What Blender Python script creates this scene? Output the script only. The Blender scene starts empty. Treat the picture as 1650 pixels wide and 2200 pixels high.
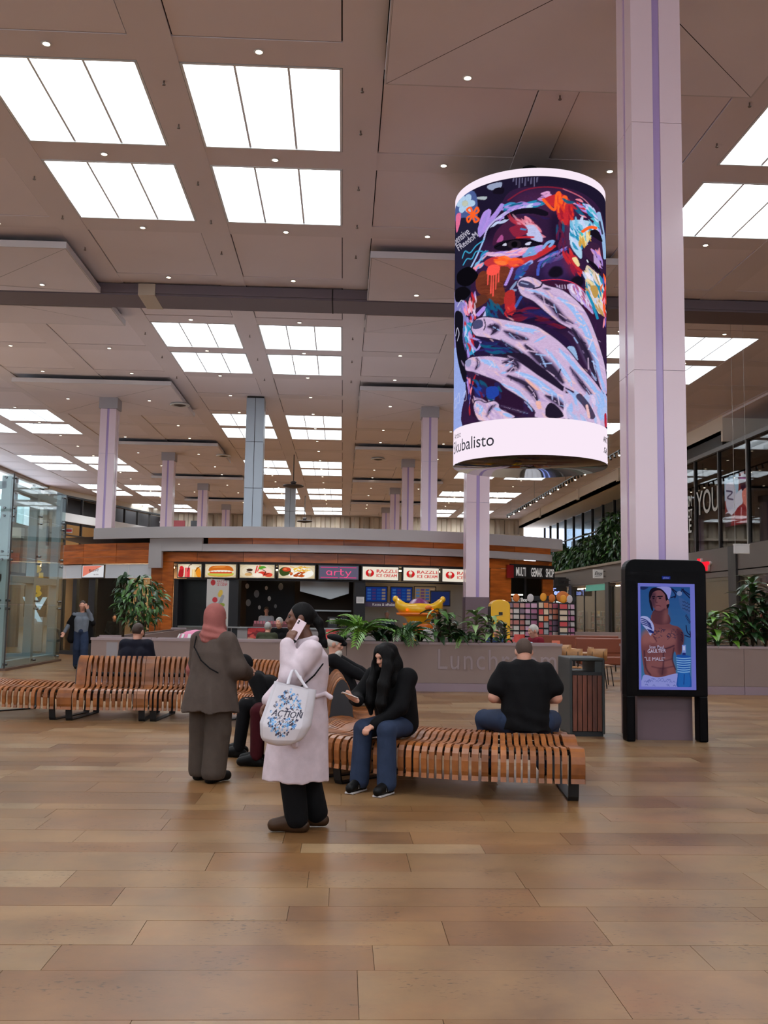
import bpy, bmesh, math, random
import numpy as np
from mathutils import Vector, Matrix
rng = random.Random(7)
SC = bpy.context.scene
COL = SC.collection
PI = math.pi

# ------------------------------------------------------------------ camera, world, exposure
FPX = 2080.0
YAW, PITCH, ROLL = math.radians(2.36), math.radians(5.794), math.radians(0.878)
CAM_H = 1.62
_cy, _sy, _cp, _sp = math.cos(YAW), math.sin(YAW), math.cos(PITCH), math.sin(PITCH)
_r = Vector((_cy, -_sy, 0)); _f = Vector((_sy*_cp, _cy*_cp, _sp)); _u = _r.cross(_f)
_c, _s = math.cos(ROLL), math.sin(ROLL)
_R = _c*_r + _s*_u; _U = -_s*_r + _c*_u
cd = bpy.data.cameras.new('camera'); cam = bpy.data.objects.new('camera', cd); COL.objects.link(cam)
cd.sensor_fit = 'VERTICAL'; cd.sensor_height = 36.0; cd.lens = 36.0*FPX/2200.0
cd.clip_start = 0.05; cd.clip_end = 400
M = Matrix.Identity(4)
for i in range(3):
    M[i][0] = _R[i]; M[i][1] = _U[i]; M[i][2] = -_f[i]
M[2][3] = CAM_H
cam.matrix_world = M
SC.camera = cam
W = bpy.data.worlds.new('world'); SC.world = W; W.use_nodes = True
W.node_tree.nodes['Background'].inputs[0].default_value = (0.84, 0.87, 1.0, 1)
W.node_tree.nodes['Background'].inputs[1].default_value = 3.4
SC.view_settings.view_transform = 'Standard'
try: SC.view_settings.look = 'None'
except Exception: pass
SC.view_settings.gamma = 1.0
SC.view_settings.use_curve_mapping = False
SC.view_settings.exposure = 0.0
SKY_E = 13.0          # daylight coming through the opal glazing of the skylights
SPOT_E = 10.0        # recessed downlights
SC.cycles.use_adaptive_sampling = True
SC.cycles.adaptive_threshold = 0.1
SC.cycles.max_bounces = 5
SC.cycles.diffuse_bounces = 3
SC.cycles.glossy_bounces = 3
SC.cycles.transmission_bounces = 4
SC.cycles.transparent_max_bounces = 8
SC.cycles.sample_clamp_indirect = 4.0
SC.cycles.caustics_reflective = False
SC.cycles.caustics_refractive = False

# ------------------------------------------------------------------ helpers
def lin(c):
    r = []
    for v in c[:3]:
        v = v/255.0
        r.append(v/12.92 if v <= 0.04045 else ((v+0.055)/1.055)**2.4)
    return (r[0], r[1], r[2], 1.0)

MATS = {}
def mat(name, col, rough=0.6, metal=0.0, spec=0.5, noise=0.0, nscale=8.0, bump=0.0, bscale=60.0, emit=None, estr=0.0, alpha=None, trans=0.0, wood=False, coat=0.0, stretch=None, attr=None):
    """procedural principled material; col in sRGB 0-255"""
    if name in MATS: return MATS[name]
    m = bpy.data.materials.new(name); m.use_nodes = True
    nt = m.node_tree; N = nt.nodes; L = nt.links
    b = N['Principled BSDF']
    b.inputs['Roughness'].default_value = rough
    b.inputs['Metallic'].default_value = metal
    b.inputs['Specular IOR Level'].default_value = spec
    if coat: b.inputs['Coat Weight'].default_value = coat; b.inputs['Coat Roughness'].default_value = 0.08
    c = lin(col)
    b.inputs['Base Color'].default_value = c
    if attr:
        a = N.new('ShaderNodeAttribute'); a.attribute_name = attr
        L.new(a.outputs['Color'], b.inputs['Base Color'])
    if noise or bump or wood:
        tc = N.new('ShaderNodeTexCoord'); mp = N.new('ShaderNodeMapping')
        L.new(tc.outputs['Object'], mp.inputs['Vector'])
        if stretch: mp.inputs['Scale'].default_value = stretch
    if wood:
        n1 = N.new('ShaderNodeTexNoise'); n1.inputs['Scale'].default_value = nscale; n1.inputs['Detail'].default_value = 5
        L.new(mp.outputs['Vector'], n1.inputs['Vector'])
        oi = N.new('ShaderNodeObjectInfo')
        cr = N.new('ShaderNodeValToRGB')
        cr.color_ramp.elements[0].position = 0.3; cr.color_ramp.elements[1].position = 0.72
        cr.color_ramp.elements[0].color = [c[0]*0.62, c[1]*0.55, c[2]*0.5, 1]
        cr.color_ramp.elements[1].color = [min(1, c[0]*1.25), min(1, c[1]*1.25), min(1, c[2]*1.25), 1]
        L.new(n1.outputs['Fac'], cr.inputs['Fac'])
        hv = N.new('ShaderNodeHueSaturation')
        mr = N.new('ShaderNodeMapRange'); mr.inputs['To Min'].default_value = 0.75; mr.inputs['To Max'].default_value = 1.2
        L.new(oi.outputs['Random'], mr.inputs['Value']); L.new(mr.outputs['Result'], hv.inputs['Value'])
        L.new(cr.outputs['Color'], hv.inputs['Color']); L.new(hv.outputs['Color'], b.inputs['Base Color'])
    elif noise and not attr:
        n1 = N.new('ShaderNodeTexNoise'); n1.inputs['Scale'].default_value = nscale; n1.inputs['Detail'].default_value = 4
        L.new(mp.outputs['Vector'], n1.inputs['Vector'])
        mx = N.new('ShaderNodeMixRGB'); mx.blend_type = 'MULTIPLY'; mx.inputs['Fac'].default_value = 1.0
        mx.inputs['Color1'].default_value = c
        cr = N.new('ShaderNodeValToRGB')
        cr.color_ramp.elements[0].color = (1-noise, 1-noise, 1-noise, 1); cr.color_ramp.elements[1].color = (1+noise*.6, 1+noise*.6, 1+noise*.6, 1)
        cr.color_ramp.elements[0].position = 0.3; cr.color_ramp.elements[1].position = 0.7
        L.new(n1.outputs['Fac'], cr.inputs['Fac']); L.new(cr.outputs['Color'], mx.inputs['Color2'])
        L.new(mx.outputs['Color'], b.inputs['Base Color'])
    if bump:
        n2 = N.new('ShaderNodeTexNoise'); n2.inputs['Scale'].default_value = bscale; n2.inputs['Detail'].default_value = 3
        L.new(mp.outputs['Vector'], n2.inputs['Vector'])
        bp = N.new('ShaderNodeBump'); bp.inputs['Strength'].default_value = bump; bp.inputs['Distance'].default_value = 0.02
        L.new(n2.outputs['Fac'], bp.inputs['Height']); L.new(bp.outputs['Normal'], b.inputs['Normal'])
    if emit is not None:
        b.inputs['Emission Color'].default_value = lin(emit); b.inputs['Emission Strength'].default_value = estr
    if trans: b.inputs['Transmission Weight'].default_value = trans; b.inputs['IOR'].default_value = 1.45
    if alpha is not None: b.inputs['Alpha'].default_value = alpha
    MATS[name] = m
    return m

def glass(name, tint=(225, 238, 238), refl=0.12, rough=0.02, clear=1.0):
    """thin pane: transparent + glossy reflection"""
    if name in MATS: return MATS[name]
    m = bpy.data.materials.new(name); m.use_nodes = True
    nt = m.node_tree; N = nt.nodes; L = nt.links
    N.remove(N['Principled BSDF']); out = N['Material Output']
    t = N.new('ShaderNodeBsdfTransparent'); t.inputs[0].default_value = lin(tint)
    g = N.new('ShaderNodeBsdfGlossy'); g.inputs['Roughness'].default_value = rough; g.inputs[0].default_value = (1, 1, 1, 1)
    fr = N.new('ShaderNodeLayerWeight'); fr.inputs[0].default_value = 0.5
    pw = N.new('ShaderNodeMath'); pw.operation = 'POWER'; pw.inputs[1].default_value = 5.0; L.new(fr.outputs['Facing'], pw.inputs[0])
    mr = N.new('ShaderNodeMath'); mr.operation = 'MULTIPLY_ADD'; mr.inputs[1].default_value = 0.8; mr.inputs[2].default_value = refl*.5
    L.new(pw.outputs[0], mr.inputs[0])
    mx = N.new('ShaderNodeMixShader'); L.new(mr.outputs[0], mx.inputs[0]); L.new(t.outputs[0], mx.inputs[1]); L.new(g.outputs[0], mx.inputs[2])
    L.new(mx.outputs[0], out.inputs['Surface'])
    MATS[name] = m
    return m

def emitmat(name, col=(255, 255, 255), s=1.0, attr=None):
    if name in MATS: return MATS[name]
    m = bpy.data.materials.new(name); m.use_nodes = True
    nt = m.node_tree; N = nt.nodes; L = nt.links
    N.remove(N['Principled BSDF']); out = N['Material Output']
    e = N.new('ShaderNodeEmission'); e.inputs[0].default_value = lin(col); e.inputs[1].default_value = s
    if attr:
        a = N.new('ShaderNodeAttribute'); a.attribute_name = attr; L.new(a.outputs['Color'], e.inputs[0])
    L.new(e.outputs[0], out.inputs['Surface'])
    if attr or name == 'downlight_glow': m.cycles.emission_sampling = 'NONE'
    MATS[name] = m
    return m

class MB:
    """collects geometry, then becomes one mesh"""
    def __init__(s): s.v = []; s.f = []
    def add(s, vs, fs):
        o = len(s.v); s.v += [tuple(p) for p in vs]; s.f += [tuple(i+o for i in q) for q in fs]; return s
    def box(s, x0, x1, y0, y1, z0, z1):
        return s.add([(x0,y0,z0),(x1,y0,z0),(x1,y1,z0),(x0,y1,z0),(x0,y0,z1),(x1,y0,z1),(x1,y1,z1),(x0,y1,z1)],
                     [(0,3,2,1),(4,5,6,7),(0,1,5,4),(1,2,6,5),(2,3,7,6),(3,0,4,7)])
    def cbox(s, c, d, rz=0, rx=0, ry=0):
        m = Matrix.Translation(c) @ Matrix.Rotation(rz,4,'Z') @ Matrix.Rotation(ry,4,'Y') @ Matrix.Rotation(rx,4,'X')
        h = [x/2 for x in d]
        vs = [m @ Vector((sx*h[0], sy*h[1], sz*h[2])) for sz in (-1,1) for sx,sy in ((-1,-1),(1,-1),(1,1),(-1,1))]
        return s.add(vs, [(0,3,2,1),(4,5,6,7),(0,1,5,4),(1,2,6,5),(2,3,7,6),(3,0,4,7)])
    def quad(s, a, b, c, d): return s.add([a,b,c,d], [(0,1,2,3)])
    def prism(s, poly, z0, z1, axis='z'):
        """poly of 2D points extruded; axis z:(x,y) y:(x,z) x:(y,z)"""
        n = len(poly)
        def P(p, h):
            return (p[0],p[1],h) if axis == 'z' else ((p[0],h,p[1]) if axis == 'y' else (h,p[0],p[1]))
        vs = [P(p,z0) for p in poly] + [P(p,z1) for p in poly]
        fs = [tuple(range(n))[::-1], tuple(range(n,2*n))] + [(i,(i+1)%n,n+(i+1)%n,n+i) for i in range(n)]
        return s.add(vs, fs)
    def tube(s, path, r, n=8, caps=True):
        path = [Vector(p) for p in path]; rs = r if isinstance(r,(list,tuple)) else [r]*len(path)
        o = len(s.v); prev = None; k = len(path)
        for i, p in enumerate(path):
            t = (path[min(i+1,k-1)] - path[max(i-1,0)])
            if t.length < 1e-9: t = Vector((0,0,1))
            t.normalize()
            if prev is None:
                a = Vector((0,0,1)) if abs(t.z) < 0.9 else Vector((1,0,0))
                prev = t.cross(a).normalized()
            u = (prev - t*prev.dot(t)); u = u.normalized() if u.length > 1e-6 else t.orthogonal().normalized()
            w = t.cross(u); prev = u
            for j in range(n):
                a = 2*PI*j/n; q = p + (u*math.cos(a)+w*math.sin(a))*rs[i]; s.v.append(tuple(q))
        for i in range(k-1):
            for j in range(n):
                a = o+i*n+j; b = o+i*n+(j+1)%n; s.f.append((a,b,b+n,a+n))
        if caps:
            s.f.append(tuple(range(o+n-1, o-1, -1))); s.f.append(tuple(range(o+(k-1)*n, o+k*n)))
        return s
    def lathe(s, prof, n=24, c=(0,0,0)):
        """prof of (r,z)"""
        o = len(s.v); k = len(prof)
        for r, z in prof:
            for j in range(n):
                a = 2*PI*j/n; s.v.append((c[0]+r*math.cos(a), c[1]+r*math.sin(a), c[2]+z))
        for i in range(k-1):
            for j in range(n):
                a = o+i*n+j; b = o+i*n+(j+1)%n; s.f.append((a,b,b+n,a+n))
        if prof[0][0] > 1e-6: s.f.append(tuple(range(o+n-1,o-1,-1)))
        if prof[-1][0] > 1e-6: s.f.append(tuple(range(o+(k-1)*n,o+k*n)))
        return s
    def ell(s, c, r, nu=14, nv=9, rz=0):
        m = Matrix.Translation(c) @ Matrix.Rotation(rz,4,'Z')
        o = len(s.v)
        for i in range(nv+1):
            th = PI*i/nv
            for j in range(nu):
                ph = 2*PI*j/nu
                s.v.append(tuple(m @ Vector((r[0]*math.sin(th)*math.cos(ph), r[1]*math.sin(th)*math.sin(ph), r[2]*math.cos(th)))))
        for i in range(nv):
            for j in range(nu):
                a = o+i*nu+j; b = o+i*nu+(j+1)%nu; s.f.append((a,a+nu,b+nu,b))
        return s
    def sweep(s, sections, close=True, caps=True):
        """sections: lists of equal-length point rings"""
        o = len(s.v); n = len(sections[0])
        for sec in sections: s.v += [tuple(p) for p in sec]
        m = n if close else n-1
        for i in range(len(sections)-1):
            for j in range(m):
                a = o+i*n+j; b = o+i*n+(j+1)%n; s.f.append((a,b,b+n,a+n))
        if caps and close:
            s.f.append(tuple(range(o+n-1,o-1,-1))); e = o+(len(sections)-1)*n; s.f.append(tuple(range(e,e+n)))
        return s
    def move(s, d):
        s.v = [(p[0]+d[0],p[1]+d[1],p[2]+d[2]) for p in s.v]; return s
    def xf(s, m):
        s.v = [tuple(m @ Vector(p)) for p in s.v]; return s
    def mesh(s, name, material=None, smooth=False):
        me = bpy.data.meshes.new(name); me.from_pydata(s.v, [], s.f); me.update()
        if material is not None:
            for x in (material if isinstance(material,(list,tuple)) else [material]): me.materials.append(x)
        if smooth: me.polygons.foreach_set('use_smooth', [True]*len(me.polygons))
        return me
def fixn(me):
    bm = bmesh.new(); bm.from_mesh(me); bmesh.ops.recalc_face_normals(bm, faces=bm.faces); bm.to_mesh(me); bm.free(); return me

def tag(o, label=None, cat=None, group=None, kind=None):
    if label: o['label'] = label
    if cat: o['category'] = cat
    if group: o['group'] = group
    if kind: o['kind'] = kind
    return o
def link(name, me, parent=None, loc=None, rz=0, **kw):
    o = bpy.data.objects.new(name, me); COL.objects.link(o)
    if parent is not None: o.parent = parent
    if loc is not None: o.location = loc
    if rz: o.rotation_euler = (0,0,rz)
    return tag(o, **kw)
def thing(name, label, cat, loc=(0,0,0), rz=0, group=None):
    return link(name, None, None, loc, rz, label=label, cat=cat, group=group)
def part(name, mb, material, parent, smooth=False, fix=False, loc=None, label=None, kind=None):
    me = mb.mesh(name, material, smooth)
    if fix: fixn(me)
    return link(name, me, parent, loc, label=label, kind=kind)
def copy_tree(o, parent=None, loc=None, rz=None, **kw):
    c = o.copy(); COL.objects.link(c)
    if parent is not None: c.parent = parent
    if loc is not None: c.location = loc
    if rz is not None: c.rotation_euler = (0,0,rz)
    for ch in KIDS(o): copy_tree(ch, c)
    return tag(c, **kw)
def KIDS(o): return [x for x in bpy.data.objects if x.parent == o]
def bevel(me, w=0.01, seg=2, ang=0.6):
    bm = bmesh.new(); bm.from_mesh(me)
    ed = [e for e in bm.edges if len(e.link_faces) == 2 and e.calc_face_angle(0) > ang]
    bmesh.ops.bevel(bm, geom=ed, offset=w, segments=seg, affect='EDGES', profile=0.5, clamp_overlap=True)
    bm.to_mesh(me); bm.free(); return me
def text_mesh(s, size=1.0, extrude=0.0, mat_=None, align='LEFT', bold=0.0, shear=0.0, xs=1.0, spacing=1.0, res=3):
    """lettering as mesh in the XZ plane facing -Y; baseline at z=0"""
    cu = bpy.data.curves.new('text', 'FONT'); cu.body = s; cu.size = size; cu.extrude = extrude; cu.align_x = align
    cu.offset = bold; cu.shear = shear; cu.space_character = spacing; cu.resolution_u = res
    o = bpy.data.objects.new('text', cu)
    me0 = o.to_mesh(); me = me0.copy(); o.to_mesh_clear()
    bpy.data.objects.remove(o); bpy.data.curves.remove(cu)
    co = np.empty(len(me.vertices)*3); me.vertices.foreach_get('co', co); co = co.reshape(-1,3)
    out = np.stack([co[:,0]*xs, -co[:,2], co[:,1]], 1)
    me.vertices.foreach_set('co', out.ravel())
    me.materials.clear()
    if mat_: me.materials.append(mat_)
    me.update()
    return me
def warp(me, fn):
    for v in me.vertices: v.co = fn(v.co)
    me.update(); return me
# ------------------------------------------------------------------ a small painter for prints and screens (flat pictures kept as mesh colours)
def cat_rom(p, n=6, close=False):
    p = np.array(p, float); k = len(p)
    if k < 3: return p
    out = []
    m = k if close else k-1
    for i in range(m):
        a = p[(i-1) % k] if (close or i > 0) else p[0]; b = p[i]; c = p[(i+1) % k]; d = p[(i+2) % k] if (close or i+2 < k) else p[-1]
        for t in np.linspace(0, 1, n, endpoint=False):
            out.append(.5*((2*b)+(-a+c)*t+(2*a-5*b+4*c-d)*t*t+(-a+3*b-3*c+d)*t**3))
    if not close: out.append(p[-1])
    return np.array(out)
class Canvas:
    def __init__(s, w, h, sc, bg):
        s.W, s.H, s.sc = int(w*sc), int(h*sc), sc
        s.a = np.zeros((s.H, s.W, 3), np.float32); s.a[:] = bg
        s.rs = np.random.RandomState(5)
    def _win(s, x0, y0, x1, y1):
        x0 = max(0, int(x0)); y0 = max(0, int(y0)); x1 = min(s.W, int(x1)+2); y1 = min(s.H, int(y1)+2)
        if x1 <= x0 or y1 <= y0: return None
        X, Y = np.meshgrid(np.arange(x0,x1)+.5, np.arange(y0,y1)+.5)
        return x0, y0, x1, y1, X, Y
    def _put(s, w, m, col, al):
        x0, y0, x1, y1 = w[:4]; m = (m*al)[...,None]
        s.a[y0:y1,x0:x1] = s.a[y0:y1,x0:x1]*(1-m) + np.array(col,np.float32)*m
    def fill(s, poly, col, al=1.0, smooth=True, soft=0):
        p = (cat_rom(poly,6,True) if smooth else np.array(poly,float))*s.sc
        pd = soft*s.sc*1.5
        w = s._win(p[:,0].min()-pd,p[:,1].min()-pd,p[:,0].max()+pd,p[:,1].max()+pd)
        if w is None: return
        X, Y = w[4], w[5]; ins = np.zeros(X.shape,bool); n = len(p)
        for i in range(n):
            x1_,y1_ = p[i]; x2_,y2_ = p[(i+1)%n]
            if y1_ == y2_: continue
            c = ((y1_ > Y) != (y2_ > Y)) & (X < (x2_-x1_)*(Y-y1_)/(y2_-y1_)+x1_); ins ^= c
        m = ins.astype(np.float32)
        if soft:
            r = max(1,int(soft*s.sc/2))
            for _ in range(3):
                for ax in (0,1):
                    k = np.cumsum(np.concatenate([np.repeat(np.take(m,[0],ax),r+1,ax),m,np.repeat(np.take(m,[-1],ax),r,ax)],ax),ax); n_ = m.shape[ax]
                    m = (np.take(k,np.arange(2*r+1,2*r+1+n_),ax)-np.take(k,np.arange(0,n_),ax))/(2*r+1)
        s._put(w, m, col, al)
    def stroke(s, pts, wd, col, al=1.0, smooth=True, taper=False, soft=0):
        p = (cat_rom(pts,5) if smooth and len(pts) > 2 else np.array(pts,float))*s.sc; r = wd*s.sc/2
        pd = 1+soft*s.sc
        w = s._win(p[:,0].min()-r-pd,p[:,1].min()-r-pd,p[:,0].max()+r+pd,p[:,1].max()+r+pd)
        if w is None: return
        X, Y = w[4], w[5]; best = np.full(X.shape,1e9,np.float32); n = len(p)-1
        for i in range(n):
            a, b = p[i], p[i+1]; d = b-a; L2 = max(d@d,1e-9)
            t = np.clip(((X-a[0])*d[0]+(Y-a[1])*d[1])/L2,0,1)
            rr_ = r
            if taper:
                g = (i+t)/n; rr_ = r*(.25+.75*np.sin(np.pi*np.clip(g,.02,.98)))
            best = np.minimum(best, np.hypot(X-a[0]-t*d[0],Y-a[1]-t*d[1])-rr_)
        s._put(w, np.clip(.5-best/max(1,soft*s.sc),0,1), col, al)
    def ell(s, c, r, col, rot=0, al=1.0):
        t = np.linspace(0,2*np.pi,28,endpoint=False); ca, sa = math.cos(rot), math.sin(rot)
        s.fill(np.stack([c[0]+r[0]*np.cos(t)*ca-r[1]*np.sin(t)*sa, c[1]+r[0]*np.cos(t)*sa+r[1]*np.sin(t)*ca],1), col, al, False)
    def rect(s, x0, y0, x1, y1, col, al=1.0): s.fill([(x0,y0),(x1,y0),(x1,y1),(x0,y1)], col, al, False)
    def dabs(s, poly, n, ln, wd, ang, cols, al=.75, spread=.35):
        """n short brush strokes scattered inside a polygon's bounding box, kept when inside"""
        P = np.array(poly,float); x0,y0 = P.min(0); x1,y1 = P.max(0); k = len(P)
        for _ in range(n):
            for _t in range(12):
                q = s.rs.uniform((x0,y0),(x1,y1)); ins = False
                for i in range(k):
                    a, b = P[i], P[(i+1)%k]
                    if (a[1] > q[1]) != (b[1] > q[1]) and q[0] < (b[0]-a[0])*(q[1]-a[1])/(b[1]-a[1]+1e-9)+a[0]: ins = not ins
                if ins: break
            else: continue
            g = ang + s.rs.uniform(-spread,spread); l = ln*s.rs.uniform(.5,1.2); d = np.array([math.cos(g),math.sin(g)])*l/2
            m = q + np.array([-d[1],d[0]])*s.rs.uniform(-.3,.3)
            s.stroke([q-d,m,q+d], wd*s.rs.uniform(.6,1.3), cols[s.rs.randint(len(cols))], al, True, True)
    def text(s, txt, x, y, size, col, xs=1.0, al=1.0, rot=0, shear=0.0):
        """lettering rasterised from the font's own outline"""
        me = text_mesh(txt, size, 0, None, xs=xs, shear=shear)
        V = np.array([(v.co.x, -v.co.z) for v in me.vertices]); ca, sa = math.cos(rot), math.sin(rot)
        for p in me.polygons:
            q = V[list(p.vertices)]; q = np.stack([x+q[:,0]*ca-q[:,1]*sa, y+q[:,0]*sa+q[:,1]*ca],1)
            s.fill(q, col, al, False)
        bpy.data.meshes.remove(me)
    def grain(s, amt=.08, ang=0):
        n = s.rs.rand(s.H,s.W).astype(np.float32)-.5
        for _ in range(2): n = (n+np.roll(n,1,1)+np.roll(n,-1,1)+np.roll(n,2,1))/4*1.5
        s.a *= (1+amt*n[...,None]*2)
    def sample(s, x, y):
        X = np.clip(x*s.sc-.5,0,s.W-1.001); Y = np.clip(y*s.sc-.5,0,s.H-1.001); i = X.astype(int); j = Y.astype(int); fx = (X-i)[...,None]; fy = (Y-j)[...,None]
        i2 = np.minimum(i+1,s.W-1); j2 = np.minimum(j+1,s.H-1)
        return (s.a[j,i]*(1-fx)+s.a[j,i2]*fx)*(1-fy)+(s.a[j2,i]*(1-fx)+s.a[j2,i2]*fx)*fy
def srgb2lin(a):
    a = np.clip(a/255.0,0,1); return np.where(a <= .04045, a/12.92, ((a+.055)/1.055)**2.4)
def picture_mesh(name, P, C, material, attr='pcol'):
    """P (h,w,3) vertex positions, C (h,w,3) sRGB 0-255 -> grid mesh with colours"""
    h, w = P.shape[:2]
    idx = np.arange(h*w).reshape(h,w)
    q = np.stack([idx[1:,:-1],idx[1:,1:],idx[:-1,1:],idx[:-1,:-1]],-1).reshape(-1,4)
    me = bpy.data.meshes.new(name)
    me.vertices.add(h*w); me.vertices.foreach_set('co', P.reshape(-1).astype(np.float32))
    me.loops.add(q.size); me.loops.foreach_set('vertex_index', q.ravel().astype(np.int32))
    me.polygons.add(len(q)); me.polygons.foreach_set('loop_start', np.arange(0,q.size,4,dtype=np.int32)); me.polygons.foreach_set('loop_total', np.full(len(q),4,np.int32))
    me.update(calc_edges=True)
    at = me.color_attributes.new(attr,'FLOAT_COLOR','POINT')
    c = np.ones((h*w,4),np.float32); c[:,:3] = srgb2lin(C.reshape(-1,3)); at.data.foreach_set('color', c.ravel())
    me.materials.append(material); return me
def flat_picture(name, cv, x0, x1, z0, z1, y, nx, nz, material, box=None, attr='pcol'):
    """canvas on an upright rectangle facing -Y (local coords)"""
    bx = box or (0,0,cv.W/cv.sc,cv.H/cv.sc)
    u = np.linspace(0,1,nx); v = np.linspace(0,1,nz); U, V = np.meshgrid(u,v)
    P = np.stack([x0+(x1-x0)*U, np.full_like(U,y), z1+(z0-z1)*V],-1)
    C = cv.sample(bx[0]+U*(bx[2]-bx[0]), bx[1]+V*(bx[3]-bx[1]))
    return picture_mesh(name, P, C, material, attr)
# ------------------------------------------------------------------ the hall: ceiling grid
CZ = 11.2
XC = [-1.63 + 3.63*k for k in range(-6, 6)]; KX = list(range(-6, 6)); PW = 2.88
SKY_ROWS = [(-15.4,-12.25),(-11.4,-8.25),(0.5,3.65),(4.5,7.65),(16.38,19.55),(20.37,23.5),(32.25,35.33),(36.08,39.18),(47.65,50.75),(51.4,54.4),
            (62.66,65.65),(66.3,69.3),(77.1,80.3),(81.4,84.6),(91.3,94.3),(95.2,98.2)]
rows = []
for i, (a, b) in enumerate(SKY_ROWS):
    rows.append((a, b, True))
    if i % 2 == 1 and i+1 < len(SKY_ROWS):
        a2 = SKY_ROWS[i+1][0]; g = 0.78; d = (a2 - b - 3*g)/2
        rows.append((b+g, b+g+d, False)); rows.append((b+2*g+d, b+2*g+2*d, False))
XL, XR, YB, YF = -24.0, 18.2, -16.0, 99.5
m_ceil = mat('ceiling_paint', (240,229,232), 0.75, noise=0.05, nscale=0.4)
m_strip = mat('ceiling_beam_paint', (233,222,224), 0.7, noise=0.04, nscale=0.3)
m_dark = mat('shadow_gap', (40,35,34), 0.9)
m_skywhite = mat('skylight_white', (244,246,247), 0.6)
m_skybar = mat('skylight_bar_paint', (238,241,243), 0.5)
ceiling = link('ceiling', None, kind='structure')
ceiling.location = (0,0,0)
deck = MB()
ys = sorted([(a,b) for a,b in SKY_ROWS])
def isky(k): return k % 4 in (0, 3)
prev = YB
for a, b in ys:
    deck.quad((XL,prev,CZ+.09),(XR,prev,CZ+.09),(XR,a,CZ+.09),(XL,a,CZ+.09))
    xp = XL
    for cx, k in zip(XC, KX):
        if isky(k):
            deck.quad((xp,a,CZ+.09),(cx-PW/2,a,CZ+.09),(cx-PW/2,b,CZ+.09),(xp,b,CZ+.09)); xp = cx+PW/2
    deck.quad((xp,a,CZ+.09),(XR,a,CZ+.09),(XR,b,CZ+.09),(xp,b,CZ+.09)); prev = b
deck.quad((XL,prev,CZ+.09),(XR,prev,CZ+.09),(XR,YF,CZ+.09),(XL,YF,CZ+.09))
part('ceiling_deck', deck, m_dark, ceiling)
# long strips between the panel columns, cross strips between the rows
gx = []
xs_ = [XL] + sum([[cx-PW/2, cx+PW/2] for cx in XC], []) + [XR]
for i in range(0, len(xs_), 2):
    a, b = xs_[i], xs_[i+1]
    if b - a > 0.02: part('ceiling_beam', MB().box(a+.008,b-.008,YB,YF,CZ,CZ+.05), m_strip, ceiling)
rr = [YB] + sum([[a,b] for a,b,_ in rows], []) + [YF]
for i in range(0, len(rr), 2):
    a, b = rr[i], rr[i+1]
    if b - a > 0.02: part('ceiling_crossbeam', MB().box(XL,XR,a+.008,b-.008,CZ+.012,CZ+.05), m_strip, ceiling)
unit = MB().box(-.5,.5,-.5,.5,0,.04).mesh('ceiling_panel', m_ceil)
for a, b, s in rows:
    for cx, k in zip(XC, KX):
        if s and isky(k): continue
        if cx < XL or cx > XR or b < 6: continue
        o = link('ceiling_panel', unit, ceiling, ((cx),(a+b)/2,CZ+.022)); o.scale = (PW-.03, b-a-.03, 1)
back = MB()
for a, b, s in rows:
    for cx, k in zip(XC, KX):
        if (s and isky(k)) or cx < XL or cx > XR or b >= 6: continue
        back.box(cx-PW/2+.015,cx+PW/2-.015,a+.015,b-.015,CZ+.022,CZ+.06)
part('ceiling_panels_behind', back, m_ceil, ceiling, kind='stuff')

# skylights: white shaft, opal glazing that passes the daylight, frame and two glazing bars
m_opal = emitmat('opal_glazing_daylight', (236,243,250), SKY_E)
def sky_meshes(w, d):
    h = 1.25; x, y = w/2, d/2
    sh = MB(); i = 0.0
    sh.quad((-x,-y,0),(-x,-y,h),(x,-y,h),(x,-y,0)); sh.quad((-x,y,0),(x,y,0),(x,y,h),(-x,y,h))
    sh.quad((-x,-y,0),(-x,y,0),(-x,y,h),(-x,-y,h)); sh.quad((x,-y,0),(x,-y,h),(x,y,h),(x,y,0))
    gl = MB().quad((-x,-y,h),(-x,y,h),(x,y,h),(x,-y,h))
    fr = MB(); t = .05
    fr.box(-x,x,-y,-y+t,0.0,.09); fr.box(-x,x,y-t,y,0.0,.09); fr.box(-x,-x+t,-y,y,0,.09); fr.box(x-t,x,-y,y,0,.09)
    bar = MB().box(-.022,.022,-y+t,y-t,.02,.26)
    mid = MB().box(-x,x,-.03,.03,h-.16,h-.04)
    return sh.mesh('shaft', m_skywhite), gl.mesh('opal_glazing', m_opal), fr.mesh('window_frame', m_skybar), bar.mesh('glazing_bar', m_skybar), mid.mesh('ridge_bar', m_skybar)
SM = {}
wn = 0
for a, b in SKY_ROWS:
    key = round(b-a, 2)
    if key not in SM: SM[key] = sky_meshes(PW, b-a)
    for cx, k in zip(XC, KX):
        if not isky(k) or cx < XL or cx+PW/2 > XR: continue
        wn += 1
        r = link('window_%d' % wn, None, None, (cx,(a+b)/2,CZ), kind='structure')
        sh, gl, fr, bar, mid = SM[key]
        link('shaft', sh, r); link('opal_glazing', gl, r); link('window_frame', fr, r)
        for sx in (-1, 1): link('glazing_bar', bar, r, (sx*PW/6,0,0))
        if 10 < a < 30: link('ridge_bar', mid, r)

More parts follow.
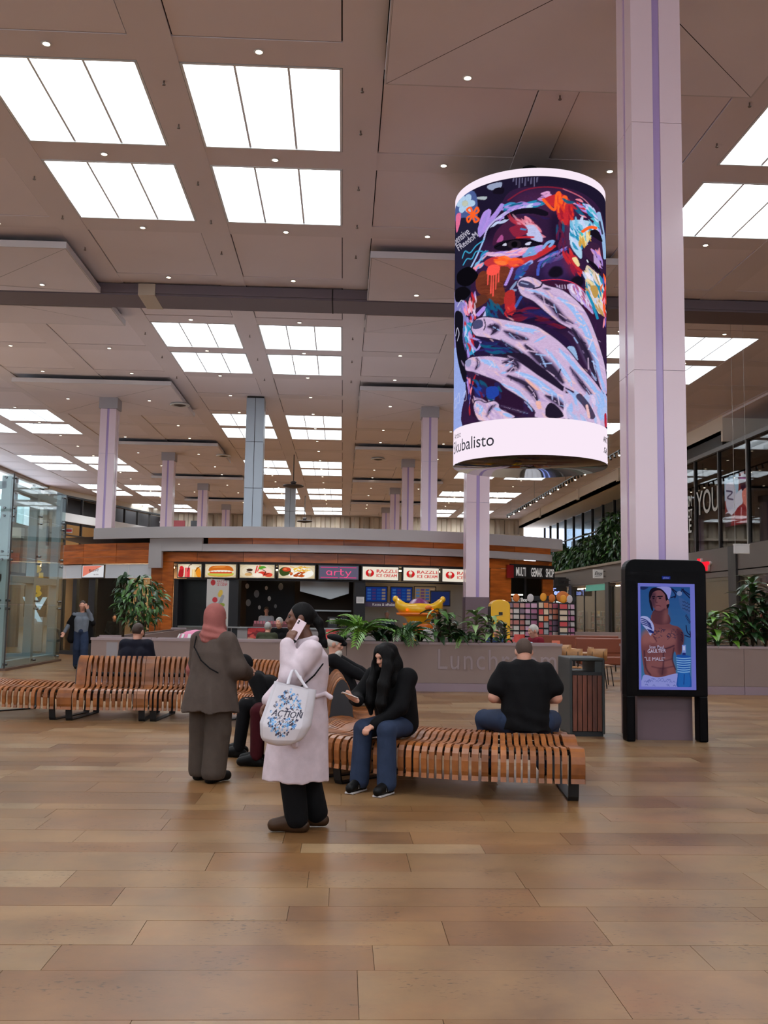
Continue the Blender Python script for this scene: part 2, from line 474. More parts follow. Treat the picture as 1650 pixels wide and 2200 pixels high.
# suspended square baffles round the pillars: four shallow triangular facets each
PX = [3.86, -10.66]
PY = [12.95, 28.0, 43.5, 58.7, 73.2, 87.8]
m_raft = mat('ceiling_raft_paint', (236,226,229), 0.7, noise=0.04, nscale=0.5)
m_raftedge = mat('ceiling_raft_edge', (214,206,206), 0.6)
def raft(name, x, y, label, y0=None, y1=None):
    hw = 3.27; t = thing(name, label, 'ceiling panel', (x,y,CZ), group='square rafts hung below the ceiling round the pillars')
    y0 = -hw if y0 is None else y0; y1 = hw if y1 is None else y1
    zb, zt = -.34, -.16
    pts = {'n': [(-hw,y0),(hw,y0)], 's': [(hw,y1),(-hw,y1)]}
    c = (0,max(y0,min(y1,0)),-.26)
    P = [(-hw,y0,zb),(hw,y0,zb),(hw,y1,zb),(-hw,y1,zb)]
    for i in range(4):
        a, b = Vector(P[i]), Vector(P[(i+1)%4]); cc = Vector(c); g = (a+b+cc)/3
        if (b-a).length < .1: continue
        q = [p + (g-p).normalized()*.012 for p in (a,b,cc)]
        me = MB().add([tuple(p) for p in q], [(0,1,2)])
        if ((q[1]-q[0]).cross(q[2]-q[0])).length > .05: part('facet', me, m_raft, t)
    e = MB(); k = .03
    e.box(-hw,hw,y0-k,y0,zb,zt); e.box(-hw,hw,y1,y1+k,zb,zt); e.box(-hw-k,-hw,y0-k,y1+k,zb,zt); e.box(hw,hw+k,y0-k,y1+k,zb,zt)
    part('edge_trim', e, m_raftedge, t)
    part('top_sheet', MB().quad((-hw,y0,zt),(hw,y0,zt),(hw,y1,zt),(-hw,y1,zt)), m_dark, t)
    for sx in (-.8,.8):
        for sy in (.25,.75): part('hanger_rod', MB().tube([(sx*hw,y0+(y1-y0)*sy,zt),(sx*hw,y0+(y1-y0)*sy,.0)], .012, 6), m_dark, t)
    return t
ordn = ['nearest','second','third','fourth','fifth','sixth']
for j, y in enumerate(PY):
    for i, x in enumerate(PX):
        side = 'above the advertising totem side' if i == 0 else 'over the left pillar row'
        if j == 1:
            raft('ceiling_raft', x, y, ('right' if i == 0 else 'left')+' raft half in front of the dark ceiling girder', -3.27, .25)
            raft('ceiling_raft', x, y, ('right' if i == 0 else 'left')+' raft half just behind the dark ceiling girder', 1.75, 3.6)
        elif not (i == 1 and j == 0):
            raft('ceiling_raft', x, y, '%s pale square ceiling raft on the %s pillar row' % (ordn[j], 'right' if i == 0 else 'left'))
# girder at the expansion joint
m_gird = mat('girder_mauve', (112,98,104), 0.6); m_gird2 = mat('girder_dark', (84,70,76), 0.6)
g = thing('ceiling_girder', 'dark mauve girder crossing the whole ceiling', 'girder', (0,28.95,CZ))
part('lower_flange', MB().box(XL,XR,-.62,.62,-.36,-.3), m_gird, g)
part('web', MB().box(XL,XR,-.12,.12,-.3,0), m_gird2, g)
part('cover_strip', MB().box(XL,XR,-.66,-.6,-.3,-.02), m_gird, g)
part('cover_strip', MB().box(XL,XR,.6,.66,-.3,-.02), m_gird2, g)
part('joint_bracket', MB().box(-6.25,-5.75,-.7,.66,-.37,-.02), mat('bracket_cream', (196,180,160), .6), g)
part('joint_seam', MB().box(-.5,-.46,-.67,.63,-.37,-.02), m_dark, g)

# recessed downlights
m_spot = emitmat('downlight_glow', (255,236,206), SPOT_E); m_ring = mat('downlight_rim', (225,222,216), .4)
ring = MB().lathe([(.055,-.002),(.085,-.008),(.09,0.0)], 14).mesh('rim', m_ring, True)
disc = MB().add([(0.062*math.cos(2*PI*i/12),0.062*math.sin(2*PI*i/12),-.004) for i in range(12)], [tuple(range(11,-1,-1))]).mesh('lamp', m_spot)
ORD = ['first','second','third','fourth','fifth','sixth','seventh','eighth','ninth','tenth','eleventh','twelfth','thirteenth','fourteenth','fifteenth','sixteenth','seventeenth','eighteenth','nineteenth','twentieth','twenty-first']
LY = [15.95,20.0,24.0,27.7,31.85,35.77,39.66,43.4,47.2,51.05,54.9,58.5,62.2,65.95,69.8,73.2,76.7,80.8,85.1,88,91]
for iy, y in enumerate(LY):
    ncol = 0
    for cx, k in zip(XC, KX):
        if cx < -22 or cx > 16: continue
        zz = CZ
        if k % 4 in (1, 2) and min(abs(y-p) for p in PY) < 3.2: zz = CZ-.33
        if iy % 4 == 3: y2 = y-.0
        if abs(cx) < 16.5 and (735+cx*2080/y) > -40 and (735+cx*2080/y) < 1690:
            r = thing('recessed_downlight', 'recessed downlight, %s from the left in the %s ceiling row from the front' % (ORD[ncol], ORD[iy]), 'ceiling light', (cx,y,zz-.004), group='recessed ceiling downlights')
            link('rim', ring, r); link('lamp', disc, r); ncol += 1
# sprinkler heads on the beams
m_spr = mat('sprinkler_brass', (120,105,95), .4, .6)
spr = MB().tube([(0,0,0),(0,0,-.07)], .016, 8).lathe([(.035,-.07),(.03,-.085),(.008,-.09)], 10)
spr_me = spr.mesh('sprinkler', m_spr)
for iy, y in enumerate((17.0,18.6,21.2,23.4,25.5,29.9,33.5,36.7,40)):
    for x in (-3.45,.18,-7.1,7.45,3.86):
        if x == 3.86 and not (14 < y < 18): continue
        link('sprinkler_head', spr_me, None, (x,y,CZ), label='tiny sprinkler head, %s from the front under the %s beam' % (ORD[iy], {-3.45:'centre left',.18:'centre',-7.1:'left outer',7.45:'right outer',3.86:'pillar-side'}[x]), cat='sprinkler', group='sprinkler heads along the ceiling beams')
# round ceiling diffusers and pendant fans at the back
m_fan = mat('fan_dark', (62,52,48), .5)
for x, y, lab in ((-7.6,43.9,'round air diffuser in the third raft on the left'),(-7.4,58.6,'round air diffuser in the fourth raft on the left'),(2.0,58.6,'round air diffuser in the right raft row behind the cylinder')):
    d = thing('air_diffuser', lab, 'air vent', (x,y,CZ-.36))
    part('outer_ring', MB().lathe([(.42,0),(.46,-.04),(.36,-.07),(.33,-.02)], 24), m_ring, d, True)
    part('inner_cone', MB().lathe([(.28,-.01),(.26,-.05),(.1,-.09),(.02,-.1)], 24), m_fan, d, True)
for x, y, z, lab in ((-3.2,60.0,9.2,'dark disc pendant hanging in front of the far skylights'),(-3.35,82.0,9.0,'small dark disc pendant farthest back')):
    f = thing('pendant_fan', lab, 'pendant', (x,y,z))
    part('rod', MB().tube([(0,0,.1),(0,0,CZ-z)], .03, 8), m_fan, f)
    part('motor', MB().lathe([(.12,.1),(.2,.28),(.1,.34)], 16), m_fan, f, True)
    part('disc', MB().lathe([(.1,-.12),(.62,-.02),(.66,.03),(.6,.08),(.12,.12)], 28), m_fan, f, True)

# ------------------------------------------------------------------ floor of long travertine slabs
fl = link('floor', None, kind='structure')
def tile_mat(name, src):
    m = bpy.data.materials.new(name); m.use_nodes = True
    nt = m.node_tree; N = nt.nodes; L = nt.links; b = N['Principled BSDF']
    if src == 'obj':
        a = N.new('ShaderNodeObjectInfo'); colo = a.outputs['Color']
    else:
        a = N.new('ShaderNodeAttribute'); a.attribute_name = 'tcol'; colo = a.outputs['Color']
    tc = N.new('ShaderNodeNewGeometry')
    n1 = N.new('ShaderNodeTexNoise'); n1.inputs['Scale'].default_value = 1.6; n1.inputs['Detail'].default_value = 6; n1.inputs['Roughness'].default_value = .65
    L.new(tc.outputs['Position'], n1.inputs['Vector'])
    cr = N.new('ShaderNodeValToRGB'); cr.color_ramp.elements[0].position = .3; cr.color_ramp.elements[1].position = .75
    cr.color_ramp.elements[0].color = (.60,.56,.53,1); cr.color_ramp.elements[1].color = (1.16,1.14,1.12,1)
    L.new(n1.outputs['Fac'], cr.inputs['Fac'])
    mx = N.new('ShaderNodeMixRGB'); mx.blend_type = 'MULTIPLY'; mx.inputs['Fac'].default_value = 1
    L.new(colo, mx.inputs['Color1']); L.new(cr.outputs['Color'], mx.inputs['Color2'])
    # rust-brown veins and dark pits in patches
    n2 = N.new('ShaderNodeTexNoise'); n2.inputs['Scale'].default_value = 2.6; n2.inputs['Detail'].default_value = 3
    n3 = N.new('ShaderNodeTexNoise'); n3.inputs['Scale'].default_value = 48; n3.inputs['Detail'].default_value = 4
    mpg = N.new('ShaderNodeMapping'); mpg.inputs['Scale'].default_value = (.55,1,1)
    L.new(tc.outputs['Position'], n2.inputs['Vector']); L.new(tc.outputs['Position'], mpg.inputs['Vector']); L.new(mpg.outputs['Vector'], n3.inputs['Vector'])
    r2 = N.new('ShaderNodeMapRange'); r2.inputs['From Min'].default_value = .5; r2.inputs['From Max'].default_value = .62
    r3 = N.new('ShaderNodeMapRange'); r3.inputs['From Min'].default_value = .58; r3.inputs['From Max'].default_value = .66
    L.new(n2.outputs['Fac'], r2.inputs['Value']); L.new(n3.outputs['Fac'], r3.inputs['Value'])
    mu = N.new('ShaderNodeMath'); mu.operation = 'MULTIPLY'; L.new(r2.outputs[0], mu.inputs[0]); L.new(r3.outputs[0], mu.inputs[1])
    mu2 = N.new('ShaderNodeMath'); mu2.operation = 'MULTIPLY'; mu2.inputs[1].default_value = .75; L.new(mu.outputs[0], mu2.inputs[0])
    m2 = N.new('ShaderNodeMixRGB'); m2.inputs['Color2'].default_value = lin((52,28,14)); L.new(mu2.outputs[0], m2.inputs['Fac']); L.new(mx.outputs['Color'], m2.inputs['Color1'])
    n4 = N.new('ShaderNodeTexNoise'); n4.inputs['Scale'].default_value = 3.4; n4.inputs['Detail'].default_value = 5; n4.inputs['Roughness'].default_value = .7
    L.new(mpg.outputs['Vector'], n4.inputs['Vector'])
    r4 = N.new('ShaderNodeMapRange'); r4.inputs['From Min'].default_value = .52; r4.inputs['From Max'].default_value = .75; r4.inputs['To Max'].default_value = .45; L.new(n4.outputs['Fac'], r4.inputs['Value'])
    m4 = N.new('ShaderNodeMixRGB'); m4.inputs['Color2'].default_value = lin((140,88,52)); L.new(r4.outputs[0], m4.inputs['Fac']); L.new(m2.outputs['Color'], m4.inputs['Color1'])
    L.new(m4.outputs['Color'], b.inputs['Base Color'])
    rr_ = N.new('ShaderNodeMapRange'); rr_.inputs['To Min'].default_value = .27; rr_.inputs['To Max'].default_value = .40
    L.new(n1.outputs['Fac'], rr_.inputs['Value']); L.new(rr_.outputs[0], b.inputs['Roughness'])
    b.inputs['Specular IOR Level'].default_value = .4
    bp = N.new('ShaderNodeBump'); bp.inputs['Strength'].default_value = .03; bp.inputs['Distance'].default_value = .002
    return m
m_tile = tile_mat('travertine_slab', 'obj'); m_tile2 = tile_mat('travertine_far', 'attr')
m_grout = mat('floor_joint', (126,96,70), .7)
FYB = [4.03,4.56,4.89,5.26,5.51,5.86,6.22,6.68,6.94,7.31,7.70,8.04,8.26,8.77]
lo = []
y = 4.03
while y > 1.2:
    w = rng.choice([.36,.25,.5]); y -= w; lo.insert(0, y)
hi = []
y = 8.77
while y < 34:
    w = rng.choice([.26,.37,.5,.35]); y += w; hi.append(y)
FY = lo + FYB + hi
TC = [(206,173,134),(198,162,121),(212,183,147),(190,150,109),(204,171,131),(195,157,116),(222,198,166),(184,145,105),(205,173,136),(209,178,142),(192,154,113),(200,163,128)]
tiles = []
FLT = (.45,.378,.288)
for a, b in zip(FY[:-1], FY[1:]):
    hwid = a*0.43 + 1.6
    x = -hwid - rng.random()*1.4
    while x < hwid + 1.2:
        l = rng.uniform(.75,1.75); tiles.append((x, x+l, a, b, rng.choice(TC), rng.uniform(.9,1.07))); x += l
slab = MB().box(-.5,.5,-.5,.5,-.02,0).mesh('slab', m_tile)
def vis(t):
    y = max(t[2],.5); return 2080*1.62/y < 930
tiles_v = sorted([t for t in tiles], key=lambda t: 0 if vis(t) and (-.45*t[3]-.3 < t[1] and t[0] < .45*t[3]+.3) else 1)
nn = 0; farmb = MB(); farcol = []
for t in tiles_v:
    x0,x1,y0,y1,c,g_ = t
    cl = [v*g_*q_ for v, q_ in zip(lin(c)[:3], FLT)]
    if nn < 298:
        o = link('slab', slab, fl, ((x0+x1)/2,(y0+y1)/2,rng.uniform(-.0008,.0004))); o.scale = (x1-x0-.003, y1-y0-.003, 1); o.color = (cl[0],cl[1],cl[2],1); nn += 1
    else:
        farmb.quad((x0+.002,y0+.002,0),(x1-.002,y0+.002,0),(x1-.002,y1-.002,0),(x0+.002,y1-.002,0)); farcol.append(cl)
# the hall floor farther back and to the sides: bigger random slabs, too flat to pick apart
yy = FY[-1]
def fill(x0, x1, y0, y1):
    y = y0
    while y < y1 - 1e-6:
        b = min(y1, y + rng.choice([.5,.75])); x = x0 - rng.random()
        while x < x1:
            l = rng.uniform(1.2,2.2)
            c = lin(rng.choice(TC)); farmb.quad((max(x,x0)+.002,y+.002,0),(min(x+l,x1)-.002,y+.002,0),(min(x+l,x1)-.002,b-.002,0),(max(x,x0)+.002,b-.002,0)); gq_ = rng.uniform(.9,1.07); farcol.append([v*gq_*q_ for v, q_ in zip(c[:3], FLT)]); x += l
        y = b
fill(-24, 18.2, yy, 99.5)
me = farmb.mesh('far_slabs', m_tile2)
at = me.color_attributes.new('tcol', 'FLOAT_COLOR', 'CORNER')
cc = np.ones((len(me.loops),4), np.float32)
cc[:,:3] = np.repeat(np.array(farcol,np.float32), 4, axis=0); at.data.foreach_set('color', cc.ravel())
link('far_slabs', me, fl, kind='stuff')
part('joint_bed', MB().box(-24,18.2,-16,99.5,-.3,-.012), m_grout, fl)

# ------------------------------------------------------------------ outer walls
m_wallb = mat('wall_beige', (216,200,180), .8, noise=.05, nscale=.6)
m_wallg = mat('wall_greige', (170,158,148), .8, noise=.05, nscale=.6)
wb = link('wall_back', None, kind='structure')
part('wall_sheet', MB().box(-24,18.2,99.5,99.9,0,13), m_wallb, wb)
m_corr = [mat('corrugated_a', (205,188,164), .7), mat('corrugated_b', (176,160,140), .7)]
for i in range(36):
    x = -17 + i*1.0
    part('corrugated_panel', MB().prism([(x,99.5),(x+.12,99.25),(x+.55,99.25),(x+.67,99.5)],6.5,11.1), m_corr[i%2], wb)
part('ledge_rail', MB().box(-17,18.2,99.05,99.25,9.35,9.6), m_wallb, wb)
wl = link('wall_left', None, kind='structure')
part('wall_sheet', MB().box(-24.4,-24,-16,99.9,0,7.6), m_wallg, wl); part('wall_head', MB().box(-24.4,-24,-16,99.9,10.95,13), m_wallg, wl); part('wall_end', MB().box(-24.4,-24,78,99.9,7.6,10.95), m_wallg, wl)
g_side = glass('added_clerestory_glass',(236,242,242),.06); m_mull0 = mat('added_clerestory_mullion',(84,82,82),.5)  # unseen window band, added so side daylight lifts the ceiling
for i in range(24):
    y = -16+i*4.0
    part('mullion', MB().box(-24.3,-24.1,y-.07,y+.07,7.6,10.95), m_mull0, wl)
    if i < 23: part('pane', MB().box(-24.22,-24.2,y+.08,min(y+3.92,77.9),7.65,10.9), g_side, wl)
pl2 = bpy.data.lights.new('added_clerestory_portal','AREA'); pl2.shape = 'RECTANGLE'; pl2.size = 3.3; pl2.size_y = 94; pl2.cycles.is_portal = True
po2 = bpy.data.objects.new('added_clerestory_portal', pl2); COL.objects.link(po2); po2.location = (-23.95,31,9.27); po2.rotation_euler = (0,-PI/2,0)
wr = link('wall_front', None, kind='structure')
# unseen glazed gable behind the visitor, added to brighten pillar faces and ceiling
part('wall_sheet', MB().box(-24.4,18.6,-16.4,-16,11,13), m_wallg, wr); part('lower_wall', MB().box(-24.4,18.6,-16.4,-16,0,4.6), m_wallg, wr)
m_mull = mat('added_gable_mullion',(70,70,72),.4,.4); g_ent = glass('added_gable_glass',(236,242,242),.06)
for i in range(15):
    x = -24+i*3.02
    part('mullion', MB().box(x-.06,x+.06,-16.3,-16.1,4.6,11), m_mull, wr)
    if i < 14: part('pane', MB().box(x+.07,x+2.95,-16.22,-16.2,4.65,10.95), g_ent, wr)
part('transom', MB().box(-24,18.3,-16.3,-16.1,7.8,7.92), m_mull, wr)
part('wall_side', MB().box(18.2,18.6,-16.4,-15.9,0,13), m_wallg, wr)
pl = bpy.data.lights.new('added_gable_portal','AREA'); pl.shape = 'RECTANGLE'; pl.size = 42; pl.size_y = 6.3; pl.cycles.is_portal = True
po = bpy.data.objects.new('added_gable_portal', pl); COL.objects.link(po); po.location = (-2.9,-15.95,7.8); po.rotation_euler = (PI/2,0,PI)
# ------------------------------------------------------------------ pillars: pale glossy panels with a recessed dark groove on every face
m_pil = mat('pillar_enamel_pink', (240,214,222), .25, spec=.6, coat=.3)
m_pilin = mat('pillar_groove_mauve', (176,150,200), .15, spec=.6)
m_pilbase = mat('pillar_base_mauve', (104,82,88), .4)
m_pilcap = mat('pillar_cap_grey', (176,168,170), .6)
def pillar(x, y, label, w=.70, base=True, cap=False, z1=CZ-.26, baseh=2.05):
    t = thing('pillar', label, 'pillar', (x,y,0), group='square pillars carrying the roof')
    h = w/2; gr = .05; d = .02
    z0 = baseh if base else 0.0
    part('core', MB().box(-h+d,h-d,-h+d,h-d,0,z1), m_pilin, t)
    for sx in (-1,1):
        for sy in (-1,1):
            a, b = sorted((sx*gr,sx*h)); c, e = sorted((sy*gr,sy*h))
            mid = [z0+.004] + [z for z in (4.9, 8.4) if z > z0 and z < z1-1] + [z1-(.5 if cap else .0)]
            for q in range(len(mid)-1):
                part('cladding_panel', MB().box(a,b,c,e,mid[q],mid[q+1]-.006), m_pil, t)
    if base: part('plinth', MB().box(-h-.012,h+.012,-h-.012,h+.012,0,z0), m_pilbase, t)
    if cap: part('capital', MB().box(-h-.06,h+.06,-h-.06,h+.06,z1-.5,z1), m_pilcap, t)
    return t
pillar(4.215, 12.98, 'big pale pink pillar right behind the black advertising totem', .70)
pillar(4.02, 29.2, 'pale pillar passing in front of the ice cream signs', .70)
pillar(3.85, 43.9, 'pale pillar beside the lower left of the glowing cylinder', .70, False, True)
pillar(3.9, 59.5, 'thinner far pillar second beyond the glowing cylinder', .70, False, True)
pillar(3.85, 73.6, 'thin far pillar third beyond the glowing cylinder', .70, False, True)
pillar(3.8, 88.0, 'thinnest far pillar at the end of the right row', .70, False, True)
pillar(-10.66, 43.6, 'pale pillar nearest on the left above the wooden kiosk front', .70, False, True)
pillar(-10.7, 58.8, 'second pale pillar of the left row above the kiosk', .70, False, True)
pillar(-10.7, 73.4, 'third thin pillar of the left row above the kiosk', .70, False, True)
pillar(-10.7, 88.0, 'last thin pillar of the left row above the kiosk', .70, False, True)
m_gcol = mat('column_grey', (168,176,184), .35)
def gcol(x, y, w, label):
    t = thing('clad_column', label, 'column', (x,y,0), group='blue-grey clad columns'); h = w/2
    part('joint_core', MB().box(-h+.02,h-.02,-h+.02,h-.02,0,CZ-.02), m_dark, t)
    zs = [0,2.7,4.95,7.0,9.1,CZ-.07]
    for a, b in zip(zs[:-1], zs[1:]):
        for sx in (-1,1):
            x0, x1 = (-h,-.012) if sx < 0 else (.012,h)
            part('cladding_panel', MB().box(x0,x1,-h,h,a+.012,b-.012), m_gcol, t)
gcol(-4.12, 43.8, .80, 'wide blue-grey panel clad column left of centre')
gcol(-4.2, 75.0, .80, 'small far blue-grey clad column')
# ------------------------------------------------------------------ the glowing cylinder
m_led = emitmat('led_screen_picture', s=1.0, attr='pcol')
def paint_portrait():
    c = Canvas(1650, 3075, .42, (30,23,46))
    B = 1467
    def b(pts): return [(x,y+B) for x,y in pts]
    R, O, LI, CY, WB, CR, DK, NV, PK, BR, VI, TE = (196,42,52),(255,98,40),(176,142,226),(34,140,182),(198,212,246),(240,216,160),(22,16,30),(38,36,92),(250,150,170),(112,52,36),(80,40,96),(20,92,128)
    # background left
    c.fill([(70,330),(300,270),(330,560),(260,700),(60,760)], (74,92,146)); c.fill([(60,640),(330,600),(300,1000),(240,1500),(60,1600)], (34,32,54))
    c.fill([(60,1400),(200,1380),(230,1700),(210,2100),(240,2700),(60,2760)], (132,128,190)); c.fill([(60,1950),(160,1900),(225,2250),(225,2700),(60,2720)], (150,168,228))
    c.fill([(430,215),(560,190),(540,260),(450,262)], (150,160,190)); c.fill([(330,330),(420,330),(410,360),(340,352)], (170,180,186)); c.fill([(500,250),(580,250),(570,310),(480,300)], DK)
    for k in range(9): c.stroke([(670+k*27,160),(668+k*27,160+30+50*((k*7)%5)/3)],9,(110,106,140))
    # head mass
    face = [(640,290),(900,255),(1180,290),(1400,420),(1520,640),(1560,1100),(1560,2300),(1300,2700),(260,2700),(240,2200),(230,1700),(270,1250),(300,1000),(430,740),(520,520)]
    c.fill(face, (50,28,60)); c.dabs(face, 150, 150, 24, .9, [(40,26,66),(60,30,70),(36,30,84),(74,30,60)], .6, .8)
    c.stroke([(620,380),(760,290),(930,262),(1120,290),(1290,380)],14,(140,30,50),.9); c.stroke([(1120,290),(1300,390),(1400,520),(1480,700)],10,PK,.7)
    for P_, C_, A_, S_ in (([(700,330),(1000,300),(1250,420),(1200,600),(900,520),(700,520)],(84,40,80),.55,90),([(480,900),(900,900),(860,1100),(600,1200),(420,1120)],(96,44,78),.5,90),([(1000,560),(1090,560),(1120,900),(1040,960)],(26,16,40),.7,50),([(1120,560),(1200,580),(1200,900),(1140,900)],(104,48,84),.6,40),([(700,1450),(1100,1480),(1150,1700),(600,1700)],(24,16,44),.7,80),([(240,1650),(700,1780),(900,2000),(500,2000),(240,1950)],(30,24,60),.7,60),([(430,560),(640,470),(560,640),(440,800)],(22,14,34),.6,50)): c.fill(P_,C_,A_,True,S_)
    # forehead colours
    c.dabs([(560,440),(880,380),(960,420),(700,490)], 26, 130, 34, -.25, [CY,TE,(60,150,200),LI], .9, .2)
    c.dabs([(520,560),(640,460),(900,440),(880,480),(640,520),(480,680)], 20, 130, 26, -.6, [LI,WB,(200,180,240)], .9, .3)
    c.fill([(340,640),(420,470),(465,480),(440,560),(560,420),(570,460),(400,700),(350,740)], (166,140,222)); c.stroke([(360,600),(400,500),(450,480),(430,580),(390,690)],26,LI); c.stroke([(470,560),(520,480),(560,420)],24,LI)
    c.dabs([(880,360),(1000,320),(1010,420),(920,420)], 8, 90, 26, .5, [(222,160,206),(196,140,210)], .9)
    c.stroke([(930,330),(990,320),(960,400),(1010,430)],22,(220,160,206))
    c.fill([(930,400),(1060,340),(1160,380),(1220,560),(1150,660),(1080,600),(1040,480)], R); c.stroke([(940,390),(1040,500),(1060,350),(1090,340),(1080,520),(1120,380),(1150,390),(1130,500)],26,O); c.dabs([(1080,480),(1220,480),(1200,640),(1110,640)],24,100,26,1.4,[R,(230,60,40),(160,30,50)],.9)
    c.dabs([(1160,400),(1320,420),(1420,560),(1300,560)], 22, 110, 26, .7, [LI,(150,110,200),PK,R,TE], .9)
    c.dabs([(1320,460),(1420,520),(1480,760),(1420,700)], 20, 120, 26, 1.0, [CY,WB,LI,(90,190,210)], .95)
    c.stroke([(1460,560),(1480,640),(1510,800),(1530,1000)],44,(150,184,224)); c.stroke([(1470,640),(1500,760)],20,(60,60,90))
    # left eye, brow
    c.fill([(590,540),(700,480),(860,470),(980,520),(960,560),(840,530),(700,530),(610,580)], DK)
    c.fill([(480,800),(520,680),(640,580),(780,560),(890,640),(940,760),(930,840),(700,860),(500,840)], (70,30,62)); c.dabs([(620,580),(790,560),(900,680),(930,780),(760,640)],26,130,22,.8,[PK,(222,170,190),(180,50,70)],.8,.3)
    c.fill([(760,660),(850,650),(920,740),(930,820),(850,800),(790,740)], (188,192,232)); c.fill([(640,660),(760,640),(800,720),(700,760),(650,720)], (140,36,62)); c.stroke([(700,770),(780,765),(850,770)],18,R); c.stroke([(740,680),(780,690)],18,(70,130,190)); c.fill([(515,800),(560,730),(580,770),(560,800)],(170,80,140))
    c.fill([(490,850),(560,800),(700,780),(840,800),(930,840),(860,870),(700,890),(540,890)], DK); c.ell((680,835),(62,44),(40,30,40)); c.ell((680,835),(30,30),(10,8,12)); c.fill([(570,838),(600,815),(605,846)],(205,205,225)); c.fill([(780,830),(825,815),(820,845),(785,848)],(205,205,230)); c.stroke([(500,856),(700,782),(930,842)],10,(10,8,14))
    c.fill([(390,900),(560,905),(800,880),(930,850),(900,900),(760,950),(600,960),(440,940)], (214,170,208)); c.dabs([(420,900),(900,870),(880,930),(600,960)],30,150,20,-.12,[PK,LI,(236,196,220)],.8,.2)
    c.stroke([(395,770),(430,660),(520,560),(600,500)],16,(190,180,230)); c.stroke([(270,1050),(330,930),(400,760)],16,(160,190,235)); c.dabs([(280,1040),(400,900),(440,940),(340,1080)],16,110,24,-.8,[CY,LI,PK,(120,190,230)],.9)
    # cheek
    c.fill([(400,1000),(520,950),(740,980),(900,880),(1040,860),(1000,920),(800,1030),(640,1080),(460,1060)], (190,52,60)); c.dabs([(480,960),(720,980),(680,1040),(560,1030)],34,120,30,.15,[O,(255,120,60),(240,80,60)],.95,.3); c.dabs([(760,920),(930,850),(900,940),(780,960)],14,110,26,-.5,[LI,(150,100,190),(120,170,220)],.9)
    c.stroke([(940,880),(980,830),(1030,820),(1000,870)],26,(130,170,225)); c.stroke([(900,960),(1040,870)],26,R)
    c.fill([(320,1180),(380,1090),(460,1110),(520,1060),(620,1060),(640,1130),(580,1230),(600,1330),(600,1420),(500,1450),(440,1380),(340,1300)], BR); c.dabs([(330,1100),(620,1080),(600,1420),(420,1440)],30,110,20,.1,[(126,60,40),(96,42,30)],.6)
    c.fill([(270,1380),(400,1330),(430,1400),(300,1470)], (92,48,36))
    for x, l in ((440,170),(470,260),(490,290),(515,220),(540,150)): c.stroke([(x,1080),(x-6,1060+l)],11,(255,90,80))
    c.fill([(425,1120),(440,1050),(500,1030),(550,1060),(530,1120),(480,1140)], (255,86,76)); c.stroke([(600,1240),(640,1140),(660,1080)],26,LI); c.stroke([(740,1080),(830,1020)],40,(150,160,220)); c.dabs([(720,1060),(840,1040),(760,1180),(700,1180)],16,110,26,-.9,[(40,90,160),TE,(60,70,150)],.9); c.stroke([(700,1220),(650,1290),(690,1300)],24,(150,180,220),.8)
    c.fill([(600,1320),(680,1310),(680,1520),(620,1540),(590,1440)],(176,46,46)); c.stroke([(690,1470),(740,1370)],26,(60,90,170)); c.dabs([(600,1440),(700,1440),(680,1560),(600,1550)],14,70,18,1.4,[R,(220,80,60)],.9)
    # nose
    c.fill([(880,1160),(900,1050),(1000,950),(1130,900),(1200,960),(1240,1100),(1330,1180),(1330,1300),(1200,1230),(940,1210)], (40,26,62)); c.stroke([(890,1150),(910,1040),(1010,950),(1140,905)],26,(70,90,190)); c.dabs([(920,1000),(1120,910),(1130,980),(940,1060)],18,110,24,-.7,[(60,90,190),CY,LI],.8)
    c.fill([(930,1080),(1010,980),(1130,960),(1180,1060),(1150,1160),(1000,1200)],(70,44,96),.8,True,60); c.fill([(1120,1000),(1200,990),(1260,1120),(1200,1180)],(130,40,70),.7,True,50); c.fill([(985,1130),(1030,1075),(1100,1085),(1115,1150),(1060,1185),(1000,1175)],DK,1,True,12); c.fill([(1185,1230),(1230,1180),(1295,1190),(1305,1250),(1260,1290),(1205,1275)],DK,1,True,12); c.dabs([(1130,960),(1210,960),(1290,1150),(1220,1160)],26,120,26,1.0,[R,(220,50,50),(150,30,60)],.95); c.fill([(1200,1000),(1240,990),(1270,1060),(1250,1080)],CR); c.stroke([(900,1215),(1060,1205),(1200,1240),(1310,1320)],10,(220,60,90))
    c.dabs([(1050,640),(1130,640),(1140,880),(1080,900)],20,110,20,1.5,[(110,30,60),(70,40,90),TE],.7)
    # right cheek and eye
    c.fill([(1190,640),(1250,610),(1380,640),(1400,760),(1300,860),(1290,1000),(1240,960),(1180,840)], (170,206,232)); c.dabs([(1190,630),(1400,650),(1320,860),(1220,900)],40,130,30,1.2,[WB,(120,190,225),CY,(210,225,245)],.9); c.stroke([(1300,730),(1370,690),(1430,700)],30,O); c.fill([(1350,740),(1440,720),(1500,840),(1420,800)],DK); c.dabs([(1280,760),(1380,770),(1320,900),(1270,900)],16,110,26,1.3,[(210,160,70),(60,190,190),CR],.95)
    c.fill([(1310,940),(1350,860),(1430,850),(1490,940),(1480,1140),(1400,1060)], (60,32,62)); c.dabs([(1380,900),(1480,940),(1480,1100),(1420,1040)],20,110,22,1.2,[PK,LI,(190,160,210)],.85); c.fill([(1330,1010),(1420,1060),(1480,1150),(1420,1120)],DK); c.stroke([(1340,1020),(1350,1040)],12,(220,225,240))
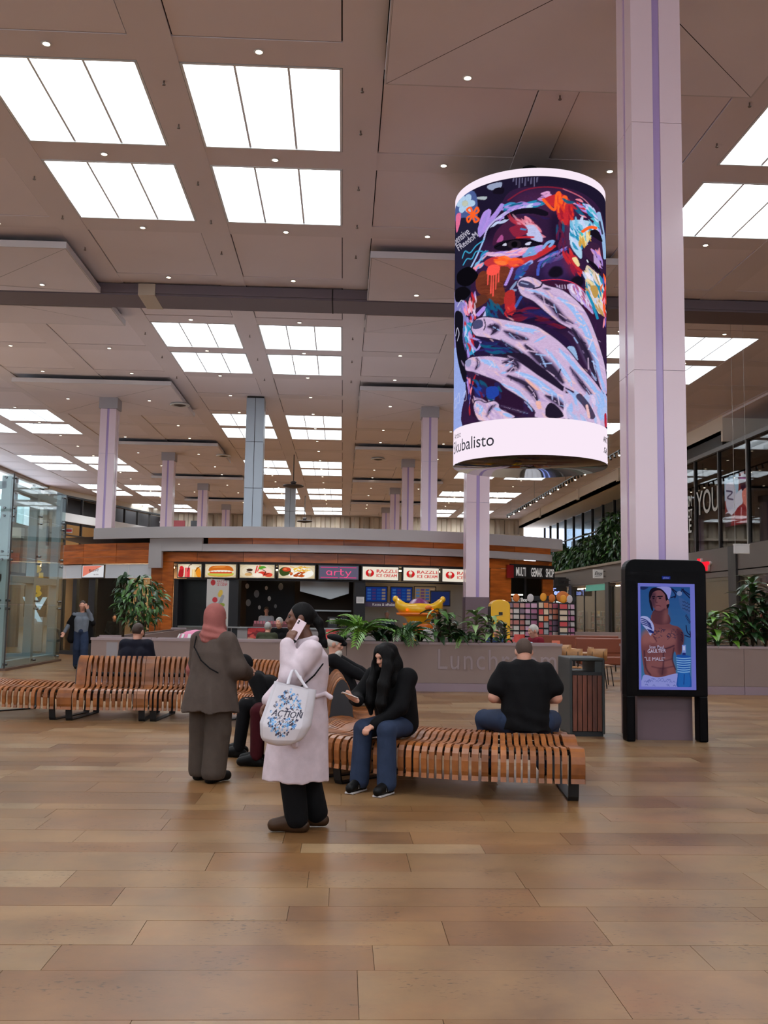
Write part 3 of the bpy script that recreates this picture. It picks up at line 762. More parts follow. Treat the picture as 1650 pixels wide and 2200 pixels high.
    c.fill([(1330,1080),(1400,1120),(1500,1240),(1530,1500),(1460,1560),(1400,1440),(1330,1300)], (214,196,170)); c.dabs([(1330,1090),(1500,1240),(1520,1540),(1420,1540),(1330,1320)],60,150,30,1.1,[CR,CY,(230,210,200),WB,(190,150,90),(240,230,250)],.9,.35); c.fill([(1370,1290),(1430,1280),(1450,1360),(1410,1400)],(190,150,80)); c.stroke([(1340,1340),(1400,1480),(1440,1600)],26,CY); c.dabs([(1480,1180),(1540,1200),(1540,1700),(1490,1640)],26,120,26,1.5,[O,R,(90,90,190),PK],.9)
    # mouth
    c.fill([(920,1240),(1080,1225),(1220,1260),(1340,1400),(1420,1600),(1340,1540),(1180,1480),(1020,1440)], (58,22,50)); c.fill([(1160,1260),(1250,1270),(1340,1390),(1400,1560),(1300,1460),(1200,1380)], (190,170,214)); c.dabs([(1170,1270),(1260,1290),(1390,1520),(1260,1420)],44,100,16,1.15,[(230,215,240),LI,(170,90,130)],.9,.15)
    for k in range(6): c.stroke([(1060+k*24,1262),(1064+k*24,1300)],8,(205,190,220))
    c.dabs([(700,1480),(1000,1500),(1100,1700),(640,1700)],34,180,34,.15,[(110,24,44),(60,24,70),NV,(140,30,50)],.7)
    # marks at left
    for a in range(6): c.ell((205+66*math.cos(a*1.047),390+66*math.sin(a*1.047)),(40,34),(176,204,232),a)
    c.ell((205,390),(34,32),(190,196,180))
    for a in range(4): c.stroke([(285,510),(285+72*math.cos(a*1.57+.6),510+88*math.sin(a*1.57+.6)),(285+60*math.cos(a*1.57+1.2),510+80*math.sin(a*1.57+1.2)),(285,510)],20,O)
    c.fill([(100,520),(160,490),(150,600),(110,690)],(226,110,150))
    c.text('Expensive',40,860,112,(214,208,226),.62,rot=-.62); c.text('FReedoM',140,880,92,(214,208,226),.72,rot=-.62)
    c.stroke([(180,950),(210,880),(260,900),(320,830),(390,780)],12,(60,160,200)); c.stroke([(190,1020),(230,960),(280,960),(320,890),(380,890)],12,(60,160,200))
    c.fill([(130,1100),(250,1040),(340,1120),(300,1200),(220,1240),(130,1200)],(12,10,16)); c.fill([(100,1280),(200,1240),(270,1300),(200,1380),(110,1390)],(14,12,18)); c.stroke([(130,1440),(170,1380),(200,1400)],8,(200,200,220)); c.stroke([(140,1560),(160,1460)],7,(190,190,210))
    c.dabs([(200,1400),(320,1300),(320,1600),(220,1700)],30,110,22,1.4,[PK,LI,(230,200,230),(120,170,230),R],.85); c.stroke([(345,1530),(400,1470)],40,LI); c.stroke([(400,1560),(430,1490)],30,(190,190,235)); c.dabs([(440,1420),(560,1440),(520,1600),(420,1600)],18,100,26,1.2,[TE,(30,60,120)],.8)
    c.fill(b([(100,40),(190,60),(190,300),(230,500),(215,740),(150,560),(110,330)]), (20,18,30)); c.stroke(b([(110,270),(130,190),(150,250),(130,320)]),8,(200,196,220))
    c.fill(b([(200,180),(290,150),(280,330),(330,420),(250,470),(225,360)]),(60,150,200)); c.dabs(b([(200,120),(290,160),(330,420),(240,480)]),26,110,22,1.3,[CY,WB,LI,R,(200,140,200)],.9); c.stroke(b([(260,330),(330,420),(370,340),(300,300)]),20,(170,150,220)); c.dabs(b([(380,320),(700,420),(600,480),(380,440)]),24,150,28,.2,[NV,TE,(50,40,110)],.8)
    for k, (x,y) in enumerate(((90,950),(130,900),(200,880))): c.stroke(b([(x,y),(x+26,y-60),(x+30,y+30),(x+6,y+40)]),6,(200,206,236),.7)
    c.dabs(b([(240,660),(320,700),(300,1000),(250,1090)]),24,110,18,1.5,[R,PK,(40,50,120),LI],.85); c.fill(b([(310,720),(420,700),(700,860),(760,1000),(700,1090),(300,1080)]),(44,22,50)); c.dabs(b([(320,730),(560,780),(540,900),(330,900)]),22,110,40,.8,[(36,70,170),TE,(110,26,50),NV],.8)
    c.fill(b([(430,800),(520,790),(540,870),(470,910),(430,880)]),(36,66,160))
    # fingers
    SK, HL, SH = (205,178,214),(152,188,242),(44,34,58)
    def finger(poly, lights, darks, ang, seed):
        c.fill(poly, SK); c.dabs(poly, 70, 120, 22, ang, [SK,(222,196,226),(186,160,206),(232,190,196)], .7, .25)
        for L_, w_ in lights: c.stroke(L_, w_, HL, .95, True, True)
        for D_, w_ in darks:
            c.stroke(D_, w_*1.25, (92,74,112), .75, True, True, 26); c.stroke(D_, w_*.75, SH, .9, True, True, 10)
            q_ = cat_rom(D_,8); 
            for i_ in range(0,len(q_)-3,2): c.stroke([q_[i_]+c.rs.uniform(-w_,w_,2)*.5,q_[i_+3]+c.rs.uniform(-w_,w_,2)*.5],w_*.16,((44,34,58),(120,100,140),(160,190,240),(214,186,218))[c.rs.randint(4)],.85,False)
        for L_, w_ in lights:
            q_ = cat_rom(L_,8)
            for i_ in range(0,len(q_)-3,2): c.stroke([q_[i_]+c.rs.uniform(-w_,w_,2)*.7,q_[i_+3]+c.rs.uniform(-w_,w_,2)*.7],w_*.2,((152,188,242),(226,206,236),(190,206,246),(236,196,206))[c.rs.randint(4)],.85,False)
        c.stroke(poly+[poly[0]], 9, (36,28,52), .9)
    f1 = [(700,1240),(730,1185),(810,1165),(900,1205),(960,1255),(1110,1310),(1240,1420),(1330,1540),(1400,1700),(1470,1900),(1530,2120),(1545,2330),(1480,2320),(1400,2100),(1310,1880),(1210,1730),(1080,1640),(960,1530),(850,1420),(740,1350)]
    finger(f1, [([(1080,1390),(1200,1500),(1290,1640),(1360,1800),(1430,2050),(1500,2300)],60),([(1230,1640),(1290,1600)],36),([(1260,1690),(1330,1660)],36),([(780,1300),(900,1330),(1000,1390)],24)], [([(860,1340),(1000,1450),(1110,1590),(1200,1650)],60),([(1200,1700),(1290,1860),(1370,2050),(1440,2250)],80),([(940,1290),(1000,1300)],18)], .8, 1)
    c.fill([(715,1250),(735,1205),(800,1215),(860,1260),(850,1285),(770,1275)], (66,62,96)); c.stroke([(740,1225),(800,1245)],12,(150,160,200)); c.stroke([(850,1290),(910,1275),(930,1240)],14,(40,32,56))
    c.fill(b([(700,150),(960,200),(1150,330),(1230,500),(1260,600),(1150,520),(1000,330),(880,230)]),(40,24,60)); c.fill(b([(1150,420),(1215,415),(1250,540),(1210,520)]),(150,180,220))
    f2 = b([(275,210),(295,140),(350,98),(450,92),(700,150),(870,195),(960,255),(1070,345),(1170,450),(1280,600),(1400,740),(1500,880),(1520,1000),(1380,960),(1200,850),(1100,790),(1000,680),(860,560),(720,450),(560,340),(420,300),(320,275)])
    finger(f2, [(b([(600,180),(760,230),(900,250)]),44),(b([(960,430),(1080,590),(1170,740),(1190,800)]),34),(b([(1080,430),(1230,620),(1400,820),(1480,960)]),44),(b([(640,260),(650,310)]),30),(b([(700,250),(710,300)]),26),(b([(860,360),(960,300)]),22)], [(b([(440,190),(520,200),(480,260)]),60),(b([(590,240),(700,300),(800,330)]),54),(b([(780,390),(900,520),(1020,640),(1110,760)]),90),(b([(560,330),(760,480),(900,610)]),30),(b([(1180,620),(1300,800),(1390,900)]),40)], .7, 2)
    c.fill(b([(290,160),(320,120),(380,120),(390,180),(350,205),(300,205)]), (74,74,112)); c.stroke(b([(400,110),(415,170),(400,220)]),10,SH)
    c.fill(b([(560,480),(760,470),(900,590),(1060,740),(1150,860),(1000,800),(860,690),(740,590)]),(36,26,48))
    f3 = b([(212,560),(235,510),(290,485),(430,480),(560,495),(690,530),(790,600),(900,690),(1010,770),(1130,860),(1260,960),(1360,1100),(900,1110),(860,1040),(790,950),(700,880),(600,810),(530,740),(420,690),(300,640),(225,620)])
    finger(f3, [(b([(380,520),(470,560),(520,600)]),50),(b([(700,650),(840,720),(1000,850),(1120,960)]),52),(b([(560,760),(700,840),(790,940),(840,1040)]),34),(b([(600,590),(640,560)]),26),(b([(640,600),(680,570)]),24),(b([(560,660),(610,650)]),24)], [(b([(330,500),(350,560),(320,610)]),26),(b([(580,560),(660,540),(700,600),(620,640)]),60),(b([(620,690),(760,760),(850,860),(890,960)]),60),(b([(960,890),(1050,940),(1150,1040)]),54)], .6, 3)
    c.fill(b([(220,530),(250,510),(280,520),(270,575),(230,578)]), (150,150,190)); c.fill(b([(780,735),(800,730),(890,820),(870,830)]), (236,180,170)); c.fill(b([(870,950),(910,945),(920,1010),(890,1020)]),(236,180,170))
    c.fill(b([(960,1010),(1010,960),(1090,1030),(1110,1100),(970,1100)]),(34,26,44))
    f4 = b([(300,980),(320,925),(370,920),(420,945),(500,930),(545,965),(560,1010),(690,1100),(400,1130),(330,1080)])
    finger(f4, [(b([(330,960),(380,1000),(360,1060)]),34),(b([(500,1000),(560,1030)]),30),(b([(580,1060),(660,1090)]),34)], [(b([(430,1080),(470,1000),(510,970)]),26),(b([(560,980),(700,1030),(800,1060)]),16)], .9, 4)
    palm = b([(1140,870),(1250,900),(1400,880),(1540,900),(1550,1180),(1380,1150),(1150,1110),(1120,960)])
    c.fill(palm, (196,186,224)); c.dabs(palm, 60, 150, 34, 1.25, [HL,SK,(226,200,230),(170,190,235)], .85, .3); c.stroke(b([(1260,900),(1330,990),(1380,1090)]),60,SH,.8); c.stroke(b([(1330,990),(1350,1100)]),26,(236,190,190)); c.fill(b([(1505,1080),(1530,1070),(1535,1180),(1510,1190)]),(180,40,60))
    c.grain(.05)
    return c
def cyl_build():
    cx, cy, R, z0, z1 = 3.87, 20.0, 1.60, 4.66, 10.46
    t = thing('led_cylinder', 'huge hanging cylinder screen glowing with a painted face behind a hand', 'screen', (cx,cy,z0))
    cv = paint_portrait()
    H = z1-z0
    th_c = math.atan2(-cy, -cx)       # direction from the cylinder towards the hall entrance
    def grid(t0, t1, nt, nv, v0=0, v1=1):
        T, V = np.meshgrid(np.linspace(t0,t1,nt), np.linspace(v0,v1,nv))
        a = th_c + T
        P = np.stack([R*np.cos(a), R*np.sin(a), H*(1-V)],-1)
        S = np.sin(T); Cc = np.cos(T)
        S2 = np.where(Cc < 0, np.sign(S)*(2-np.abs(S)), S)     # picture runs on, mirrored, round the back
        S2 = np.where(np.abs(S2) > 1, np.sign(S2)*(2-np.abs(S2)), S2); C2 = np.abs(Cc)
        px = 1138+160*S2; yt = 430-77*C2; yb = 1003-23*C2; py = yt+(yb-yt)*V
        C = cv.sample((px-960)*4.583, (py-340)*4.583)
        white = (V < .03) | (V > .873)
        C = np.where(white[...,None], np.array([250,234,248],np.float32), C)
        C = np.where(((np.abs(np.abs(T)-1.5) < .0))[...,None], 250, C)
        return P, C
    P, C = grid(-1.75, 1.75, 330, 560); link('screen_picture', picture_mesh('screen_picture', P, C, m_led), t)
    P, C = grid(1.75, 2*PI-1.75, 90, 140); link('screen_picture', picture_mesh('screen_picture', P, C, m_led), t)
    m_under = mat('underside_gloss', (70,52,48), .06, spec=.9, metal=.55)
    part('underside', MB().lathe([(1.605,0),(1.6,-.015),(.02,-.015)], 64), m_under, t, True)
    part('top_lid', MB().lathe([(1.59,H+.001),(1.55,H+.02),(.02,H+.02)], 64), m_dark, t)
    mast = MB()
    part('hanger_mast', MB().tube([(0,0,H),(0,0,CZ-z0)], .16, 16), m_dark, t)
    m_ink = mat('ink_dark', (40,36,52), .6)
    def wrap(me, s0, zb):
        # text laid on the cylinder: s = arc length to the right of s0 (seen from the entrance)
        def fn(co):
            a = th_c + (s0 + co.x)/R; r = R + .004
            return Vector((r*math.cos(a), r*math.sin(a), zb + co.z))
        return warp(me, fn)
    def arc(px): return math.asin(max(-1,min(1,(px-1138)/161)))*R
    link('lettering', wrap(text_mesh('Artist', .17, 0, m_ink), arc(980)+.12, .52), t)
    link('lettering', wrap(text_mesh('Skubalisto', .36, 0, m_ink, bold=.001), arc(977.5)+.22, .22), t)
    link('lettering', wrap(text_mesh('ARTI', .16, 0, m_ink, bold=.004), arc(1290.5)-.12, .42), t)
    link('lettering', wrap(text_mesh('.GAL', .16, 0, m_ink, bold=.004), arc(1290.5)-.12, .2), t)
cyl_build()
# ------------------------------------------------------------------ advertising totem
def paint_advert():
    c = Canvas(730, 1305, .6, (118,122,214))
    def q(pts): return [(x-215-20*(y-265)/1305.0, y-265) for x, y in pts]
    c.fill(q([(247,305),(885,305),(905,1535),(268,1535)]), (46,86,148), 1, False)
    for k in range(14): c.rect(30,40+k*88,680,40+(k+1)*88,(40+3*k,84+4*k,146+2*k),.6)
    SKN, SK2, SKD, HAIR, WH, DB = (118,70,76),(150,96,96),(66,38,52),(24,18,32),(150,152,226),(24,30,66)
    # tattoo-flash drawings
    for a in ([(640,320),(700,400),(690,440)],[(660,330),(740,380),(800,330)],[(700,420),(640,440)],[(780,330),(880,400)],[(800,360),(885,440)]): c.stroke(q(a),14,DB)
    c.ell(q([(750,385)])[0],(34,30),(120,140,190)); c.fill(q([(740,440),(790,450),(880,520),(885,640),(820,610),(770,560)]),(60,92,150)); 
    for k in range(9):
        c.stroke(q([(790+ (k%3)*34,480+k*14),(806+(k%3)*34,492+k*14),(822+(k%3)*34,480+k*14)]),6,DB)
    for k in range(6): c.ell(q([(836+k*9,660+k*16)])[0],(10,16),DB,.5); c.ell(q([(836+k*9,660+k*16)])[0],(5,10),(56,96,156),.5)
    c.stroke(q([(835,780),(850,860),(890,900)]),12,DB); c.stroke(q([(820,900),(890,920),(885,850)]),12,DB); c.fill(q([(250,310),(350,315),(300,345),(252,340)]),(30,44,96))
    # torso
    c.fill(q([(380,700),(430,660),(600,640),(620,760),(400,780)]),(84,50,62)); c.fill(q([(385,680),(420,640),(560,600),(600,700),(640,770),(740,800),(800,880),(800,1000),(770,1120),(720,1160),(690,1100),(660,1180),(700,1330),(690,1400),(560,1420),(330,1400),(290,1280),(265,1100),(262,960),(300,900),(400,880),(420,800)]), SKN)
    c.fill(q([(420,860),(560,830),(700,880),(700,1000),(560,1050),(440,1010)]), SK2, .7, True, 40); c.fill(q([(430,1180),(560,1160),(660,1220),(680,1360),(540,1400),(360,1380),(330,1260)]), SK2, .5, True, 40); c.fill(q([(262,900),(330,830),(420,930),(440,980),(300,1030),(265,1000)]), SK2, .9, True, 40)
    c.stroke(q([(440,1050),(560,1070),(680,1030)]),16,SKD,.9,True,False,14); c.stroke(q([(545,1080),(545,1240),(530,1380)]),18,SKD,.7,True,False,16); c.stroke(q([(430,1200),(530,1220),(660,1190)]),12,SKD,.6,True,False,16); c.stroke(q([(400,1290),(530,1310),(680,1280)]),12,SKD,.6,True,False,16); c.stroke(q([(680,1060),(660,1200),(700,1320)]),14,SKD,.9,True,False,14); c.stroke(q([(300,1100),(320,1300),(380,1390)]),18,SKD,.8,True,False,16); c.fill(q([(470,1330),(560,1290),(590,1360),(520,1410)]),SKD,.5,True,24)
    c.fill(q([(720,820),(800,880),(800,1000),(760,1140),(730,1100),(720,960)]), SKD, .75, True, 30)
    for _ in range(46):
        x = c.rs.uniform(430,720); y = c.rs.uniform(825,940); c.stroke(q([(x,y),(x+c.rs.uniform(-20,20),y+c.rs.uniform(-14,14)),(x+c.rs.uniform(-26,26),y+c.rs.uniform(-20,20))]),5,(40,34,66),.8)
    for k in range(8): c.stroke(q([(770+(k%2)*14,860+k*16),(790,870+k*16)]),9,(30,26,56),.8)
    # neck, head
    c.fill(q([(420,600),(590,560),(600,690),(620,760),(470,770),(400,720)]), (92,54,64)); c.fill(q([(560,590),(600,600),(600,720),(540,760)]), SK2, .7, True, 40)
    c.fill(q([(370,470),(380,380),(470,340),(570,360),(600,440),(600,540),(540,600),(470,612),(420,570),(385,520)]), (128,80,88)); c.fill(q([(372,480),(385,390),(440,380),(440,500),(430,580),(395,530)]), (70,44,62), .85, True, 24)
    c.fill(q([(365,480),(360,380),(400,325),(470,318),(560,340),(610,440),(600,500),(575,470),(560,400),(500,350),(420,370),(390,420)]), HAIR); c.fill(q([(360,470),(385,480),(412,590),(396,604),(372,540)]),HAIR,.9)
    c.fill(q([(455,315),(540,305),(640,320),(632,420),(608,460),(585,400),(520,335)]), WH); c.ell(q([(600,500)])[0],(20,34),(140,90,96)); c.fill(q([(585,530),(620,520),(605,570),(592,565)]),HAIR)
    c.stroke(q([(402,432),(432,428)]),12,HAIR); c.stroke(q([(470,428),(530,424)]),13,HAIR); c.ell(q([(418,452)])[0],(14,7),(30,22,34)); c.ell(q([(500,448)])[0],(18,8),(30,22,34)); c.stroke(q([(455,430),(444,490),(462,502)]),9,SKD,.9,True,False,14); c.stroke(q([(446,545),(476,540),(508,546)]),9,(96,46,60)); c.stroke(q([(450,556),(500,556)]),8,(150,90,98)); c.stroke(q([(430,600),(500,612),(560,580)]),14,SKD,.7,True,False,16)
    # striped shirt on the shoulder
    st = q([(255,680),(340,680),(410,760),(425,840),(395,890),(375,910),(340,850),(262,760)])
    c.fill(st, (170,176,232)); 
    for k in range(7): c.stroke(q([(258+k*2,700+k*22),(320+k*8,720+k*24),(380+k*6,770+k*20)]) if k < 4 else q([(300+k*10,770+k*16),(360+k*6,800+k*12),(415,830+k*8)]),11,(30,40,110))
    c.fill(q([(400,900),(450,920),(440,990),(400,1000),(360,960)]), SK2); 
    for k in range(4): c.stroke(q([(405+k*12,905+k*8),(440+k*6,960+k*8)]),9,(100,58,68))
    # white trousers, bottle
    c.fill(q([(310,1390),(480,1420),(700,1370),(725,1400),(715,1535),(268,1535),(272,1450)]), (148,154,226)); 
    for _ in range(26):
        x = c.rs.uniform(300,700); y = c.rs.uniform(1440,1525); c.stroke(q([(x,y),(x+14,y-12),(x+30,y+4)]),6,(90,100,176),.8)
    c.fill(q([(715,1160),(760,1140),(870,1150),(895,1180),(880,1330),(900,1440),(895,1532),(725,1532),(720,1440),(735,1330)]), (34,84,170)); c.fill(q([(760,1340),(860,1340),(880,1520),(740,1520)]), (40,110,190), .7); c.stroke(q([(810,1380),(805,1500)]),10,(24,60,140))
    for k in range(7): c.stroke(q([(712+k*3,1178+k*28),(800,1186+k*28),(892-k*2,1178+k*28)]),13,(128,176,230))
    c.rect(555,755,604,860,(130,150,220)); c.rect(560,850,600,880,(40,50,120)); c.rect(566,768,594,820,(190,200,240))
    # lettering
    c.text('Jean Paul',138,803,56,(196,190,226),.92); c.text('GAULTIER',114,860,64,(206,200,232),.80,rot=-.05); c.text('GAULTIER',115.5,860,64,(206,200,232),.80,rot=-.05); c.text('"LE MALE"',72,952,62,(206,200,232),.98)
    c.rect(0,0,730,38,(118,122,214)); c.rect(0,1268,730,1305,(118,122,214)); c.rect(0,0,30,1305,(118,122,214)); c.rect(672,0,730,1305,(118,122,214))
    return c
def totem():
    x0, x1, yf = 3.655, 4.715, 12.42
    t = thing('advertising_totem', 'black free-standing advertising totem with a lit perfume poster screen', 'totem', ((x0+x1)/2,yf,0))
    hw = (x1-x0)/2; m_b = mat('totem_black', (6,5,7), .35, spec=.08); m_bs = mat('totem_side', (16,15,17), .4)
    d = .20; H = 2.33; zb = .575; r = .13
    pr = [(-hw,zb),(hw,zb)] + [(hw-r+r*math.cos(a),H-r+r*math.sin(a)) for a in np.linspace(0,PI/2,7)] + [(-hw+r-r*math.sin(a),H-r+r*math.cos(a)) for a in np.linspace(0,PI/2,7)]
    me = bevel(MB().prism(pr, 0, d, 'y').mesh('case', m_b), .012, 2); fixn(me); link('case', me, t)
    for s in (-1,1):
        a, b = (-hw,-hw+.115) if s < 0 else (hw-.115,hw)
        link('leg', bevel(MB().box(a,b,.0,d,0,zb+.01).mesh('leg', m_b), .02, 2), t)
    sx0, sx1, sz0, sz1 = -.37, .375, .66, 2.02
    part('screen_surround', MB().box(sx0-.02,sx1+.02,-.004,.01,sz0-.02,sz1+.02), m_b, t)
    link('advert_picture', flat_picture('advert_picture', paint_advert(), sx0, sx1, sz0, sz1, -.006, 230, 420, emitmat('advert_screen', s=.72, attr='pcol')), t)
    part('cover_glass', MB().quad((-hw+.02,-.012,zb+.02),(hw-.02,-.012,zb+.02),(hw-.02,-.012,H-.15),(-hw+.02,-.012,H-.15)), glass('totem_glass', (250,250,250), .008), t)
    part('logo_plate', MB().box(-.055,.055,-.0135,-.0125,2.075,2.115), emitmat('logo_blue', (24,36,110), 1.0), t)
    link('logo_text', warp(text_mesh('global', .034, 0, emitmat('logo_white', (120,130,190), 1.0), align='CENTER'), lambda co: Vector((co.x, -.0145, co.z+2.084))), t)
totem()
# ------------------------------------------------------------------ the long serpentine slatted bench
m_slat = mat('bench_slat_wood', (148,88,42), .38, wood=True, nscale=6, stretch=(1,1,1), spec=.5)
m_steel = mat('bench_steel_black', (30,29,30), .45, .3)
def bench():
    ctrl = [(-5.25,15.35),(-4.75,14.95),(-4.2,14.72),(-3.6,14.62),(-2.6,14.62),(-1.7,14.45),(-.9,14.0),(-.35,13.3),(-.1,12.4),(-.03,11.5),(.0,10.6),(.14,9.95),(.55,9.5),(1.2,9.2),(1.7,9.1),(2.17,9.05)]
    c = cat_rom(ctrl, 24)
    seg = np.hypot(*np.diff(c,axis=0).T); S = np.concatenate([[0],np.cumsum(seg)]); Ltot = S[-1]
    def at(s):
        return np.array([np.interp(s,S,c[:,0]),np.interp(s,S,c[:,1])])
    def frame(s):
        p = at(s); d = at(min(s+.05,Ltot))-at(max(s-.05,0)); d = d/np.linalg.norm(d); n = np.array([d[1],-d[0]])   # n: right of travel = entrance side first
        return p, d, n
    s_b0 = S[np.argmin(np.abs(c[:,0]+3.86)+np.abs(c[:,1]-14.64)*.3)]; s_b1 = S[np.argmin(np.hypot(c[:,0]-0,c[:,1]-10.55))]
    root = thing('slatted_bench', 'long S-curved double-sided bench of bent wooden slats', 'bench', (0,0,0))
    # section of half a slat: (distance from centre line, height); mirrored for the other side
    seat = [(.64,.17),(.66,.24),(.665,.33),(.655,.39),(.63,.43),(.59,.452),(.52,.455),(.42,.44),(.30,.432),(.22,.435),(.17,.45)]
    low = seat + [(.13,.475),(.08,.492),(.0,.5)]
    back = seat + [(.145,.48),(.13,.53),(.125,.60),(.11,.70),(.085,.79),(.055,.85),(.02,.885),(.0,.89)]
    def slat(s, w, prof, name='slat'):
        p, d, n = frame(s)
        pts = [(u,z) for u,z in prof] + [(-u,z) for u,z in prof[-2::-1]]
        th = .022; secs = []
        for i,(u,z) in enumerate(pts):
            a = pts[max(i-1,0)]; b = pts[min(i+1,len(pts)-1)]; t = np.array([b[0]-a[0],b[1]-a[1]]); t /= np.linalg.norm(t)
            # inward normal (towards below/inside)
            nn_ = np.array([t[1],-t[0]]); 
            if nn_[1] > 0 and abs(nn_[1]) > .2: nn_ = -nn_
            if abs(nn_[1]) <= .2 and nn_[0]*u > 0: nn_ = -nn_
            q = (u+nn_[0]*th, z+nn_[1]*th)
            # slats fan on the bends: width follows the local radius
            pu = at_off(s,w,u); pq = at_off(s,w,q[0])
            secs.append([(pu[0][0],pu[0][1],z),(pu[1][0],pu[1][1],z),(pq[1][0],pq[1][1],q[1]),(pq[0][0],pq[0][1],q[1])])
        mb = MB().sweep(secs)
        part(name, mb, m_slat, root, smooth=False)
    def at_off(s, w, u):
        out = []
        for e in (-.5,.5):
            p, d, n = frame(min(max(s+e*w,0),Ltot)); out.append(p+n*u)
        return out
    wide = [.07, s_b0+.07, s_b0+1.05, s_b0+2.2, s_b0+3.4, s_b1-1.0, s_b1-.05, s_b1+.75, Ltot-.06]
    s = 0.03; pitch = .064
    while s < Ltot-.02:
        near = [w for w in wide if abs(w-s) < .075]
        prof = back if s_b0 <= s <= s_b1 else low
        if near:
            w0 = near[0]
            if w0 is not None:
                slat(w0, .13, back if s_b0 <= w0 <= s_b1 else low); s = w0+.105; wide.remove(w0)
        else:
            slat(s, .045 if s < s_b1 else .042, prof); s += .078 if s < s_b1 else .061
    # long steel rails under the slats and sled legs
    for u, z in ((.5,.40),(-.5,.40),(.25,.385),(-.25,.385)):
        path = []
        for q in np.linspace(.05,Ltot-.05,70):
            p, d, n = frame(q); path.append((p[0]+n[0]*u,p[1]+n[1]*u,z))
        part('rail', MB().tube(path, .02, 6), m_steel, root, True)
    pth = []
    for q in np.linspace(s_b0+.05,s_b1-.05,50):
        p, d, n = frame(q); pth.append((p[0],p[1],.62))
    part('back_rail', MB().tube(pth, .035, 6), m_steel, root, True)
    def sled(s, wd=.09):
        p, d, n = frame(s); P = lambda u,z,e: (p[0]+n[0]*u+d[0]*e, p[1]+n[1]*u+d[1]*e, z)
        path = [(.60,.40),(.575,.2),(.55,.035),(.53,.0),(-.53,.0),(-.55,.035),(-.575,.2),(-.60,.40)]
        secs = []; t = .016
        for i,(u,z) in enumerate(path):
            iu = u*(1-t/.6) ; iz = z+t if z < .1 else z
            secs.append([P(u,z,-wd/2),P(u,z,wd/2),P(iu,iz,wd/2),P(iu,iz,-wd/2)])
        part('sled_leg', MB().sweep(secs), m_steel, root)
    for q in (.12, s_b0-.12, s_b0+.08, s_b0+1.05, s_b0+1.25, s_b0+2.3, s_b0+3.4, s_b1-1.0, s_b1-.1, s_b1+.72, s_b1+.98, Ltot-.09): sled(q)
    # dark end plates closing the backrest
    for q, sg in ((s_b0-.012,1),(s_b1+.03,1)):
        p, d, n = frame(q)
        pr = [(u*.93,z-.012) for u,z in back[10:]]; pr = pr + [(-u,z) for u,z in pr[-2::-1]]
        poly = [(p[0]+n[0]*u,p[1]+n[1]*u,z) for u,z in pr]; m = len(poly)
        poly2 = [(x+d[0]*.02,y_+d[1]*.02,z) for x,y_,z in poly]
        part('end_plate', MB().add(poly+poly2, [tuple(range(m))[::-1],tuple(range(m,2*m))]+[(i,(i+1)%m,m+(i+1)%m,m+i) for i in range(m)]), mat('end_plate_black',(44,42,44),.5), root, fix=True)
    return root, frame, s_b0, s_b1, Ltot
BENCH = bench()
# ------------------------------------------------------------------ litter bin
def litter_bin():
    m_g = mat('bin_grey', (50,53,52), .5, .2); m_bw = mat('bin_plank', (102,52,32), .5, wood=True, nscale=5, stretch=(6,6,1))
    t = thing('litter_bin', 'grey steel litter bin with reddish wooden planks beside the totem', 'litter bin', (3.27,13.25,0))
    hw, hd, H = .235, .36, 1.03
    # bent steel hoop: two side cheeks, top, bottom
    me = bevel(MB().box(-hw,-hw+.035,-hd,hd,.03,H-.02).mesh('side_cheek', m_g), .012, 2); link('side_cheek', me, t)
    me = bevel(MB().box(hw-.035,hw,-hd,hd,.03,H-.02).mesh('side_cheek', m_g), .012, 2); link('side_cheek', me, t)
    link('top_plate', bevel(MB().box(-hw,hw,-hd,hd,H-.045,H).mesh('top_plate', m_g), .02, 3), t)
    part('base_plate', MB().box(-hw+.02,hw-.02,-hd+.03,hd-.03,0,.06), m_steel, t)
    part('opening_rim', MB().box(-hw+.03,hw-.03,-hd+.005,hd-.005,.80,.845), m_steel, t)
    part('inner_liner', MB().box(-hw+.06,hw-.06,-hd+.05,hd-.05,.06,.80), mat('bin_liner',(26,24,24),.7), t)
    for ys in (-1,1):
        for i in range(6):
            w = (2*hw-.07)/6; x = -hw+.035+i*w
            y0, y1 = (-hd+.01,-hd+.035) if ys < 0 else (hd-.035,hd-.01)
            part('plank', MB().box(x+.006,x+w-.006,y0,y1,.07,.80), m_bw, t)
    part('ashtray_block', MB().box(hw-.13,hw-.03,-hd+.02,hd-.02,.845,.985), m_g, t)
litter_bin()
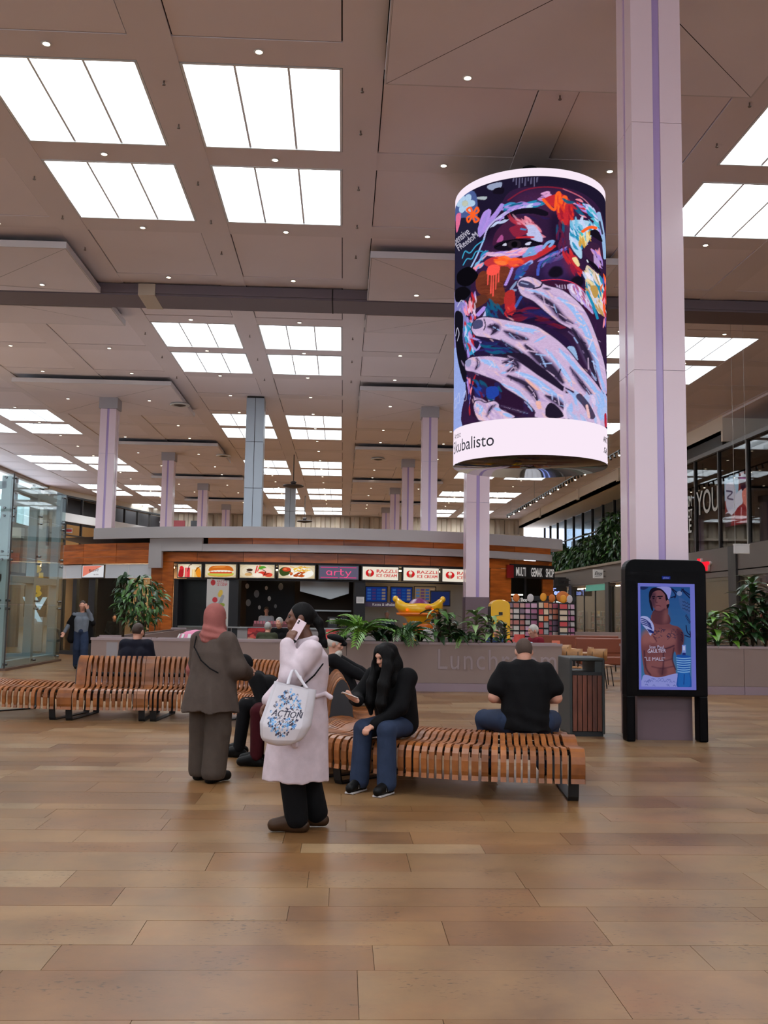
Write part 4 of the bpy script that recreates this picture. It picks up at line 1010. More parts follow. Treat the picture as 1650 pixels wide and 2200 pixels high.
# ------------------------------------------------------------------ parapet walls with planters
m_par = mat('parapet_mauve_grey', (146,124,116), .55, noise=.06, nscale=1.2); m_part = mat('parapet_cap', (160,141,141), .5); m_parb = mat('parapet_plinth', (152,130,138), .5)
m_soil = mat('soil_dark', (44,34,28), .95, bump=.6, bscale=40)
def parapet(label, x0, x1, y0, y1, h, joints=()):
    t = thing('parapet_planter', label, 'low wall', ((x0+x1)/2,y0,0)); hx = (x1-x0)/2; d = y1-y0
    xs = [-hx] + [j-(x0+x1)/2 for j in joints] + [hx]
    for a, b in zip(xs[:-1], xs[1:]):
        part('front_panel', MB().box(a+.004,b-.004,0,.04,.17,h-.05), m_par, t)
        part('back_panel', MB().box(a+.004,b-.004,d-.04,d,.0,h-.05), m_par, t)
        part('plinth', MB().box(a+.004,b-.004,-.012,.03,0,.165), m_parb, t)
    part('end_panel', MB().box(-hx,-hx+.04,.04,d-.04,0,h-.05), m_par, t); part('end_panel', MB().box(hx-.04,hx,.04,d-.04,0,h-.05), m_par, t)
    part('cap', MB().box(-hx-.01,hx+.01,-.012,.06,h-.05,h), m_part, t); part('cap', MB().box(-hx-.01,hx+.01,d-.06,d+.012,h-.05,h), m_part, t)
    part('soil_bed', MB().box(-hx+.05,hx-.05,.06,d-.06,h-.3,h-.09), m_soil, t)
    return t
PA = parapet('long mauve-grey planter wall lettered Lunchroom', -3.78, 4.50, 19.8, 20.35, .99, (-1.2,.1))
def lunch():
    me = text_mesh('Lunchroom', .62, .012, m_part, xs=.93, spacing=1.12)
    xs = [v.co.x for v in me.vertices]; k = 2.46/max(xs)
    warp(me, lambda co: Vector((co.x*k + 1.92 - .36, co.y-.006, co.z*.95+.45)))
    link('raised_lettering', me, PA)
lunch()
PB = parapet('short mauve-grey planter wall section left of the Lunchroom wall', -5.02, -3.84, 19.8, 20.35, .99)
PC = parapet('low mauve-grey wall running back from the short planter wall', -5.02, -4.6, 20.5, 29.0, 1.02)
PD = parapet('mauve-grey planter wall right of the advertising totem', 5.9, 12.6, 19.85, 20.5, .99, (8.3,10.4))
part('notice', MB().box(-.28,-.06,-.004,0,.62,.9), mat('paper_grey',(150,144,146),.7), PB, label='small paper notice')
# ------------------------------------------------------------------ oval food kiosk
KX0, KY0, KA, KB = -1.0, 40.0, 11.5, 10.0
def KP(X, off=0.0):
    s = math.sqrt(max(1e-6,1-((X-KX0)/KA)**2)); y = KY0-KB*s
    n = Vector(((X-KX0)/KA**2, -(KB*s)/KB**2, 0)); n.normalize()
    return Vector((X+n.x*off, y+n.y*off, 0)), n
def kband(X0, X1, z0, z1, off, th, n=24):
    secs = []
    for X in np.linspace(X0,X1,n):
        o, nn_ = KP(X,off); i = o-nn_*th
        secs.append([(o.x,o.y,z0),(o.x,o.y,z1),(i.x,i.y,z1),(i.x,i.y,z0)])
    return MB().sweep(secs)
m_kw = mat('kiosk_cherry_wood', (190,100,38), .3, wood=True, nscale=2.2, stretch=(.7,.7,5), spec=.5)
m_band = mat('kiosk_band_grey', (186,178,176), .45)
m_kdark = mat('kiosk_dark', (26,25,28), .6); m_kgrey = mat('kiosk_counter_grey', (150,142,140), .5); m_kin = mat('kiosk_interior_brown', (58,46,38), .8, noise=.2, nscale=1.5)
m_chrome = mat('stainless', (170,170,168), .3, .9)
m_white = mat('white_paint', (226,222,218), .5)
K = thing('food_kiosk', 'oval food kiosk with orange wooden fascia and grey roof bands', 'kiosk', (0,0,0))
def kring(X0, X1, z0, z1, off, th, r, turn):
    """band that follows the oval and rounds off at its right end"""
    pts = [KP(X,off) for X in np.linspace(X0,X1,56)]; P_ = [(p.x,p.y,n.x,n.y) for p, n in pts]
    p, n = pts[-1]; cx_, cy_ = p.x-n.x*r, p.y-n.y*r; a0 = math.atan2(n.y,n.x)
    for a in np.linspace(0,turn,22)[1:]: P_.append((cx_+r*math.cos(a0+a),cy_+r*math.sin(a0+a),math.cos(a0+a),math.sin(a0+a)))
    return MB().sweep([[(x,y,z0),(x,y,z1),(x-nx*th,y-ny*th,z1),(x-nx*th,y-ny*th,z0)] for x,y,nx,ny in P_])
part('upper_band', kring(-7.75,6.75,3.75,4.10,.55,.10,1.15,2.6), m_band, K)
part('lower_band', kring(-5.95,6.65,3.35,3.58,.28,.08,.85,1.9), m_band, K)
part('band_bridge', kband(-5.98,-4.3,3.36,3.76,.30,.1,10), m_band, K)
part('band_drop', kband(-6.0,-5.58,2.83,3.60,.31,.1,5), m_band, K)
# wood fascia in separate veneer panels
def fascia(X0, X1, z0, z1, off, n):
    e = np.linspace(X0,X1,n+1)
    for a, b in zip(e[:-1],e[1:]): part('veneer_panel', kband(a+.006,b-.006,z0,z1,off,.05,5), m_kw, K)
fascia(-6.0, 7.1, 3.04, 3.34, .05, 9); fascia(-4.2, 7.0, 3.59, 3.86, .1, 8)
for z0, z1 in ((2.985,3.2),(3.206,3.42),(3.426,3.64)): fascia(-9.75, -6.0, z0, z1, .12, 3)
fascia(-6.05, -5.3, .0, 3.02, .06, 2)
fascia(4.75, 5.5, 0.0, 3.03, .06, 1); fascia(6.72, 7.15, 0, 2.95, .06, 1)
part('roof_sheet', MB().add([tuple(KP(x,.1)[0]+Vector((0,0,3.88))) for x in np.linspace(-9.6,7.1,30)]+[(7.1,44,3.88),(-9.6,44,3.88)], [tuple(range(32))]), m_kgrey, K)
part('rear_wall', MB().box(-9.6,7.2,43.9,44,0,3.88), m_kin, K)
part('side_wall', MB().box(7.1,7.2,33.2,44,0,3.3), m_kw, K); part('side_wall', MB().box(-9.75,-9.65,34.0,44,0,3.3), mat('salon_beige',(176,150,124),.8), K)
part('interior_back', MB().box(-5.3,4.75,33.2,33.3,0,3.0), m_kin, K)
part('interior_ceiling', MB().add([tuple(KP(x,-.1)[0]+Vector((0,0,3.0))) for x in np.linspace(-9.6,7.0,30)]+[(7.0,43,3.0),(-9.6,43,3.0)], [tuple(range(32))]), m_kdark, K)
for a, b in ((-5.3,-5.15),(-3.52,-3.22),(.36,.70)): part('pier', kband(a,b,0,2.5,.0,.3,3), m_kdark, K)
part('black_partition', kband(-5.15,-4.2,0,2.5,-.3,.05,4), mat('panel_black',(12,11,12),.35), K)
part('sign_rail', kband(-5.3,4.75,2.47,2.51,.02,.05,20), m_kdark, K); part('sign_rail', kband(-5.3,4.75,3.0,3.04,.02,.05,20), m_kdark, K)
part('counter_front', kband(-5.1,.4,0,1.0,.0,.06,14), m_kgrey, K); part('counter_front', kband(.7,4.75,0,1.0,.0,.06,10), m_kgrey, K)
part('counter_top', kband(-5.1,.36,1.0,1.05,.06,.7,14), m_chrome, K); part('counter_top', kband(.72,4.75,1.0,1.05,.06,.7,10), m_chrome, K)
# kitchen behind the counter
part('extractor_hood', MB().prism([(-1.4,2.55),(.2,2.55),(.2,2.15),(-.4,1.95),(-1.4,2.2)],31.9,32.9,'y'), m_chrome, K)
part('kitchen_shelf', MB().box(-3.2,.3,32.9,33.2,1.55,1.6), m_chrome, K)
part('work_lamp', MB().box(-2.3,-1.3,32.4,32.5,2.88,2.93), emitmat('work_lamp_glow',(255,226,180),9), K)
part('work_lamp', MB().box(1.6,3.4,31.6,31.7,2.88,2.93), emitmat('work_lamp_glow',(255,226,180),9), K)
part('white_tiling', MB().box(.75,4.7,32.7,32.75,1.05,2.9), mat('tile_beige',(170,160,148),.4), K)
# ---- lightbox signs
m_light = emitmat('lightbox_picture', s=.92, attr='pcol')
def lightbox(name, label, X0, X1, cv, z0=2.53, z1=2.98, nx=60, nz=36, off=.09, group='row of lit sign boxes above the kiosk counter'):
    xm = (X0+X1)/2; p, n = KP(xm,off); rz = math.atan2(n.x,-n.y)
    a, _ = KP(X0,off); b, _ = KP(X1,off); w = (b-a).length/2
    t = thing(name, label, 'sign', (p.x,p.y,0), rz, group)
    part('box_frame', MB().box(-w+.02,w-.02,.0,.12,z0,z1), mat('sign_frame',(58,56,58),.5), t)
    link('lit_picture', flat_picture('lit_picture', cv, -w+.045, w-.045, z0+.025, z1-.025, -.003, nx, nz, m_light), t)
    return t
def bgw(w=200, h=110):
    c = Canvas(w,h,1,(206,186,150)); 
    for r, k in ((1.0,.35),(.8,.4),(.6,.5)): c.ell((w/2,h/2),(w*.55*r,h*.62*r),(246,236,214),0,k)
    return c
def s_drinks():
    c = bgw(); c.fill([(5,80),(15,40),(30,20),(50,30),(45,105),(8,105)],(176,36,40)); c.rect(60,28,104,110,(226,60,66)); c.rect(64,28,82,110,(240,110,108)); c.rect(58,22,106,30,(250,210,200)); c.rect(122,44,164,110,(236,188,110)); c.rect(126,44,142,110,(250,220,160)); c.ell((176,70),(22,48),(238,146,36),-.2); c.stroke([(84,60),(96,12),(116,2)],5,(60,30,30)); c.stroke([(150,60),(170,30),(190,20)],5,(70,40,20)); c.ell((30,30),(16,16),(214,44,52)); return c
def s_sandwich():
    c = bgw(); c.ell((100,88),(84,18),(214,160,70)); c.fill([(16,80),(40,66),(90,70),(160,64),(188,80),(150,92),(60,94)],(190,200,80)); c.rect(30,62,174,78,(226,96,60)); c.rect(34,56,168,66,(150,70,40)); 
    for k in range(6): c.ell((46+k*22,58),(13,6),(252,236,214))
    c.fill([(22,56),(30,26),(60,12),(140,10),(172,24),(184,54),(150,50),(100,48),(50,52)],(206,108,36)); c.fill([(44,30),(70,16),(130,16),(120,26),(70,30)],(232,150,70),.8); return c
def s_sundae():
    c = bgw(); c.fill([(96,10),(104,6),(94,70),(86,70)],(220,60,60),1,False); c.fill([(112,4),(122,6),(104,60),(98,58)],(236,90,80),1,False); c.ell((130,26),(22,16),(90,160,50)); c.ell((60,52),(26,22),(240,226,204)); c.ell((56,44),(18,12),(70,46,34)); c.ell((150,56),(32,28),(250,214,196)); c.ell((130,76),(26,20),(222,64,50)); c.ell((166,84),(24,18),(226,78,56)); c.ell((104,88),(30,18),(252,236,220)); c.stroke([(130,40),(150,60),(140,84),(170,70)],5,(96,40,30)); c.stroke([(40,60),(66,70),(60,90)],5,(70,40,30)); c.ell((50,82),(22,14),(216,170,110)); return c
def s_fries():
    c = bgw(); c.ell((120,66),(74,44),(252,248,238)); c.fill([(4,40),(30,16),(66,30),(60,74),(24,92),(6,70)],(60,78,36)); c.ell((44,36),(24,18),(206,70,40)); c.ell((36,34),(10,8),(236,120,70)); 
    for k in range(26):
        x = 82+c.rs.rand()*80; y = 14+c.rs.rand()*40; c.stroke([(x,y),(x+c.rs.uniform(-24,24),y+c.rs.uniform(-8,10))],6,((240,190,60),(226,160,40),(250,210,90))[k%3])
    for k in range(16):
        x = 64+c.rs.rand()*80; y = 58+c.rs.rand()*34; c.ell((x,y),(11,7),((190,84,34),(214,110,50),(160,60,24))[k%3],c.rs.rand()*3)
    return c
def s_arty():
    c = Canvas(220,110,1,(96,90,112)); 
    for y in (12,98): c.stroke([(10,y),(104,y)],5,(250,60,130)); c.stroke([(116,y),(208,y)],5,(250,60,130))
    K_ = (255,90,140)
    c.stroke([(66,46),(50,42),(42,58),(50,74),(66,70),(68,44),(70,78)],6,K_); c.stroke([(86,78),(86,46)],6,K_); c.stroke([(86,58),(94,46),(104,46)],6,K_); c.stroke([(122,26),(122,70),(130,78),(138,74)],6,K_,1,False); c.stroke([(110,44),(136,44)],6,K_); c.stroke([(150,46),(162,74)],6,K_); c.stroke([(178,44),(164,76),(152,96),(144,94)],6,K_); return c
def s_razzle(cut=False):
    c = Canvas(220,106,2,(240,230,212)); c.ell((44,52),(26,30),(206,30,36)); c.ell((44,42),(11,14),(240,226,206)); c.fill([(36,52),(52,52),(46,84),(40,84)],(196,150,110),1,False); c.stroke([(46,18),(40,30),(50,36)],4,(240,226,206)); c.rect(34,62,54,74,(120,90,80),.6)
    c.text('RAZZLE',84,46,38,(206,26,32),1.0); c.text('ICE CREAM',84,82,36,(206,26,32),.72); 
    for d in (.6,-.6): c.text('RAZZLE',84+d,46,38,(206,26,32),1.0); c.text('ICE CREAM',84+d,82,36,(206,26,32),.72)
    return c
edges = [(-5.18,-4.34),(-4.30,-3.25),(-3.21,-2.06),(-2.02,-.83),(-.78,.50),(.55,1.74),(1.82,3.03),(3.07,4.4)]
for (a,b), (cv, lab) in zip(edges, ((s_drinks(),'lit sign picturing red and yellow drinks with straws'),(s_sandwich(),'lit sign picturing a filled sandwich'),(s_sundae(),'lit sign picturing ice cream with strawberries'),(s_fries(),'lit sign picturing fries and chicken on a plate'),(s_arty(),'grey sign with pink neon letters arty'),(s_razzle(),'white lit ice cream sign directly right of the pink neon sign'),(s_razzle(),'white lit ice cream sign second right of the pink neon'),(s_razzle(),'white lit ice cream sign partly hidden behind the pillar'))):
    lightbox('lightbox_sign', lab, a, b, cv, nx=100, nz=50)
# ---- left wing: white panel strip with the small pink sign
m_pan = mat('opal_panel', (206,208,212), .3, emit=(206,208,216), estr=.10)
for i, (a, b) in enumerate(((-9.7,-9.3),(-9.28,-8.62),(-8.6,-7.7),(-7.68,-6.85),(-6.83,-6.0))):
    if i == 2: continue
    part('white_panel', kband(a,b,2.52,2.96,.05,.04,4), m_pan, K)
c = Canvas(160,100,1,(222,222,226)); c.fill([(4,4),(150,4),(4,94)],(228,130,110),1,False); c.text('Beauty',50,60,40,(70,50,50),.7,rot=-.25,shear=.3); c.text('studio',84,82,20,(110,96,96),.8)
lightbox('salon_sign', 'small pink and white slanted sign on the white panel strip', -8.6, -7.7, c, 2.52, 2.96, 60, 36, .06, None)
for a, b in ((-9.75,-9.45),(-9.0,-8.85),(-8.35,-8.1),(-6.1,-6.02)): part('window_post', kband(a,b,0,2.5,.0,.12,3), m_kdark, K)
part('salon_back_wall', kband(-9.7,-5.3,0,3.0,-2.6,.1,10), mat('salon_beige',(176,150,124),.8), K)
part('salon_lamp', kband(-9.2,-6.2,2.9,2.95,-.9,.6,4), emitmat('salon_lamp_glow',(255,214,170),24), K)
part('salon_floor_step', kband(-9.7,-6.0,0,.12,.02,.3,8), m_kdark, K)
part('salon_glass', kband(-9.7,-6.0,.12,2.5,-.02,.01,10), glass('shop_glass',(214,222,220),.05), K)
# salon furniture: white shell chairs
def shell_chair(x, y, rz, label):
    t = thing('shell_chair', label, 'chair', (x,y,0), rz)
    secs = []
    for s_ in np.linspace(0,1,12):
        a = -.5+s_*2.4; cx_ = .32*math.cos(a)-.1; cz = .5+.34*math.sin(a); w = .26+.06*math.sin(s_*PI)
        secs.append([(cx_,-w,cz),(cx_,w,cz),(cx_*1.09,w,cz+.03*math.sin(a)),(cx_*1.09,-w,cz+.03*math.sin(a))])
    part('shell', MB().sweep(secs), m_white, t, True, True); part('seat_pad', MB().ell((.0,0,.42),(.26,.24,.05)), m_kdark, t, True); part('foot', MB().lathe([(.24,0),(.22,.03),(.04,.06),(.035,.38)],18), m_chrome, t, True)
shell_chair(-9.35, 34.6, .4, 'white reclining shell chair behind the walking far woman'); shell_chair(-6.75, 33.6, 2.6, 'white curved shell chair beside the bushy potted tree')
# ---- tobacco shop end
part('shop_fascia', kband(5.4,7.1,2.75,3.2,.16,.06,8), mat('shop_black',(22,20,20),.5), K)
def kiosk_text(s, X0, z, size, m, off, xs=.62):
    me = text_mesh(s, size, .01, m, xs=xs, bold=.008)
    def fn(co):
        p, n = KP(X0+co.x,off); return Vector((p.x+n.x*.005*0, p.y-abs(co.y)*.5, z+co.z))
    return warp(me, fn)
m_lw = mat('letter_white',(230,226,222),.5, emit=(230,226,222), estr=.25)
for s, X0 in (('MULTI',5.58),('GEMAK',6.14),('SHOP',6.72)): link('shop_lettering', kiosk_text(s, X0, 2.82, .40, m_lw, .18, .33), K)
part('red_block', kband(5.28,5.5,2.74,3.16,.18,.06,3), mat('sign_red',(150,24,26),.5), K)
part('shop_window', kband(5.5,6.72,.0,2.75,-.02,.01,6), glass('shop_glass',(214,222,220),.05), K)
part('shop_mullion', kband(6.05,6.12,0,2.75,.0,.08,3), m_kdark, K)
part('shop_rear', MB().box(5.3,7.1,34.6,34.7,0,2.9), mat('shop_rear_dark',(46,42,40),.8), K)
part('shop_lamp', MB().box(5.6,6.2,33.2,33.3,2.2,2.24), emitmat('shop_tube',(255,246,220),8), K)
link('shop_lettering', kiosk_text('Tabak Shop', 5.52, 1.98, .17, m_lw, .03, .75), K)
# ---- things in and on the kiosk
c = Canvas(90,200,1,(210,204,196)); c.ell((24,14),(10,12),(190,30,36)); c.text('RAZZLE',40,14,15,(196,30,36),.8); c.text('ICE CREAM',38,26,14,(196,30,36),.65); c.ell((56,58),(9,16),(230,190,70),.3); c.ell((34,84),(11,11),(200,40,50)); c.stroke([(40,126),(58,92),(66,70)],14,(160,160,165)); c.ell((64,104),(12,8),(150,160,50)); c.ell((56,118),(10,8),(210,150,60)); c.ell((66,140),(14,10),(232,190,80)); c.ell((44,150),(14,9),(214,190,150)); c.ell((66,170),(18,8),(190,180,170))
bn = thing('banner', 'tall white ice cream banner with fruit and a spoon', 'banner', (KP(-3.85,.06)[0].x,KP(-3.85,.06)[0].y,0))
m_print = mat('printed_picture',(255,255,255),.5,attr='pcol')
link('print', flat_picture('print', c, -.33,.33,.98,2.5,0,50,110,m_print), bn); part('banner_back', MB().box(-.34,.34,.003,.015,.0,2.5), m_white, bn)
for i, (x, z, lab) in enumerate(((.95,2.13,'blue menu screen directly right of the dark pier'),(1.75,2.13,'blue menu screen second from the dark pier'),(2.5,2.15,'menu screen picturing food above the yellow ride'))):
    c = Canvas(120,90,1,(30,60,140) if i < 2 else (150,120,90)); 
    for k in range(16): c.rect(8+(k%4)*28,10+(k//4)*19,28+(k%4)*28,22+(k//4)*19,((70,120,190),(180,150,120),(40,90,170),(90,60,120))[(k*7)%4],.8)
    t = thing('menu_screen', lab, 'screen', (x+.12,30.9,z)); part('casing', MB().box(-.36,.36,.005,.06,-.27,.25), m_kdark, t); link('menu_picture', flat_picture('menu_picture', c, -.33,.33,-.24,.22,0,40,30,emitmat('menu_glow',s=.5,attr='pcol')), t)
t = thing('television', 'dark blue television screen beside the pale pillar', 'television', (3.1,30.75,2.02)); part('casing', MB().box(-.32,.32,.005,.08,-.25,.25), m_kdark, t); part('panel', MB().quad((-.29,0,-.21),(.29,0,-.21),(.29,0,.21),(-.29,0,.21)), emitmat('tv_blue',(26,36,74),1), t)
t = thing('till_sign', 'purple strip sign reading Kassa under the menu screens', 'sign', (1.32,30.85,1.80)); part('board', MB().box(-.62,.62,.0,.03,-.07,.07), mat('strip_purple',(96,72,104),.5), t); link('lettering', warp(text_mesh('Kassa & afhalen',.12,0,m_lw,align='CENTER'), lambda co: Vector((co.x,-.004,co.z-.04))), t)
t = thing('notice_sheet', 'white paper notice taped to the dark pier', 'notice', (.54,29.78,1.92)); part('sheet', MB().box(-.12,.12,-.004,.0,-.1,.1), m_white, t); 
for k in range(4): part('print_line', MB().box(-.09,.09,-.006,-.004,.06-k*.035,.068-k*.035), mat('print_grey',(120,120,126),.7), t)
# neon-ish doodles on the black kitchen wall
dd = [(-3.0,2.35,.09),(-2.7,2.1,.13),(-2.4,2.3,.07),(-2.95,1.8,.12),(-2.3,1.95,.08),(-1.95,2.35,.12),(-2.6,1.65,.07),(-2.1,1.7,.07)]
part('doodle_wall', MB().box(-3.2,-1.6,32.5,32.55,1.05,2.9), mat('doodle_black',(16,15,17),.7), K)
for k, (x,z,r) in enumerate(dd): part('doodle', MB().ell((x*1.06,32.48,z),(r*.7,.01,r),12,6), m_white if k % 2 == 0 else mat('doodle_grey',(150,150,150),.6), K)
# display of red food and trays on the counter
c = Canvas(120,100,1,(150,40,44)); 
for k in range(30): c.ell((c.rs.rand()*120,c.rs.rand()*45),(13,11),((190,40,44),(214,80,70),(120,20,30))[k%3]); 
for k in range(30): c.ell((c.rs.rand()*120,50+c.rs.rand()*50),(13,9),((206,150,120),(226,180,150),(190,90,80))[k%3])
t = thing('food_poster', 'poster of red fruit and meat fronting the kitchen counter', 'poster', (-2.25,29.85,0)); link('print', flat_picture('print', c, -.62,.62,.45,1.02,0,50,30,m_print), t); part('poster_back', MB().box(-.63,.63,.004,.02,.44,1.03), m_kdark, t)
for i in range(3):
    t = thing('counter_tray', 'pinkish box of wrapped snacks on the counter, %s of three' % ['leftmost','middle','rightmost'][i], 'tray', (-2.55+i*.42,30.25,1.05)); part('tray', MB().box(-.19,.19,-.12,.12,0,.10), mat('tray_maroon',(110,52,56),.5), t)
    for k in range(4): part('packet', MB().cbox((-.13+k*.088,0,.14),(.07,.18,.09),rz=.05*k), mat('packet_pink',(190,110,120),.5), t)
for i,(x,h,w) in enumerate(((-.3,.34,.3),(.05,.42,.22),(-1.35,.3,.4),(2.6,.5,.14),(2.8,.55,.12))):
    t = thing('counter_appliance', ['paper-fronted cash register on the counter','dark coffee machine by the kiosk pier','low steel warmer in the kitchen','slim white dispenser behind the counter','taller white dispenser behind the counter'][i], 'appliance', (x,30.35,1.05)); col = [m_kdark,m_kdark,m_chrome,m_white,m_white][i]
    link('body', bevel(MB().box(-w/2,w/2,-.15,.15,0,h).mesh('body',col),.015,2), t); part('front_panel', MB().box(-w*.3,w*.3,-.156,-.15,h*.35,h*.85), mat('panel_pale',(188,184,180),.5) if i == 0 else m_steel, t); part('foot_bar', MB().box(-w*.4,w*.4,-.13,.13,-.0,.015), m_kdark, t)
# ------------------------------------------------------------------ right-hand side: shops below, glazed storey above
FX = 18.1
m_fdark = mat('facade_dark_brown', (92,82,74), .6, noise=.06, nscale=.5); m_fcap = mat('facade_cap', (128,112,96), .6); m_fpost = mat('facade_post', (44,40,38), .5)
m_beige = mat('bulkhead_beige', (240,229,212), .8)
wrt = link('wall_right', None, kind='structure')
part('fascia', MB().box(FX,FX+.5,52.0,99.5,3.72,4.92), m_fdark, wrt); part('fascia_cap', MB().box(FX-.12,FX+.5,52.0,99.5,4.92,5.08), m_fcap, wrt)
part('fascia', MB().box(FX,FX+.5,-16,52.0,3.45,4.85), m_fdark, wrt)
part('bulkhead', MB().box(FX,FX+.4,45.4,99.5,10.35,CZ+.2), m_beige, wrt); part('bulkhead_return', MB().box(FX,FX+8,45.2,45.4,9.95,CZ+.2), m_beige, wrt)
part('terrace_roof', MB().box(FX,FX+8,45.4,99.5,10.35,10.5), m_beige, wrt)
part('upper_soffit', MB().box(FX,FX+8,-16,45.2,CZ-.1,CZ+.1), m_ceil, wrt); part('rear_wall', MB().box(FX+8,FX+8.3,-16,99.5,0,CZ+.2), m_fdark, wrt)
part('upper_floor', MB().box(FX+.3,FX+8,-16,99.5,4.4,4.7), m_fdark, wrt)
part('terrace_wall', MB().box(FX+2.6,FX+2.9,52,99.5,4.7,7.4), m_beige, wrt)
for y in (54,62.5,73.5,88): part('rib', MB().box(FX-.12,FX,y,y+.5,10.35,CZ), m_beige, wrt)
# clerestory above the terrace
cl = link('window_200', None, kind='structure')
ysm = [45.6]+[47+i*3.3 for i in range(16)]+[99.3]
gcl = glass('clerestory_glass',(190,205,215),.12)
for i, (a,b) in enumerate(zip(ysm[:-1],ysm[1:])):
    if b > 52: part('pane', MB().box(FX+2.7,FX+2.72,a+.05,b-.05,7.4,10.3), gcl, cl)
    if b > 52: part('mullion', MB().box(FX+2.6,FX+2.8,b-.07,b+.07,7.4,10.35), m_fpost, cl)
part('transom', MB().box(FX+2.62,FX+2.78,52,99.4,8.3,8.4), m_fpost, cl); part('sill', MB().box(FX+2.5,FX+2.9,52,99.4,7.3,7.42), m_fpost, cl)
# dark interior seen behind the nearer part of the clerestory
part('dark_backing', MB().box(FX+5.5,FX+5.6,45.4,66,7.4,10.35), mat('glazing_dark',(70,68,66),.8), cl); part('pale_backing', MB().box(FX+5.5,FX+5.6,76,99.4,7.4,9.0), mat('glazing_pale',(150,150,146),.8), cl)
# shop fronts
shops = link('wall_shops', None, kind='structure')
for y in (99,86,76.3,65.6,52.2,44.2,36,28,20,10,0,-10): part('pilaster', MB().box(FX-.1,FX+.4,y-.45,y+.45,0,4.85 if y < 53 else 3.75), m_fpost, shops)
m_shopb = mat('shop_interior_wall',(120,98,76),.8,noise=.15,nscale=.8); m_shopl = emitmat('shop_strip_light',(255,222,176),34)
part('shop_back', MB().box(FX+5,FX+5.1,-16,99,0,3.7), m_shopb, shops); part('shop_floor', MB().box(FX,FX+5,-16,99,-.02,.01), m_grout, shops); part('shop_ceiling', MB().box(FX,FX+5,-16,99,3.7,3.75), mat('shop_ceiling_white',(190,184,176),.8), shops)
gsh = glass('shopfront_glass',(200,205,200),.07)
for y0,y1 in ((86.5,98.5),(76.8,85.5),(66.1,75.8),(52.7,65.1),(44.7,51.7),(36.5,43.7),(28.5,35.5),(20.5,27.5)):
    n = max(2,int((y1-y0)/2.6))
    for k in range(n):
        a = y0+(y1-y0)*k/n; b = y0+(y1-y0)*(k+1)/n
        part('pane', MB().box(FX+.1,FX+.12,a+.03,b-.03,.05,3.45), gsh, shops); part('window_post', MB().box(FX+.06,FX+.16,b-.06,b+.06,0,3.5), m_fpost, shops)
    part('strip_light', MB().box(FX+2,FX+2.2,y0+1,y1-1,3.64,3.69), m_shopl, shops)
    part('teal_header', MB().box(FX+.05,FX+.14,y0+.1,(y0*.4+y1*.6),3.25,3.72), mat('header_teal',(86,168,146),.5,emit=(86,168,146),estr=.12), shops) if y0 in (66.1,52.7) else None
# shelves with goods in the shops
gcols = [(206,120,70),(190,60,60),(220,190,120),(120,140,170),(230,226,214),(150,90,60),(90,120,90),(226,160,170)]
for sidx, (y0,y1) in enumerate(((66.5,75.5),(53,65),(77.5,85),(45,51.5),(37,43))):
    for row in range(2):
        yy_ = y0+.8
        lab = ['shelf of packaged goods in the shop with the teal header','shelf of goods in the shop behind the totem','shelf in the far shop past the lit blue sign','shelf in the shop below the red lit sign','shelf in the shop at the right edge'][sidx]+(', front row' if row == 0 else ', rear row')
        t = thing('shop_shelf', lab, 'shelf', (FX+1.6+row*2.2,(y0+y1)/2,0)); L_ = (y1-y0)/2-.8
        for z in (.3,.85,1.4): part('shelf_board', MB().box(-.2,.2,-L_,L_,z,z+.03), m_white, t)
        part('end_panel', MB().box(-.22,.22,-L_-.03,-L_,0,1.75), m_fpost, t); part('end_panel', MB().box(-.22,.22,L_,L_+.03,0,1.75), m_fpost, t)
        for ci in range(4):
            g_ = MB(); y = -L_+.1
            while y < L_-.3:
                for z in (.33,.88,1.43):
                    if rng.random() < .28: h_ = rng.uniform(.14,.42); g_.box(-.18,.1,y,y+.18,z,z+h_)
                y += .22
            part('goods', g_, mat('goods_%d' % ((ci+sidx+row) % 8), gcols[(ci*2+sidx+row) % 8], .5), t, kind='stuff')
# warm pendant lamps in the nearer shop
for i,(y,z) in enumerate(((47.5,2.6),(46.2,2.4),(43.2,3.05),(42.2,2.75))):
    t = thing('shop_pendant', ['small warm pendant lamp farthest left in the shop behind the plants','lower warm pendant lamp in the shop behind the plants','bright pendant lamp at the right edge, upper','bright pendant lamp at the right edge, lower'][i], 'lamp', (FX+1.2,y,z))
    part('shade', MB().lathe([(.16,0),(.13,.1),(.05,.18),(.02,.2)],14), mat('pendant_copper',(190,96,40),.4,.5), t, True); part('bulb', MB().ell((0,0,.02),(.09,.09,.09),10,7), emitmat('pendant_bulb',(255,214,160),26), t, True); part('cord', MB().tube([(0,0,.2),(0,0,3.7-z)],.01,5), m_fpost, t)
t = thing('shop_poster', 'red poster with a figure inside the shop behind the plants', 'poster', (FX+4.95,47.6,0)); c = Canvas(80,120,1,(150,60,52)); c.ell((44,34),(13,15),(200,190,180)); c.fill([(20,60),(44,48),(68,60),(72,116),(16,116)],(190,40,48)); c.rect(18,72,70,78,(220,210,205))
_pm = flat_picture('print', c, -.9,.9,.7,3.2,0,30,44,m_print); warp(_pm, lambda co: Vector((-.02,-co.x,co.z))); link('print', _pm, t); part('frame', MB().box(0,.03,-.98,.98,.62,3.28), m_white, t)
